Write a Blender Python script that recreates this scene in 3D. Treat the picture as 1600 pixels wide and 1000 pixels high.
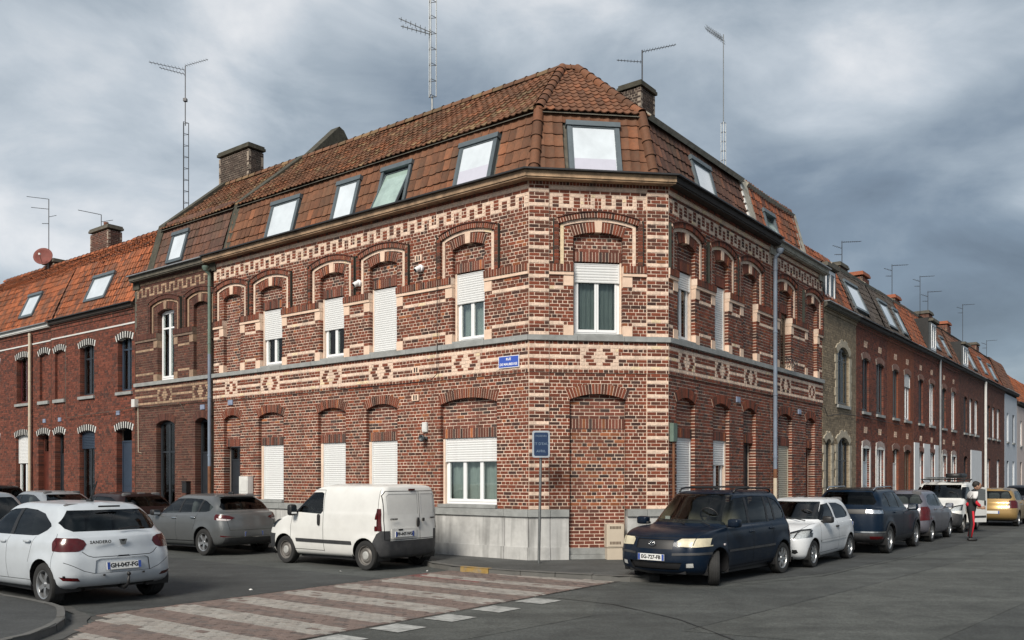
import bpy, bmesh, math, random
import numpy as np
from mathutils import Vector, Matrix, geometry
random.seed(7); rng = np.random.default_rng(7)
R = math.radians
for o in list(bpy.data.objects): bpy.data.objects.remove(o)
scene = bpy.context.scene
col = scene.collection

# ------------------------------------------------------------------ camera
cam_d = bpy.data.cameras.new('camera'); cam = bpy.data.objects.new('camera', cam_d); col.objects.link(cam)
cam.location = (0, 0, 1.75); cam.rotation_euler = (R(90), 0, 0)
cam_d.sensor_width = 36; cam_d.lens = 36*1355/1600; cam_d.shift_y = 247/1600
cam_d.clip_start = .05; cam_d.clip_end = 3000
scene.camera = cam
scene.render.resolution_x = 1024; scene.render.resolution_y = 640

# ------------------------------------------------------------------ world (cloudy sky)
SUN_AZ, SUN_EL = R(204), R(38)          # azimuth clockwise from +Y
w = bpy.data.worlds.new('World'); scene.world = w; w.use_nodes = True
nt = w.node_tree; nt.nodes.clear()
def nd(t, **k):
    n = nt.nodes.new(t)
    for a, b in k.items(): setattr(n, a, b)
    return n
out = nd('ShaderNodeOutputWorld'); mix = nd('ShaderNodeMixShader')
b1 = nd('ShaderNodeBackground'); b2 = nd('ShaderNodeBackground')
sky = nd('ShaderNodeTexSky'); sky.sky_type = 'NISHITA'; sky.sun_disc = False
sky.sun_elevation = SUN_EL; sky.sun_rotation = SUN_AZ; sky.altitude = 30; sky.dust_density = 2
b1.inputs[1].default_value = .10
nt.links.new(sky.outputs[0], b1.inputs[0])
tc = nd('ShaderNodeTexCoord'); sep = nd('ShaderNodeSeparateXYZ'); nt.links.new(tc.outputs['Generated'], sep.inputs[0])
# project the view direction on a flat cloud deck
def mth(op, a, b=None):
    n = nd('ShaderNodeMath', operation=op)
    for i, v in enumerate((a, b)):
        if v is None: continue
        if isinstance(v, (int, float)): n.inputs[i].default_value = v
        else: nt.links.new(v, n.inputs[i])
    return n.outputs[0]
cmb = nd('ShaderNodeMapping'); cmb.inputs['Scale'].default_value = (1, 1, 1.9); nt.links.new(tc.outputs['Generated'], cmb.inputs[0])
SKO = (7.1, 3.3, 0)
def cloud(scale, detail, rough, dist, loc):
    n = nd('ShaderNodeTexNoise'); n.inputs['Scale'].default_value = scale; n.inputs['Detail'].default_value = detail; n.inputs['Roughness'].default_value = rough; n.inputs['Distortion'].default_value = dist
    m_ = nd('ShaderNodeMapping'); m_.inputs['Location'].default_value = loc; nt.links.new(cmb.outputs[0], m_.inputs[0]); nt.links.new(m_.outputs[0], n.inputs['Vector']); return n.outputs[0]
n1 = cloud(1.7, 4, .45, .5, SKO); n2 = cloud(4.2, 8, .55, .5, (0, 0, 1.7)); n3 = cloud(10, 8, .6, .4, (5, 2, 0))
v = mth('ADD', mth('ADD', mth('MULTIPLY', n1, .66), mth('MULTIPLY', n2, .28)), mth('MULTIPLY', n3, .07))
ramp = nd('ShaderNodeValToRGB'); nt.links.new(v, ramp.inputs[0])
el = ramp.color_ramp.elements
el[0].position = .37; el[0].color = (.085, .105, .130, 1)
el[1].position = .645; el[1].color = (.70, .71, .72, 1)
e = el.new(.46); e.color = (.170, .214, .262, 1)
e = el.new(.53); e.color = (.31, .36, .405, 1)
e = el.new(.585); e.color = (.465, .51, .55, 1)
nt.links.new(ramp.outputs[0], b2.inputs[0]); b2.inputs[1].default_value = .63
mix.inputs[0].default_value = .90
nt.links.new(b1.outputs[0], mix.inputs[1]); nt.links.new(b2.outputs[0], mix.inputs[2]); nt.links.new(mix.outputs[0], out.inputs[0])

# ------------------------------------------------------------------ sun behind thin cloud
sd = bpy.data.lights.new('sun', 'SUN'); sd.energy = 2.35; sd.angle = R(20); sd.color = (1, .93, .825)
so = bpy.data.objects.new('sun', sd); col.objects.link(so)
sv = Vector((math.sin(SUN_AZ)*math.cos(SUN_EL), math.cos(SUN_AZ)*math.cos(SUN_EL), math.sin(SUN_EL)))
so.rotation_euler = sv.to_track_quat('Z', 'Y').to_euler(); so.location = sv*60
vs = scene.view_settings
vs.view_transform = 'Standard'; vs.look = 'None'; vs.exposure = 0.92; vs.gamma = 1; vs.use_curve_mapping = False

# ------------------------------------------------------------------ materials
MATS = {}
def material(name, c, rough=.7, metal=0, var=.12, scale=6, bump=0, bscale=60, coat=0, attr=None, grime=0, gscale=.7, gcol=(.05,.045,.04), streak=0, spec=.5, stretch=None, trans=0):
    if name in MATS: return MATS[name]
    m = bpy.data.materials.new(name); m.use_nodes = True; t = m.node_tree; L = t.links
    p = t.nodes['Principled BSDF']
    tc = t.nodes.new('ShaderNodeTexCoord'); src = tc.outputs['Object']
    if stretch:
        mp = t.nodes.new('ShaderNodeMapping'); mp.inputs['Scale'].default_value = stretch; L.new(src, mp.inputs[0]); src = mp.outputs[0]
    nz = t.nodes.new('ShaderNodeTexNoise'); nz.inputs['Scale'].default_value = scale; nz.inputs['Detail'].default_value = 6; nz.inputs['Roughness'].default_value = .62
    L.new(src, nz.inputs['Vector'])
    mr = t.nodes.new('ShaderNodeMapRange'); mr.inputs[1].default_value = .25; mr.inputs[2].default_value = .75
    mr.inputs[3].default_value = 1-var; mr.inputs[4].default_value = 1+var
    L.new(nz.outputs[0], mr.inputs[0])
    mx = t.nodes.new('ShaderNodeVectorMath'); mx.operation = 'SCALE'
    L.new(mr.outputs[0], mx.inputs['Scale'])
    if attr == 'obj':
        oi = t.nodes.new('ShaderNodeObjectInfo'); L.new(oi.outputs['Color'], mx.inputs[0])
    elif attr:
        at = t.nodes.new('ShaderNodeAttribute'); at.attribute_name = attr; L.new(at.outputs['Color'], mx.inputs[0])
    else: mx.inputs[0].default_value = c[:3]
    fin = mx.outputs[0]
    if grime:
        g = t.nodes.new('ShaderNodeTexNoise'); g.inputs['Scale'].default_value = gscale; g.inputs['Detail'].default_value = 8; g.inputs['Roughness'].default_value = .65
        L.new(tc.outputs['Object'], g.inputs['Vector'])
        gr = t.nodes.new('ShaderNodeMapRange'); gr.inputs[1].default_value = .48; gr.inputs[2].default_value = .72; gr.inputs[3].default_value = 0; gr.inputs[4].default_value = grime
        L.new(g.outputs[0], gr.inputs[0])
        mm = t.nodes.new('ShaderNodeMix'); mm.data_type = 'RGBA'; L.new(gr.outputs[0], mm.inputs[0]); L.new(fin, mm.inputs[6]); mm.inputs[7].default_value = (*gcol, 1)
        fin = mm.outputs[2]
    if streak:
        smp = t.nodes.new('ShaderNodeMapping'); smp.inputs['Scale'].default_value = (2.2, 2.2, .16); L.new(tc.outputs['Object'], smp.inputs[0])
        g = t.nodes.new('ShaderNodeTexNoise'); g.inputs['Scale'].default_value = 1.6; g.inputs['Detail'].default_value = 7; g.inputs['Roughness'].default_value = .6
        L.new(smp.outputs[0], g.inputs['Vector'])
        gr = t.nodes.new('ShaderNodeMapRange'); gr.inputs[1].default_value = .50; gr.inputs[2].default_value = .70; gr.inputs[3].default_value = 0; gr.inputs[4].default_value = streak
        L.new(g.outputs[0], gr.inputs[0])
        mm = t.nodes.new('ShaderNodeMix'); mm.data_type = 'RGBA'; L.new(gr.outputs[0], mm.inputs[0]); L.new(fin, mm.inputs[6]); mm.inputs[7].default_value = (*gcol, 1)
        fin = mm.outputs[2]
    L.new(fin, p.inputs['Base Color'])
    p.inputs['Roughness'].default_value = rough; p.inputs['Metallic'].default_value = metal
    p.inputs['Specular IOR Level'].default_value = spec
    if coat: p.inputs['Coat Weight'].default_value = coat; p.inputs['Coat Roughness'].default_value = .04
    if trans: p.inputs['Transmission Weight'].default_value = trans
    if bump:
        bn = t.nodes.new('ShaderNodeTexNoise'); bn.inputs['Scale'].default_value = bscale; bn.inputs['Detail'].default_value = 4; L.new(src, bn.inputs['Vector'])
        bu = t.nodes.new('ShaderNodeBump'); bu.inputs['Strength'].default_value = bump; bu.inputs['Distance'].default_value = .01
        L.new(bn.outputs[0], bu.inputs['Height']); L.new(bu.outputs[0], p.inputs['Normal'])
    MATS[name] = m; return m
def glass_material(name, tint=(.35,.4,.4), refl=1.0, ior=1.45):
    m = bpy.data.materials.new(name); m.use_nodes = True; t = m.node_tree; t.nodes.clear(); L = t.links
    o = t.nodes.new('ShaderNodeOutputMaterial'); mx = t.nodes.new('ShaderNodeMixShader')
    tr = t.nodes.new('ShaderNodeBsdfTransparent'); tr.inputs[0].default_value = (*tint, 1)
    gl = t.nodes.new('ShaderNodeBsdfGlossy'); gl.inputs['Roughness'].default_value = .015; gl.inputs[0].default_value = (refl, refl, refl, 1)
    fr = t.nodes.new('ShaderNodeFresnel'); fr.inputs[0].default_value = ior
    L.new(fr.outputs[0], mx.inputs[0]); L.new(tr.outputs[0], mx.inputs[1]); L.new(gl.outputs[0], mx.inputs[2]); L.new(mx.outputs[0], o.inputs[0])
    MATS[name] = m; return m
def mirror_glass(name, c, rough=.03):
    m = material(name, c, rough, 0, .03, 2, spec=1.0, coat=1.0); return m

m_brick = material('brick', (1,1,1), .88, attr='Col', var=.30, scale=22, bump=.5, bscale=70, grime=.15, gscale=.9, streak=.32, gcol=(.05,.034,.028))
m_brick_o = material('brick_piece', (1,1,1), .88, attr='obj', var=.30, scale=3, bump=.5, bscale=10)
m_mortar = material('mortar', (.76,.60,.485), .95, var=.14, scale=14, bump=.4, bscale=120, grime=.35, gscale=.8, gcol=(.28,.215,.17), streak=.5)
m_mortar_m = material('mortar_mid', (.30,.25,.20), .95, var=.3, scale=12)
m_mortar_d = material('mortar_dark', (.17,.12,.09), .95, var=.3, scale=12, bump=.4, bscale=120)
m_stone = material('bluestone', (.27,.28,.275), .8, var=.22, scale=5, bump=.25, bscale=40, grime=.35, gscale=2.2, gcol=(.10,.10,.095))
m_plinth = material('plinth_render', (.46,.46,.45), .85, var=.16, scale=3.5, bump=.3, bscale=45, grime=.4, gscale=1.6, gcol=(.13,.13,.125), streak=.8)
m_cream = material('cream_brick', (.70,.52,.40), .85, var=.12, scale=9, bump=.2, bscale=60, grime=.3, gscale=1.5, gcol=(.3,.2,.13))
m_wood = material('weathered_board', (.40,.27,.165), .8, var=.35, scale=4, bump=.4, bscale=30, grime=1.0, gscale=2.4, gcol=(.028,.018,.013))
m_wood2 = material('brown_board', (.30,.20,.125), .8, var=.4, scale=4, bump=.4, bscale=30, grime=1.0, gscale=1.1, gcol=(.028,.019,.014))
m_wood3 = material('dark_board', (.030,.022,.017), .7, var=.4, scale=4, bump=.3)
m_gutter = material('zinc_dark', (.035,.036,.038), .45, metal=.3, var=.3)
m_zinc = material('zinc', (.30,.31,.32), .5, metal=.5, var=.2, scale=3, grime=.3)
m_pipe_b = material('painted_pipe', (.17,.21,.27), .5, var=.2, scale=3, grime=.35, gcol=(.1,.08,.06))
m_pipe_g = material('green_pipe', (.12,.17,.14), .6, var=.3, scale=5)
m_pipe_r = material('rusty_pipe', (.16,.07,.035), .85, var=.4, scale=8)
m_pipe_c = material('cream_pipe', (.5,.43,.33), .6, var=.15)
m_tile = material('roof_tile', (1,1,1), .8, attr='Col', var=.28, scale=12, bump=.3, bscale=50, grime=.55, gscale=1.1, gcol=(.07,.055,.035))
m_tile_o = material('roof_tile_piece', (1,1,1), .8, attr='obj', var=.28, scale=9, bump=.3, bscale=30, grime=.5, gscale=6, gcol=(.07,.055,.035))
m_cement = material('cement', (.105,.096,.078), .95, var=.35, scale=7, bump=.5, bscale=40, grime=.6, gscale=3, gcol=(.07,.07,.05))
m_coping = material('mossy_coping', (.060,.056,.042), .95, var=.5, scale=6, bump=.6, bscale=30, grime=.6, gscale=2.5, gcol=(.022,.024,.015))
m_cement_l = material('pale_cement', (.36,.34,.29), .95, var=.3, scale=5, bump=.5, bscale=40, grime=.6, gscale=4, gcol=(.13,.12,.09))
m_white = material('white_pvc', (.78,.79,.80), .35, var=.03, scale=2)
m_whited = material('aged_white_paint', (.62,.62,.60), .6, var=.1, scale=4, grime=.3, gcol=(.3,.28,.25))
m_shut = material('shutter_slat', (.72,.73,.73), .45, var=.08, scale=3, grime=.3, gscale=2.5, gcol=(.42,.41,.39))
m_shut_y = material('ivory_shutter', (.50,.47,.38), .5, var=.08, scale=2)
m_dark = material('dark_paint', (.022,.026,.032), .35, var=.2)
m_frame_d = material('grey_frame', (.05,.057,.062), .4, var=.1)
m_frame_w = material('brown_wood_frame', (.11,.075,.05), .6, var=.3, scale=9)
m_redwood = material('red_door', (.09,.022,.014), .5, var=.3, scale=6)
m_black = material('black_plastic', (.012,.012,.013), .5, var=.1)
m_room = material('dark_room', (.03,.03,.03), .9, var=.3, scale=2)
m_curt = material('net_curtain', (.36,.40,.385), .9, var=.1, scale=3)
m_curt_r = material('red_curtain', (.12,.02,.025), .9, var=.2, scale=3)
m_glass = glass_material('window_glass', (.88,.92,.91))
m_sky = material('skylight_glass', (.33,.36,.38), .03, metal=.85, var=.03, scale=2, spec=1.0)
m_flash = material('lead_flashing', (.11,.135,.15), .5, metal=.35, var=.15)
m_metal = material('galvanised', (.25,.26,.26), .45, metal=.8, var=.2)
m_ant = material('aerial_metal', (.07,.07,.075), .5, metal=.6, var=.2)
m_asph = None

# ------------------------------------------------------------------ mesh helpers
class Fr:
    """wall frame: u along, d out of the wall, z up"""
    def __init__(s, O, U, N):
        s.O = np.array([O[0], O[1], O[2] if len(O) > 2 else 0.]); s.U = np.array([U[0], U[1], 0.]); s.N = np.array([N[0], N[1], 0.])
        s.flip = np.cross(s.U, s.N)[2] > 0
        s.T = np.array([s.U, s.N, [0, 0, 1.]])
    def p(s, u, d, z): return s.O+s.U*u+s.N*d+np.array([0, 0, z])
    def pts(s, a): return s.O+np.asarray(a, float) @ s.T
BOXF = np.array([[0,1,3,2],[4,6,7,5],[0,4,5,1],[2,3,7,6],[0,2,6,4],[1,5,7,3]])
class G:
    def __init__(s): s.v = []; s.f = []; s.c = []; s.n = 0; s.polys = []
    def add(s, V, F, c=None):
        V = np.asarray(V, float).reshape(-1, 3); s.v.append(V)
        s.c.append(np.tile(np.array((*(c or (1,1,1)), 1.)), (len(V), 1)) if c is None or np.ndim(c) == 1 else c)
        if isinstance(F, np.ndarray): s.f.append(F+s.n)
        else: s.polys += [[i+s.n for i in f] for f in F]
        s.n += len(V)
    def boxes(s, F, arr, cols=None):
        arr = np.asarray(arr, float)
        if not len(arr): return
        N = len(arr); V = np.empty((N, 8, 3))
        for i in range(8):
            V[:, i, 0] = arr[:, (i >> 2) & 1]; V[:, i, 1] = arr[:, 2+((i >> 1) & 1)]; V[:, i, 2] = arr[:, 4+(i & 1)]
        W = V.reshape(-1, 3) if F is None else F.pts(V.reshape(-1, 3))
        fl = F is not None and F.flip
        BF = BOXF[:, ::-1] if not fl else BOXF
        Fa = (np.arange(N)[:, None, None]*8+BF[None]).reshape(-1, 4)
        c = np.ones((N*8, 4))
        if cols is not None: c[:, :3] = np.repeat(np.asarray(cols, float), 8, 0)
        s.add(W, Fa, c)
    def box(s, F, u0, u1, d0, d1, z0, z1, c=None):
        s.boxes(F, [(min(u0,u1), max(u0,u1), min(d0,d1), max(d0,d1), min(z0,z1), max(z0,z1))], None if c is None else [c])
    def prism(s, F, poly, d0, d1, c=None):
        """polygon in (u,z) extruded along d"""
        n = len(poly)
        V = [F.p(u, d0, z) for u, z in poly]+[F.p(u, d1, z) for u, z in poly]
        s.add(V, [list(range(n)), list(range(2*n-1, n-1, -1))]+[[i, (i+1) % n, n+(i+1) % n, n+i] for i in range(n)], c)
    def tube(s, pts, r, k=8, c=None, cap=True):
        pts = [Vector(p) for p in pts]; rr = r if isinstance(r, (list, tuple)) else [r]*len(pts)
        V = []; prev = None
        for i, p in enumerate(pts):
            t = (pts[min(i+1, len(pts)-1)]-pts[max(i-1, 0)]).normalized()
            a = prev if prev is not None else (Vector((0,0,1)) if abs(t.z) < .9 else Vector((1,0,0)))
            x = (a-t*a.dot(t)).normalized(); prev = x; y = t.cross(x)
            for j in range(k):
                an = 2*math.pi*j/k; V.append(p+(x*math.cos(an)+y*math.sin(an))*rr[i])
        F = [[i*k+j, i*k+(j+1) % k, (i+1)*k+(j+1) % k, (i+1)*k+j] for i in range(len(pts)-1) for j in range(k)]
        if cap: F += [list(range(k))[::-1], [(len(pts)-1)*k+j for j in range(k)]]
        s.add([tuple(p) for p in V], F, c)
    def lathe(s, prof, M, k=24, c=None):
        """prof (r,h) about local z, placed by matrix M"""
        V = [tuple(M @ Vector((r*math.cos(2*math.pi*j/k), r*math.sin(2*math.pi*j/k), h))) for r, h in prof for j in range(k)]
        F = [[i*k+j, i*k+(j+1) % k, (i+1)*k+(j+1) % k, (i+1)*k+j] for i in range(len(prof)-1) for j in range(k)]
        s.add(V, F, c)
    def build(s, name, mat, parent=None, smooth=False, kind=None, autosmooth=None, recalc=False):
        if not s.v: return None
        me = bpy.data.meshes.new(name)
        V = np.concatenate(s.v) if s.v else np.zeros((0, 3))
        if s.f and not s.polys:
            Fq = np.concatenate(s.f); me.vertices.add(len(V)); me.vertices.foreach_set('co', V.ravel())
            me.loops.add(Fq.size); me.loops.foreach_set('vertex_index', Fq.ravel().astype(np.int32))
            me.polygons.add(len(Fq)); me.polygons.foreach_set('loop_start', np.arange(0, Fq.size, 4, dtype=np.int32))
            me.update(calc_edges=True)
        else:
            fs = [list(map(int, q)) for a in s.f for q in a]+s.polys
            me.from_pydata(V.tolist(), [], fs); me.update()
        a = me.attributes.new('Col', 'FLOAT_COLOR', 'POINT'); a.data.foreach_set('color', np.concatenate(s.c).ravel().astype(np.float32))
        if recalc:
            bm = bmesh.new(); bm.from_mesh(me); bmesh.ops.recalc_face_normals(bm, faces=bm.faces); bm.to_mesh(me); bm.free()
        me.materials.append(mat)
        me.polygons.foreach_set('use_smooth', np.full(len(me.polygons), bool(smooth)))
        if autosmooth: me.set_sharp_from_angle(angle=R(autosmooth))
        return link(name, me, parent, kind)
def link(name, me, parent=None, kind=None):
    o = bpy.data.objects.new(name, me); col.objects.link(o)
    if parent is not None:
        o.parent = parent
        if parent.get('worldspace'): o.matrix_parent_inverse = parent_inv(parent)
    if kind: o['kind'] = kind
    return o
def parent_inv(p):
    # parents of world-space meshes: the empty stands at the base of its thing, unrotated; mesh parents sit at the origin
    return Matrix.Translation(-Vector(p.location)) if p.type == 'EMPTY' else Matrix.Identity(4)
def tag(o, label, cat, group=None):
    o['label'] = label; o['category'] = cat
    if group: o['group'] = group
    return o
def thing(name, label, cat, loc=(0,0,0), group=None, rotz=0, world=True):
    o = bpy.data.objects.new(name, None); col.objects.link(o); o.empty_display_size = .3
    o.location = loc; o.rotation_euler = (0, 0, rotz)
    if world: o['worldspace'] = 1
    return tag(o, label, cat, group)
def mesh_obj(name, V, Fc, mat, parent=None, smooth=False, kind=None):
    g = G(); g.add(V, Fc); return g.build(name, mat, parent, smooth, kind)
def struct(o): o['kind'] = 'structure'; return o
def text_mesh(txt, size, mat, name, parent, M, align='CENTER', ext=.001, spacing=1.0, bold=0.0):
    cu = bpy.data.curves.new('t', 'FONT'); cu.body = txt; cu.size = size; cu.align_x = align; cu.align_y = 'CENTER'; cu.extrude = ext; cu.resolution_u = 2; cu.space_character = spacing; cu.offset = bold
    to = bpy.data.objects.new('t', cu); col.objects.link(to)
    dg = bpy.context.evaluated_depsgraph_get(); me = bpy.data.meshes.new_from_object(to.evaluated_get(dg))
    bpy.data.objects.remove(to); bpy.data.curves.remove(cu)
    me.transform(M); me.materials.clear(); me.materials.append(mat)
    return link(name, me, parent)
def wall_matrix(F, u, d, z):
    """text lying on a wall, reading left to right for someone facing it"""
    r = np.cross(-F.N, [0, 0, 1]); P = F.p(u, d, z)
    return Matrix(((r[0], 0, F.N[0], P[0]), (r[1], 0, F.N[1], P[1]), (r[2], 1, F.N[2], P[2]), (0, 0, 0, 1)))

# ------------------------------------------------------------------ where the walls stand
TH = -.9143
dL = np.array([math.sin(TH), math.cos(TH)]); dR = np.array([dL[1], -dL[0]])
A = np.array([.35525, 18.5185]); cC = (dR-dL)/np.linalg.norm(dR-dL); CH = 3.0765
B = A+CH*cC
nL = np.array([-.61034522, -.79213554]); nR = np.array([.79213554, -.61034522]); nC = np.array([.12854517, -.99170366])
FL = Fr(A, dL, nL); FC = Fr(A, cC, nC); FR = Fr(B, dR, nR)
# ------------------------------------------------------------------ masonry
def colr(k):
    q = random.random
    if k == 'c':
        s = .90+.14*q(); y = q() < .05
        return (.71*s, (.57 if y else .545)*s, (.38 if y else .43)*s)
    if k == 'r':
        x = q(); s = .68+.5*q()
        if x < .10: return (.055*s, .023*s, .017*s)
        if x < .125: return (.26*s, .082*s, .03*s)
        if x < .40: return (.104*s, .034*s, .019*s)
        return (.176*s, .043*s, .020*s)
    if k == 'i':   # infill bricks: browner, more mixed
        x = q(); s = .6+.7*q()
        if x < .2: return (.06*s, .035*s, .03*s)
        if x < .27: return (.30*s, .098*s, .036*s)
        return (.155*s, .048*s, .030*s)
    if k == 'j':
        x = q(); s = .6+.6*q()
        if x < .2: return (.055*s, .03*s, .025*s)
        if x < .5: return (.27*s, .088*s, .034*s)
        return (.175*s, .052*s, .029*s)
    if k == 'd':   # soot-dark front
        s = .5+.7*q(); return (.100*s, .036*s, .025*s) if q() > .12 else (.14*s, .05*s, .03*s)
    if k == 'k': s = .5+.7*q(); return (.055*s, .037*s, .029*s)
    if k == 'dc': s = .7+.5*q(); return (.37*s, .25*s, .165*s)
    if k == 'o':   # plain red terrace
        s = .65+.6*q(); return (.152*s, .043*s, .025*s) if q() > .2 else (.085*s, .031*s, .022*s)
    if k == 'p': s = .8+.35*q(); return (.19*s, .056*s, .027*s)
    if k == 'y': s = .7+.5*q(); return (.235*s, .185*s, .125*s)
    return (.3, .3, .3)
class Masonry:
    def __init__(s): s.rec = []; s.gb = G(); s.gm = G(); s.mb = []
    def brick(s, F, a, col): s.rec.append((F, a, col))
    def finish(s, parent, parts=0, mortar=m_mortar, keep=None):
        rec = s.rec; big = set()
        if parts:
            sc = []
            for i, (F, a, c) in enumerate(rec):
                if c[0] > .4 or a[3]-a[2] > .1: continue
                P = F.p((a[0]+a[1])/2, a[3], (a[4]+a[5])/2); dv = -P+np.array([0, 0, 1.75]); dist = np.linalg.norm(dv)
                if keep and not keep(F, a): continue
                cs = (dv @ F.N)/dist
                sc.append(((a[1]-a[0])*(a[5]-a[4])*cs/dist**2, i))
            sc.sort(reverse=True); big = {i for _, i in sc[:parts]}
            cube = G(); cube.boxes(None, [(-.5, .5, -.5, .5, -.5, .5)]); me = None
            for i in big:
                F, a, c = rec[i]
                if me is None: o = cube.build('brick', m_brick_o, parent); me = o.data
                else: o = link('brick', me, parent)
                P = F.p((a[0]+a[1])/2, (a[2]+a[3])/2, (a[4]+a[5])/2)
                o.location = P; o.rotation_euler = (0, 0, math.atan2(F.U[1], F.U[0])); o.scale = (a[1]-a[0], a[3]-a[2], a[5]-a[4]); o.color = (*c, 1)
        fr = {}
        for i, (F, a, c) in enumerate(rec):
            if i not in big: fr.setdefault(id(F), (F, [], []))[1].append(a); 
            if i not in big: fr[id(F)][2].append(c)
        for F, a, c in fr.values(): s.gb.boxes(F, a, c)
        fm = {}
        for F, a in s.mb: fm.setdefault(id(F), (F, []))[1].append(a)
        for F, a in fm.values(): s.gm.boxes(F, a)
        if s.gm.n: s.gm.build('mortar', mortar, parent)
        if s.gb.n: s.gb.build('brickwork', m_brick, parent, kind='stuff')
def hole(ua, ub, z0, zs, rise=0, pad=0):
    ua, ub = min(ua, ub), max(ua, ub); c = (ua+ub)/2; h = (ub-ua)/2
    Rr = (h*h+rise*rise)/(2*rise) if rise > 0 else 0
    def f(z):
        if z < z0: return None
        if z <= zs: return (ua, ub)
        if rise > 0 and z < zs+rise+pad:
            t = max(0, Rr*Rr-max(0, (Rr-rise+(z-zs-pad)))**2)
            x = min(h, math.sqrt(t)); return (c-x, c+x) if x > .02 else None
        return None
    return f
def lay(Ms, F, zb, ch, i0, i1, u0, u1, ovs=(), holes=(), d=0., st=.223, pal='r', jd=.2, jt=.0168, md=.25):
    """courses i0..i1; overlays (ua,ub,i0,i1,colour,proud,style) in order; style: s stretchers, h headers, e English, b one block, x nothing"""
    for i in range(i0, i1):
        z0 = zb+i*ch; z1 = z0+ch; zm = (z0+z1)/2
        ivs = [(u0, u1)]
        for h in holes:
            r = h(zm)
            if r:
                nv = []
                for a, b in ivs:
                    if r[1] <= a or r[0] >= b: nv.append((a, b)); continue
                    if r[0] > a+.02: nv.append((a, r[0]))
                    if r[1] < b-.02: nv.append((r[1], b))
                ivs = nv
        act = [o for o in ovs if o[2] <= i < o[3]]
        for a, b in ivs:
            ah, bh = a > u0+1e-6, b < u1-1e-6
            bp = sorted({a, b, *[x for o in act for x in o[:2] if a < x < b]})
            segs = []
            for s0, s1 in zip(bp, bp[1:]):
                m = (s0+s1)/2; top = None
                for o in act:
                    if o[0] <= m <= o[1]: top = o
                if segs and segs[-1][2] is top: segs[-1][1] = s1
                else: segs.append([s0, s1, top])
            for s0, s1, o in segs:
                c, pr, sty = (o[4], o[5], o[6]) if o else (pal, 0, 'e')
                if sty == 'x': continue
                bl = st if sty == 's' or (sty == 'e' and i % 2 == 0) else st/2
                off = ((i//2) % 2)*st*.5 if sty == 'e' and i % 2 == 0 else (st*.25 if bl < st else (i % 2)*st*.5)
                off += (i*7 % 5)*.004
                if sty == 'b': ed = [s0, s1]
                else:
                    mn = .045; k = math.ceil((s0+mn-off)/bl); ed = [s0]
                    while off+k*bl < s1-mn: ed.append(off+k*bl); k += 1
                    ed.append(s1)
                fr = d+pr
                for x0, x1 in zip(ed, ed[1:]):
                    l = ah and x0 == a; r = bh and x1 == b
                    f2 = fr+random.uniform(-.003, .003); j = jt*random.uniform(.8, 1.25)
                    Ms.brick(F, (x0+(0 if l else j/2), x1-(0 if r else j/2), fr-(jd if (l or r) else .035), f2, z0+j/2+random.uniform(-.001, .001), z1-j/2), colr(c))
                Ms.mb.append((F, (s0+(.004 if ah and s0 == a else 0), s1-(.004 if bh and s1 == b else 0), d-md, fr-.008, z0, z1)))
def arch_geo(half, rise): return (half*half+rise*rise)/(2*rise)
def arch_ring(Ms, F, uc, half, zs, rise, t, d0, d1, bw=.072, pal='r', key=0, jt=.013, single=None, n=None):
    """ring of wedge bricks over an opening; half/zs/rise describe the inner curve. single: one smooth band of that colour"""
    Rr = arch_geo(half, rise); zc = zs+rise-Rr; a = math.asin(min(1, half/Rr))
    P = lambda r, an: (uc+r*math.sin(an), zc+r*math.cos(an))
    if single:
        k = 14; an = [-a+2*a*i/k for i in range(k+1)]
        for i in range(k): Ms.gb.prism(F, [P(Rr, an[i]), P(Rr, an[i+1]), P(Rr+t, an[i+1]), P(Rr+t, an[i])], d0, d1, colr(single))
        return
    n = n or max(5, int(2*a*(Rr+t/2)/bw)); st = 2*a/n; g = jt/2/(Rr+t/2)
    kk = 16; an = [-a+2*a*i/kk for i in range(kk+1)]
    for i in range(kk): Ms.gm.prism(F, [P(Rr+.004, an[i]), P(Rr+.004, an[i+1]), P(Rr+t-.002, an[i+1]), P(Rr+t-.002, an[i])], d0, d1-.008)
    for i in range(n):
        b0 = -a+i*st; b1 = b0+st; mid = (b0+b1)/2
        if key and abs(mid*(Rr+t/2)) < key: continue
        Ms.gb.prism(F, [P(Rr, b0+g), P(Rr, b1-g), P(Rr+t, b1-g), P(Rr+t, b0+g)], d0, d1+random.uniform(-.002, .002), colr(pal))
def soldiers(Ms, F, u0, u1, z0, z1, d0, d1, pal='i', bw=.074, jt=.013):
    n = max(2, round((u1-u0)/bw)); w = (u1-u0)/n
    Ms.mb.append((F, (u0+.003, u1-.003, d0, d1-.008, z0+.003, z1-.003)))
    for i in range(n): Ms.brick(F, (u0+i*w+jt/2, u0+(i+1)*w-jt/2, d0-.001, d1+random.uniform(-.002, .002), z0, z1), colr(pal))

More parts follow.
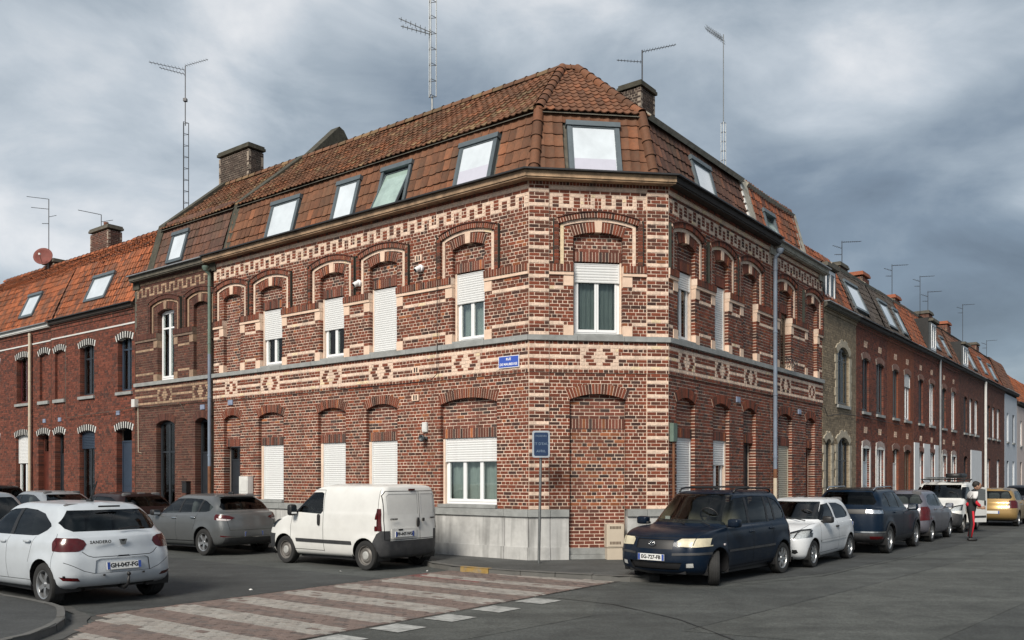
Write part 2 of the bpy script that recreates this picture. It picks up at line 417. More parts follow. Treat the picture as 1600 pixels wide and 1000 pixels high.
# ------------------------------------------------------------------ window, shutter and door units (parts of a house)
slat_mesh = {}
def shutter(F, parent, u0, u1, z0, z1, d, mat=m_shut, box=True):
    g = G()
    V = [F.p(u, dd_, z) for dd_ in (d-.03, d+.025) for u, z in ((u0, z0), (u0, z1), (u1, z1), (u1, z0), (u1-.03, z0), (u1-.03, z1-.012), (u0+.03, z1-.012), (u0+.03, z0))]
    g.add(V, [[0,1,6,7],[1,2,5,6],[2,3,4,5],[8,15,14,9],[9,14,13,10],[10,13,12,11]]+[[i, (i+1)%8, 8+(i+1)%8, 8+i] for i in range(8)])
    sh = g.build('roller_shutter', mat, parent)
    p = .052; n = max(2, int((z1-z0)/p)); p = (z1-z0)/n; key = (round(u1-u0, 2), mat.name, F.flip)
    Wd = u1-u0-.062; me = slat_mesh.get(key)
    for i in range(n):
        if me is None:
            V = []; pr = [(0, -.006), (.004, .004), (.02, .010), (.038, .010), (.046, .004), (.05, -.006)]
            for x in (-Wd/2, Wd/2):
                for z, y in pr: V.append((x, -y, z))
            k = len(pr); Fc = [[j, j+1, k+j+1, k+j] for j in range(k-1)]
            g2 = G(); g2.add(V, Fc); o = g2.build('slat', mat, sh); me = o.data; slat_mesh[key] = me
        else: o = link('slat', me, sh)
        o.location = F.p((u0+u1)/2, d+.004, z0+i*p)
        r = np.cross(-F.N, [0, 0, 1]); o.rotation_euler = (0, 0, math.atan2(r[1], r[0])); o.scale = (1, 1, p/.052)
    return sh
def room(F, parent, u0, u1, z0, z1, d, depth=1.6):
    g = G(); a, b = min(u0, u1), max(u0, u1)
    V = [F.p(u, dd, z) for u in (a-.25, b+.25) for dd in (d-.02, d-depth) for z in (z0-.2, z1+.2)]
    g.add(V, [[2, 3, 7, 6], [0, 1, 3, 2], [4, 6, 7, 5], [0, 2, 6, 4], [1, 5, 7, 3]]); return g.build('room_interior', m_room, parent)
def curtain(F, parent, u0, u1, z0, z1, d, mat=m_curt, waves=9, amp=.02):
    n = max(12, waves*6); V = []
    for i in range(n+1):
        u = u0+(u1-u0)*i/n; dd = d+amp*math.sin(i/n*waves*6.283+random.uniform(-.3, .3)); V += [F.p(u, dd, z0), F.p(u, dd-.005, z1)]
    g = G(); g.add(V, [[2*i, 2*i+1, 2*i+3, 2*i+2] for i in range(n)]); return g.build('curtain', mat, parent, True)
def window(F, parent, u0, u1, z0, z1, d, mat=m_white, panes=2, shut=0., shut_mat=m_shut, curt=m_curt, fw=.055, transom=None, arch=0, cz=1.0, back=True):
    """frame with casements; shut = fraction of the height closed by the roller shutter"""
    u0, u1 = min(u0, u1), max(u0, u1); zt = z1-(z1-z0)*shut
    fr = None
    if shut < .97:
        g = G(); g.box(F, u0, u0+fw, d-.05, d, z0, z1); g.box(F, u1-fw, u1, d-.05, d, z0, z1)
        g.box(F, u0+fw, u1-fw, d-.05, d, z0, z0+fw); g.box(F, u0+fw, u1-fw, d-.05, d, z1-fw, z1)
        fr = g.build('window_frame', mat, parent)
        z1i = z1-fw
        if transom:
            g = G(); g.box(F, u0+fw, u1-fw, d-.048, d+.004, transom, transom+.05); g.build('transom', mat, fr)
        w = (u1-u0-2*fw)/panes
        for k in range(panes):
            a, b = u0+fw+k*w, u0+fw+(k+1)*w; s = .045
            g = G(); g.box(F, a+.002, a+s, d-.04, d+.012, z0+fw+.002, z1i); g.box(F, b-s, b-.002, d-.04, d+.012, z0+fw+.002, z1i)
            g.box(F, a+s, b-s, d-.04, d+.012, z0+fw+.002, z0+fw+.06); g.box(F, a+s, b-s, d-.04, d+.012, z1i-.05, z1i)
            ca = g.build('casement', mat, fr)
            g = G(); g.box(F, a+s, b-s, d-.022, d-.012, z0+fw+.06, z1i-.05); g.build('pane', m_glass, fr)
        if curt: curtain(F, parent, u0+fw, u1-fw, z0+fw, z0+(z1-z0)*cz, d-.14, curt)
        if back: room(F, parent, u0, u1, z0, z1, d-.04)
    if shut > 0: shutter(F, parent, u0+.005, u1-.005, zt, z1, d+.035, shut_mat)
    return fr
def arch_panel(F, u0, u1, z0, zs, rise, d0, d1, inset=0):
    """outline of an arched leaf"""
    u0, u1 = min(u0, u1)+inset, max(u0, u1)-inset; c = (u0+u1)/2; h = (u1-u0)/2
    pts = [(u0, z0+inset), (u1, z0+inset), (u1, zs)]
    if rise > 0:
        Rr = arch_geo(h, rise); zc = zs+rise-Rr-inset; a = math.asin(min(1, h/Rr))
        pts += [(c+Rr*math.sin(t), zc+Rr*math.cos(t)) for t in [a-2*a*i/10 for i in range(1, 10)]]
    pts += [(u0, zs)]
    return pts
def door(F, parent, u0, u1, z0, z1, d, mat=m_dark, light=.0, lmat=m_glass):
    u0, u1 = min(u0, u1), max(u0, u1)
    g = G(); g.box(F, u0, u0+.05, d-.06, d, z0, z1); g.box(F, u1-.05, u1, d-.06, d, z0, z1); g.box(F, u0+.05, u1-.05, d-.06, d, z1-.05, z1)
    g.box(F, u0+.05, u1-.05, d-.06, d-.02, z0, z1-light-.05)
    if light: g.box(F, u0+.05, u1-.05, d-.06, d-.005, z1-light-.05, z1-light)
    for k in range(3):
        a = z0+.15+k*.62
        if a+.5 < z1-light-.1: g.box(F, u0+.13, u1-.13, d-.03, d-.006, a, a+.5)
    dr = g.build('door', mat, parent)
    if light:
        g = G(); g.box(F, u0+.05, u1-.05, d-.04, d-.03, z1-light, z1-.05); g.build('fanlight', lmat, dr)
        g = G(); g.box(F, u0+.02, u1-.02, d-.3, d-.28, z1-light-.1, z1); g.build('dark_hall', m_room, dr)
    g = G(); g.box(F, u0+.09, u0+.12, d-.02, d+.05, z0+.95, z0+1.08); g.build('handle', m_metal, dr)
    return dr
# ------------------------------------------------------------------ roofs
class FrG(Fr):
    """free frame: axes X (u), Y (d), Z"""
    def __init__(s, O, X, Y, Z):
        s.O = np.array(O, float); s.U = np.array(X, float); s.N = np.array(Y, float); s.Z = np.array(Z, float)
        s.T = np.array([s.U, s.N, s.Z]); s.flip = np.linalg.det(s.T) < 0
    def p(s, u, d, z): return s.O+s.U*u+s.N*d+s.Z*z
def tcol(k):
    q = random.random; s = .65+.6*q()
    if k == 'brown': return ((.148*s, .061*s, .029*s) if q() > .2 else (.20*s, .075*s, .033*s))
    if k == 'brown2': return ((.105*s, .050*s, .034*s) if q() > .25 else (.135*s, .058*s, .034*s))
    if k == 'moss': return ((.150*s, .070*s, .036*s) if q() > .4 else (.185*s, .115*s, .058*s))
    if k == 'orange': return ((.29*s, .085*s, .031*s) if q() > .25 else (.165*s, .060*s, .032*s))
    if k == 'orange_dark': return ((.20*s, .062*s, .028*s) if q() > .3 else (.11*s, .045*s, .03*s))
    if k == 'slate': return (.06*s, .05*s, .045*s)
    return (.2, .1, .06)
TW, TL, TE = .175, .30, .25
def tile_template(flat=False, tw=TW, TL=TL):
    xs = np.linspace(-.5, .5, 8)*(tw*1.06)
    h = np.array([.030, .012, .0, -.004, -.002, .010, .030, .034])*(.5 if flat else .85)
    V = []
    for y, lift in ((0, .026), (TL, .0)):
        for x, hh in zip(xs, h): V.append((x, y, hh+lift))
    for x, hh in zip(xs, h): V.append((x, 0.0, hh+.026-.02))
    n = len(xs)
    F = [[i, i+1, n+i+1, n+i] for i in range(n-1)]+[[2*n+i, 2*n+i+1, i+1, i] for i in range(n-1)]
    return np.array(V), np.array(F)
class RoofPlane:
    def __init__(s, F, d0, z0, d1, z1):
        s.F = F; s.L = math.hypot(d1-d0, z1-z0); s.d0, s.z0 = d0, z0
        s.S = (F.N*(d1-d0)+np.array([0, 0, z1-z0]))/s.L
        s.n = F.N*((z1-z0)/s.L)+np.array([0, 0, (d0-d1)/s.L])
        s.X = np.cross(s.S, s.n); s.sg = 1 if s.X @ F.U > 0 else -1
        s.fr = FrG(F.p(0, d0, z0), F.U, s.n, s.S)      # u, height over the roof, distance up the slope
    def p(s, u, sl, h=0): return s.fr.p(u, h, sl)
    def tiles(s, parent, ulo, uhi, pal, rects=(), parts=(), flat=False, tw=TW, te=TE, s1=None, deck=True):
        """ulo/uhi: functions of slope distance. parts: set collecting candidate tiles (pos) for single objects"""
        T, Fc = tile_template(flat, tw, te*1.2); P = []; Cc = []; singles = []
        Lr = s1 or s.L
        for j in range(int(math.ceil(Lr/te-.05))):
            sl = j*te; a, b = ulo(sl+te/2), uhi(sl+te/2)
            k0 = math.ceil((a-tw*.35)/tw); k1 = math.floor((b+tw*.35)/tw)
            for k in range(k0, k1):
                u = (k+.5)*tw
                if u < a-.02 or u > b+.02: continue
                if any(r[0]-.04 < u < r[1]+.04 and r[2]-.5*te < sl+te*.5 < r[3]+.35*te for r in rects): continue
                c = tcol(pal(u, sl) if callable(pal) else pal)
                if parts and parts(u, sl): singles.append((u, sl, c)); continue
                P.append(s.p(u+random.uniform(-.006, .006), sl+random.uniform(-.014, .014)+(.05 if random.random() < .006 else 0)*-1, random.uniform(0, .007)+.012*math.sin(u*1.7+sl*2.1)+.008*math.sin(u*.63+1))); Cc.append(c)
        if P:
            P = np.array(P); V = (P[:, None, :]+T[None, :, 0:1]*s.X+T[None, :, 1:2]*s.S+T[None, :, 2:3]*s.n).reshape(-1, 3)
            Fa = (np.arange(len(P))[:, None, None]*len(T)+Fc[None]).reshape(-1, 4)
            cc = np.ones((len(V), 4)); cc[:, :3] = np.repeat(np.array(Cc), len(T), 0)
            g = G(); g.add(V, Fa, cc); g.build('roof_tiles', m_tile, parent, True, kind='stuff', autosmooth=50)
        me = None; Mr = Matrix((tuple(s.X), tuple(s.S), tuple(s.n))).transposed().to_4x4()
        for u, sl, c in singles:
            if me is None:
                g = G(); g.add(T, Fc); o = g.build('roof_tile', m_tile_o, parent, True, autosmooth=50); me = o.data
            else: o = link('roof_tile', me, parent)
            M = Mr.copy(); M.translation = Vector(s.p(u+random.uniform(-.006, .006), sl+random.uniform(-.012, .012), random.uniform(0, .006))); o.matrix_basis = M; o.color = (*c, 1)
        if deck:
            g = G(); a0, b0, a1, b1 = ulo(0), uhi(0), ulo(Lr), uhi(Lr)
            g.add([s.p(a0, -.05, -.03), s.p(b0, -.05, -.03), s.p(b1, Lr, -.03), s.p(a1, Lr, -.03)], [[0, 1, 2, 3]]); g.build('roof_deck', m_cement, parent)
    def skylight(s, parent, u0, u1, s0, s1, open_=0, blind=None):
        f = s.fr; u0, u1 = min(u0, u1), max(u0, u1); fw = .05
        g = G(); g.box(f, u0-.035, u0+fw, -.05, .085, s0-.02, s1); g.box(f, u1-fw, u1+.035, -.05, .085, s0-.02, s1)
        g.box(f, u0+fw, u1-fw, -.05, .08, s0-.02, s0+.05); g.box(f, u0-.06, u1+.06, -.05, .115, s1-.0, s1+.12)
        sk = g.build('skylight', m_flash, parent)
        g = G(); g.box(f, u0+.03, u1-.03, -.3, -.28, s0, s1); g.build('dark_loft', m_room, sk)
        if open_:
            ang = open_; c0 = s1-.45; O = s.p(0, c0, .05)
            S2 = s.S*math.cos(ang)-s.n*math.sin(ang); n2 = s.n*math.cos(ang)+s.S*math.sin(ang)
            f2 = FrG(O, s.F.U, n2, S2); a, b = -(c0-s0), .42
        else: f2 = f; a, b = s0+.05, s1
        h0 = .0 if open_ else .03
        g = G(); t = .032
        g.box(f2, u0+fw, u0+fw+t, h0, h0+.05, a, b); g.box(f2, u1-fw-t, u1-fw, h0, h0+.05, a, b); g.box(f2, u0+fw+t, u1-fw-t, h0, h0+.05, a, a+t); g.box(f2, u0+fw+t, u1-fw-t, h0, h0+.05, b-t, b)
        g.build('sash', m_flash, sk)
        g = G(); g.box(f2, u0+fw+t, u1-fw-t, h0+.01, h0+.03, a+t, b-t); g.build('pane', m_skyg if open_ else m_skyl, sk)
        if blind:
            g = G(); g.box(f2, u0+fw+t+.01, u1-fw-t-.01, h0+.031, h0+.034, a+t+.005, a+t+blind); g.build('blind', m_blind, sk)
        return sk
m_skyl = material('blind_glass', (.62, .675, .72), .06, var=.16, scale=1.4, coat=1.0, spec=.8)
m_skyg = material('green_glass', (.30, .40, .36), .06, var=.35, scale=2.5, coat=1.0, spec=.8)
m_blind = material('grey_blind', (.52, .52, .60), .2, var=.05, coat=.6)
ridge_me = None
def ridge_run(parent, P0, P1, r=.115, step=.36, mat=m_tile_o, pal='brown', name='ridge_tile'):
    global ridge_me
    P0, P1 = np.array(P0, float), np.array(P1, float); Ln = np.linalg.norm(P1-P0); n = max(1, round(Ln/step)); y = (P1-P0)/Ln
    x = np.cross(y, [0, 0, 1.]); x /= np.linalg.norm(x); z = np.cross(x, y)
    for i in range(n):
        if ridge_me is None:
            V = []; k = 9
            for yy, rr in ((0, 1.14), (.1, 1.1), (.13, 1.0), (1.06, .94)):
                for j in range(k):
                    a = math.pi*(1.12*j/(k-1)-.06); V.append((math.cos(a)*rr, yy, math.sin(a)*rr))
            Fc = [[q*k+j, q*k+j+1, (q+1)*k+j+1, (q+1)*k+j] for q in range(3) for j in range(k-1)]
            g = G(); g.add(V, Fc); o = g.build(name, mat, parent, True, autosmooth=45); ridge_me = o.data
        else: o = link(name, ridge_me, parent)
        M = Matrix(((x[0]*r, y[0]*Ln/n, z[0]*r, 0), (x[1]*r, y[1]*Ln/n, z[1]*r, 0), (x[2]*r, y[2]*Ln/n, z[2]*r, 0), (0, 0, 0, 1)))
        M.translation = Vector(P0+y*(Ln*i/n)); o.matrix_basis = M; o.color = (*tcol(pal), 1)
def coping(F, parent, u0, u1, prof, t=.16, mat=m_cement, name='party_wall_coping'):
    """cement strip following a roof profile [(d,z)...], between u0 and u1"""
    V = []; n = len(prof)
    for u in (u0, u1):
        for d, z in prof: V.append(F.p(u, d, z+t*.75))
        for d, z in prof: V.append(F.p(u, d, z-.35))
    m = 2*n
    Fc = [[i, i+1, m+i+1, m+i] for i in range(n-1)]+[[i, n+i, n+i+1, i+1] for i in range(n-1)]+[[m+i, m+i+1, m+n+i+1, m+n+i] for i in range(n-1)]+[[0, m, m+n, n], [n-1, 2*n-1, m+2*n-1, m+n-1]]
    g = G(); g.add(V, Fc); return g.build(name, mat, parent, recalc=True)
def mitre_box(g, F, u0, u1, d0, d1, z0, z1, m0=0, m1=0, c=None):
    """box whose ends follow the mitre u+m*d"""
    V = [F.p((u0+m0*d) if e == 0 else (u1+m1*d), d, z) for e in (0, 1) for d in (d0, d1) for z in (z0, z1)]
    g.add(V, BOXF if F.flip else BOXF[:, ::-1], c)
MT = math.tan(R(22.5))
def chimney(name, label, P, wx, wy, z0, z1, rz, pal='d', cap=True, pots=1, mort=m_mortar_m, cap_mat=m_cement):
    t = thing(name, label, 'chimney', (P[0], P[1], z0)); Ms = Masonry(); ca, sa = math.cos(rz), math.sin(rz)
    U = np.array([ca, sa]); N = np.array([sa, -ca]); C0 = np.array(P[:2])
    zt = z1-(.16 if cap else 0)
    for k, (u, n, wu, wn) in enumerate(((U, N, wx, wy), (-U, -N, wx, wy), (N, -U, wy, wx), (-N, U, wy, wx))):
        F = Fr(C0+n*wn/2-u*wu/2, u, n); lay(Ms, F, z0, .076, 0, int((zt-z0)/.076), 0, wu, pal=pal, md=.1)
    Ms.finish(t, 0, mort)
    F = Fr(C0, U, N); g = G()
    if cap:
        g.box(F, -wx/2-.05, wx/2+.05, -wy/2-.05, wy/2+.05, zt, zt+.09); g.box(F, -wx/2-.02, wx/2+.02, -wy/2-.02, wy/2+.02, zt+.09, z1); g.build('chimney_cap', cap_mat, t)
    for k in range(pots):
        g = G(); x = (k-(pots-1)/2)*.4; q = F.p(x, 0, z1); g.lathe([(.0, .0), (.1, 0), (.09, .22), (.105, .25), (.07, .25), (.06, .1)], Matrix.Translation(Vector(q)), 12); g.build('chimney_pot', material('terracotta', (.2, .08, .05), .8), t, True)
    return t
def yagi(g, P, ang, Ln, n=10, el=.3, tilt=0., r=.008, vert=False):
    """aerial boom with cross elements, drawn into builder g"""
    P = np.array(P, float); d = np.array([math.cos(ang)*math.cos(tilt), math.sin(ang)*math.cos(tilt), math.sin(tilt)]); x = np.array([-math.sin(ang), math.cos(ang), 0]) if not vert else np.array([0, 0, 1.])
    g.tube([P, P+d*Ln], r*1.3, 5)
    for i in range(n):
        q = P+d*Ln*(i+.5)/n; e = el*(1-.35*i/n)/2; g.tube([q-x*e, q+x*e], r*.75, 4)
def lattice(g, P, h, w=.09, n=8, r=.009):
    P = np.array(P, float); leg = [P+np.array([w*math.cos(a), w*math.sin(a), 0]) for a in (.3, 2.4, 4.5)]
    for q in leg: g.tube([q, q+np.array([0, 0, h])], r*1.25, 5)
    for i in range(n+1):
        z = np.array([0, 0, h*i/n])
        for k in range(3): g.tube([leg[k]+z, leg[(k+1) % 3]+z], r*.8, 4)
# ------------------------------------------------------------------ the decorated brick house fronts
ZP, CLo, NLo, ZB, ZT, CUp, NUp = 1.078, .07535, 48, 4.695, 4.811, .0764, 44
def segs_between(u0, u1, gaps):
    s = []; x = u0
    for a, b in sorted(gaps):
        if a-x > .06: s.append((x, a))
        x = max(x, b)
    if u1-x > .06: s.append((x, u1))
    return s
def decor(Ms, F, parent, u0, u1, ff, gf, pal=('r', 'c', 'i'), quoin=None, m0=0, m1=0, q0=None, q1=None, loz=None, meander_off=0):
    """ff/gf: (a, b, kind). q0,q1: pilasters at the ends (chamfer)"""
    pr, pc, pi = pal; lo, up = [], []
    i0 = q0 if q0 else u0; i1 = u1-q1 if q1 else u1
    # upper floor
    gaps = [(min(w[0], w[1]), max(w[0], w[1])) for w in ff]
    wide = [(a-.215, b+.215) for a, b in gaps]
    for a, b in segs_between(i0, i1, wide):
        up += [(a, b, 13, 14, pc, .004, 's'), (a, b, 3, 4, pc, .004, 's')]
    up += [(i0, i1, 36, 40, pc, 0, 's')]
    k = 0; x = i0+meander_off
    while x+.232 < i1+.02:
        a, b = x+.07, min(x+.222, i1)
        up += [(a, b, 36, 39, pr, 0, 'b' if k % 4 else 'h') if k % 2 == 0 else (a, b, 37, 40, pr, 0, 'b' if k % 4 == 1 else 'h')]
        x += .232; k += 1
    up += [(i0, i1, 40, 41, pr, 0, 's'), (i0, i1, 41, 42, pc, .012, 's')]
    for a, b in gaps:   # stone-like jamb blocks built apart
        for s0, s1 in ((a-.215, a), (b, b+.215)):
            for q in ((0, 3), (14, 17)): up.append((s0, s1, q[0], q[1], pc, 0, 'x'))
    up += [(i0, i1, 17, 20, pc, 0, 'x')]
    for q in ([(u0, u0+q0)] if q0 else [])+([(u1-q1, u1)] if q1 else []):
        up.append((q[0], q[1], 0, NUp, pr, .03, 's'))
        for i in range(0, NUp, 4): up.append((q[0], q[1], i, i+1, pc, .032, 's'))
        lo.append((q[0], q[1], 0, NLo, pr, .03, 's'))
        for i in list(range(0, 37, 4))+[40, 43, 46]: lo.append((q[0], q[1], i, i+1, pc, .032, 's'))
    holes = []
    for w in ff:
        a, b = min(w[0], w[1]), max(w[0], w[1]); holes.append(hole(a, b, ZT-1, 6.95, .10, .12))
    lay(Ms, F, ZT, CUp, 0, 42, u0, u1, up, holes, pal=pr)
    # dentils under the cornice
    n = int((u1-u0)/.072)
    for k in range(n):
        a = u0+k*(u1-u0)/n; Ms.brick(F, (a+.006, a+.072-.008, -.04, .05, ZT+42*CUp+.006, ZT+NUp*CUp-.01), colr(pr))
    Ms.mb.append((F, (u0, u1, -.25, .032, ZT+42*CUp, ZT+NUp*CUp)))
    # string course: fillet, soldiers
    for a, b in segs_between(i0, i1, gaps):
        l, r = a > i0+.01, b < i1-.01
        g = G(); g.box(F, a+(.002), b-.002, -.2, .035, ZT+17*CUp+.004, ZT+18*CUp-.002); g.build('string_moulding', m_cream if pc == 'c' else m_mortar_d, parent)
        soldiers(Ms, F, a+.002, b-.002, ZT+18*CUp, ZT+20*CUp, -.2, .055, pr)
    for a, b in gaps:
        for s0, s1 in ((a-.215, a), (b, b+.215)):
            for q in ((0, 3), (14, 17)):
                g = G(); g.box(F, s0+.004, s1-.001 if s1 == a else s1-.004, -.2, .014, ZT+q[0]*CUp+.004, ZT+q[1]*CUp-.004); g.build('jamb_block', m_cream if pc == 'c' else m_darkcream, parent)
    # window surrounds
    for w in ff:
        a, b = min(w[0], w[1]), max(w[0], w[1]); c = (a+b)/2; h = (b-a)/2; kind = w[2]; zst = ZT+20*CUp
        arch_ring(Ms, F, c, h, 6.95, .10, .22, -.2, .012, .066, pr, key=.075)
        zk = 6.95+.10; Rr = arch_geo(h, .10)
        g = G(); g.prism(F, [(c-.068, zk-.005), (c+.068, zk-.005), (c+.085, zk+.235), (c-.085, zk+.235)], -.2, .03); g.build('keystone', m_cream if pc == 'c' else m_darkcream, parent)
        arch_ring(Ms, F, c, h+.21, 7.16, .115, .075, -.02, .022, single=pc)
        for sg in (-1, 1):
            q = sorted((c+sg*(h+.212), c+sg*(h+.285))); Ms.gb.box(F, q[0], q[1], -.02, .022, zst, 7.20, colr(pc))
        hh = h+.33
        arch_ring(Ms, F, c, hh, 7.20, .15, .115, -.02, .075, .062, pr)
        arch_ring(Ms, F, c, hh+.03, 7.315, .155, .022, -.02, .095, single='d')
        for sg in (-1, 1):
            q = sorted((c+sg*(hh+.0), c+sg*(hh+.10)))
            if q[0] > i0-.02 and q[1] < i1+.02:
                for i in range(20, 32): Ms.brick(F, (q[0], q[1], -.02, .065, ZT+i*CUp+.006, ZT+(i+1)*CUp-.006), colr(pr))
                Ms.mb.append((F, (q[0]+.003, q[1]-.003, -.02, .055, zst, ZT+32*CUp)))
                e = q[1] if sg > 0 else q[0]; g = G(); g.box(F, e, e+sg*.013, -.02, .072, zst, 7.32); g.build('drip_strip', m_drip, parent)
        # recessed filling
        if kind == 'open': w[3](F, parent, a, b); continue
        zi = ZT if kind == 'blind' else 6.435+.21
        lay(Ms, F, zi, CUp, 0, int((7.10-zi)/CUp), a+.003, b-.003, d=-.1, pal=pi if pr == 'r' else pr, md=.1)
        if kind != 'blind':
            soldiers(Ms, F, a+.003, b-.003, 6.435, 6.645, -.22, -.085, pi if pr == 'r' else pr)
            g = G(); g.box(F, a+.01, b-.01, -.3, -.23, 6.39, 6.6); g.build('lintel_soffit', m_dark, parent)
            if len(w) > 3: w[3](F, parent, a, b)
    # ground floor
    lo += [(i0, i1, 39, 48, pr, .028, 'h'), (i0, i1, 40, 41, pc, .028, 's'), (i0, i1, 43, 44, pc, .028, 's'), (i0, i1, 46, 47, pc, .028, 's'), (i0, i1, 41, 43, pr, .028, 'e'), (i0, i1, 44, 46, pr, .028, 'e')]
    for kx, c in enumerate(loz if loz is not None else [(w[0]+w[1])/2 for w in gf]):
        small = False
        if isinstance(c, tuple): c, small = c
        hwid = .30 if small else .42
        lo.append((c-hwid, c+hwid, 40, 47, pc, .028, 's'))
        if small:
            rows = {41: [(-.085, .085)], 42: [(-.22, -.06), (.06, .22)], 43: [(-.26, -.10), (.10, .26)], 44: [(-.22, -.06), (.06, .22)], 45: [(-.085, .085)]}
        else:
            rows = {}
            for i, o in ((41, .06), (42, .115), (43, .17), (44, .115), (45, .06)): rows[i] = [(-o-.19, -o), (o, o+.19)]
        for i, pp in rows.items():
            for p0, p1 in pp: lo.append((c+p0, c+p1, i, i+1, pr, .03, 'b'))
    if q0 or q1:
        for q in ([(u0, u0+q0)] if q0 else [])+([(u1-q1, u1)] if q1 else []):
            lo.append((q[0], q[1], 39, 48, pr, .045, 's'))
            for i in (40, 43, 46): lo.append((q[0], q[1], i, i+1, pc, .047, 's'))
    holes = []
    for w in gf:
        a, b = min(w[0], w[1]), max(w[0], w[1]); holes.append(hole(a, b, -1, 3.44, .125, .1))
    lay(Ms, F, ZP, CLo, 0, 48, u0, u1, lo, holes, pal=pr)
    for w in gf:
        a, b = min(w[0], w[1]), max(w[0], w[1]); c = (a+b)/2; h = (b-a)/2; kind = w[2]
        arch_ring(Ms, F, c, h+.0, 3.44, .125, .215, -.2, .014, .066, pr)
        zl = 2.665
        if kind == 'open': zl = None
        if kind == 'blind':
            lay(Ms, F, .24, .0757, 0, 34, a+.003, b-.003, d=-.1, pal='j', md=.12, ovs=[(a, b, 0, 11, 'o', 0, 's')])
            soldiers(Ms, F, a+.003, b-.003, 2.82, 3.03, -.2, -.085, pi)
            lay(Ms, F, 3.03, CLo, 0, 7, a+.003, b-.003, d=-.1, pal=pi, md=.12, ovs=[(a, b, 0, 9, pi, 0, 's')])
        elif zl:
            lay(Ms, F, zl+.215, CLo, 0, 9, a+.003, b-.003, d=-.1, pal=pi if pr == 'r' else pr, md=.1, ovs=[(a, b, 0, 9, pi if pr == 'r' else pr, 0, 's')])
            soldiers(Ms, F, a+.003, b-.003, zl, zl+.215, -.22, -.082, pi if pr == 'r' else pr)
        if len(w) > 3: w[3](F, parent, a, b)
    # belt course of stone slabs
    x = u0; e = u1
    while x < e-.01:
        y = min(e, x+random.uniform(.9, 1.5))
        if e-y < .5: y = e
        g = G(); mitre_box(g, F, x+.003, y-.003, -.2, .085, ZB+.003, ZT-.002, m0 if x == u0 else 0, m1 if y == e else 0); g.build('belt_stone', m_stone, parent); x = y
m_drip = material('mossy_drip', (.032, .038, .030), .8, var=.4, scale=9)
m_darkcream = material('sooty_cream', (.28, .19, .13), .9, var=.4, scale=7, bump=.3)
def plinth(F, parent, cuts, zc=ZP, m0=0, m1=0, mat=m_plinth):
    for k, (a, b) in enumerate(cuts):
        s, e = (m0 if k == 0 else 0), (m1 if k == len(cuts)-1 else 0)
        g = G(); mitre_box(g, F, a+.006, b-.006, -.25, .065, -.15, .27, s, e)
        mitre_box(g, F, a+.006, b-.006, -.25, .03, .27, zc-.16, s, e); g.build('plinth_stone', mat, parent)
        g = G(); mitre_box(g, F, a+.004, b-.004, -.25, .075, zc-.157, zc-.003, s, e); g.build('plinth_cap', m_stone, parent)
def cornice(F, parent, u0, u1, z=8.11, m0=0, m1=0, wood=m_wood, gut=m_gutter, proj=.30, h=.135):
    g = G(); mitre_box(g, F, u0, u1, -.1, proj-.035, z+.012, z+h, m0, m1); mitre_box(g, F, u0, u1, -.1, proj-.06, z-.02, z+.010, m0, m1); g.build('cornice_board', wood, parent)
    g = G(); mitre_box(g, F, u0, u1, -.6, proj-.06, z+h-.06, z+h-.03, m0, m1); g.build('gutter_bed', gut, parent)
    g = G(); mitre_box(g, F, u0, u1, -.12, proj+.05, z+h+.002, z+h+.035, m0, m1); g.build('gutter', gut, parent)

corner = thing('corner_house', 'red brick corner house with cream brick patterns, chamfered corner and brown tiled mansard roof', 'house', (float(A[0]), float(A[1]), 0))
Mc = Masonry()
def W(**k): return lambda F, p, a, b: win_ff(F, p, a, b, **k)
def win_ff(F, p, a, b, shut=.3, panes=2, z0=4.86, z1=6.40, d=-.17, mat=m_white, curt=m_curt, smat=m_shut, cz=1.0, in_=.04):
    g = G(); g.box(F, a+.004, a+in_, d-.05, -.1, z0-.02, z1+.04); g.box(F, b-in_, b-.004, d-.05, -.1, z0-.02, z1+.04); g.build('window_reveal', m_mortar, p)
    window(F, p, a+in_, b-in_, z0, z1, d, mat, panes, shut, smat, curt, cz=cz)
    g = G(); g.box(F, a+.01, b-.01, -.22, .03, z0-.045, z0-.003); g.build('window_sill', m_stone, p)
def GF(**k): return lambda F, p, a, b: win_gf(F, p, a, b, **k)
def win_gf(F, p, a, b, shut=1., panes=2, z0=1.16, z1=2.66, d=-.17, smat=m_shut, mat=m_white, il=.09, ir=.0, curt=m_curt):
    if il: g = G(); g.box(F, b-il, b-.002, d-.05, -.1, z0-.05, z1); g.build('window_reveal', m_mortar, p)
    a2, b2 = a+.004+ir, b-il
    window(F, p, a2, b2, z0, z1, d, mat, panes, shut, smat, curt)
    if shut > .97: room(F, p, a2, b2, z0, z1, d-.04)
    g = G(); g.box(F, a-.02, b+.02, -.25, .08, z0-.075, z0-.004); g.build('window_sill', m_stone, p)
def DR(mat=m_dark, light=.35, z1=2.66, **k):
    def f(F, p, a, b):
        door(F, p, a+.05, b-.06, 0.12, z1, -.2, mat, light); g = G(); g.box(F, a, b, -.3, .1, -.1, .12); g.build('door_step', m_stone, p)
    return f
# left wall
decor(Mc, FL, corner, 0, 11.55, [(1.22, 2.17, 'win', W(shut=.44, in_=.05)), (3.96, 4.90, 'win', W(shut=1.0)), (5.85, 6.77, 'win', W(shut=.52)), (8.35, 9.31, 'win', W(shut=.52, panes=2)), (10.24, 11.05, 'blind')],
      [(.87, 2.54, 'win', GF(shut=.36, panes=3, z1=2.66, z0=1.16, il=.06)), (3.94, 5.03, 'win', GF()), (5.79, 6.86, 'win', GF()), (8.29, 9.40, 'win', GF(il=.1)), (10.26, 11.04, 'door', DR())],
      m0=-MT, loz=[1.75, 4.49, 6.33, 8.85, (10.65, True)], meander_off=.05)
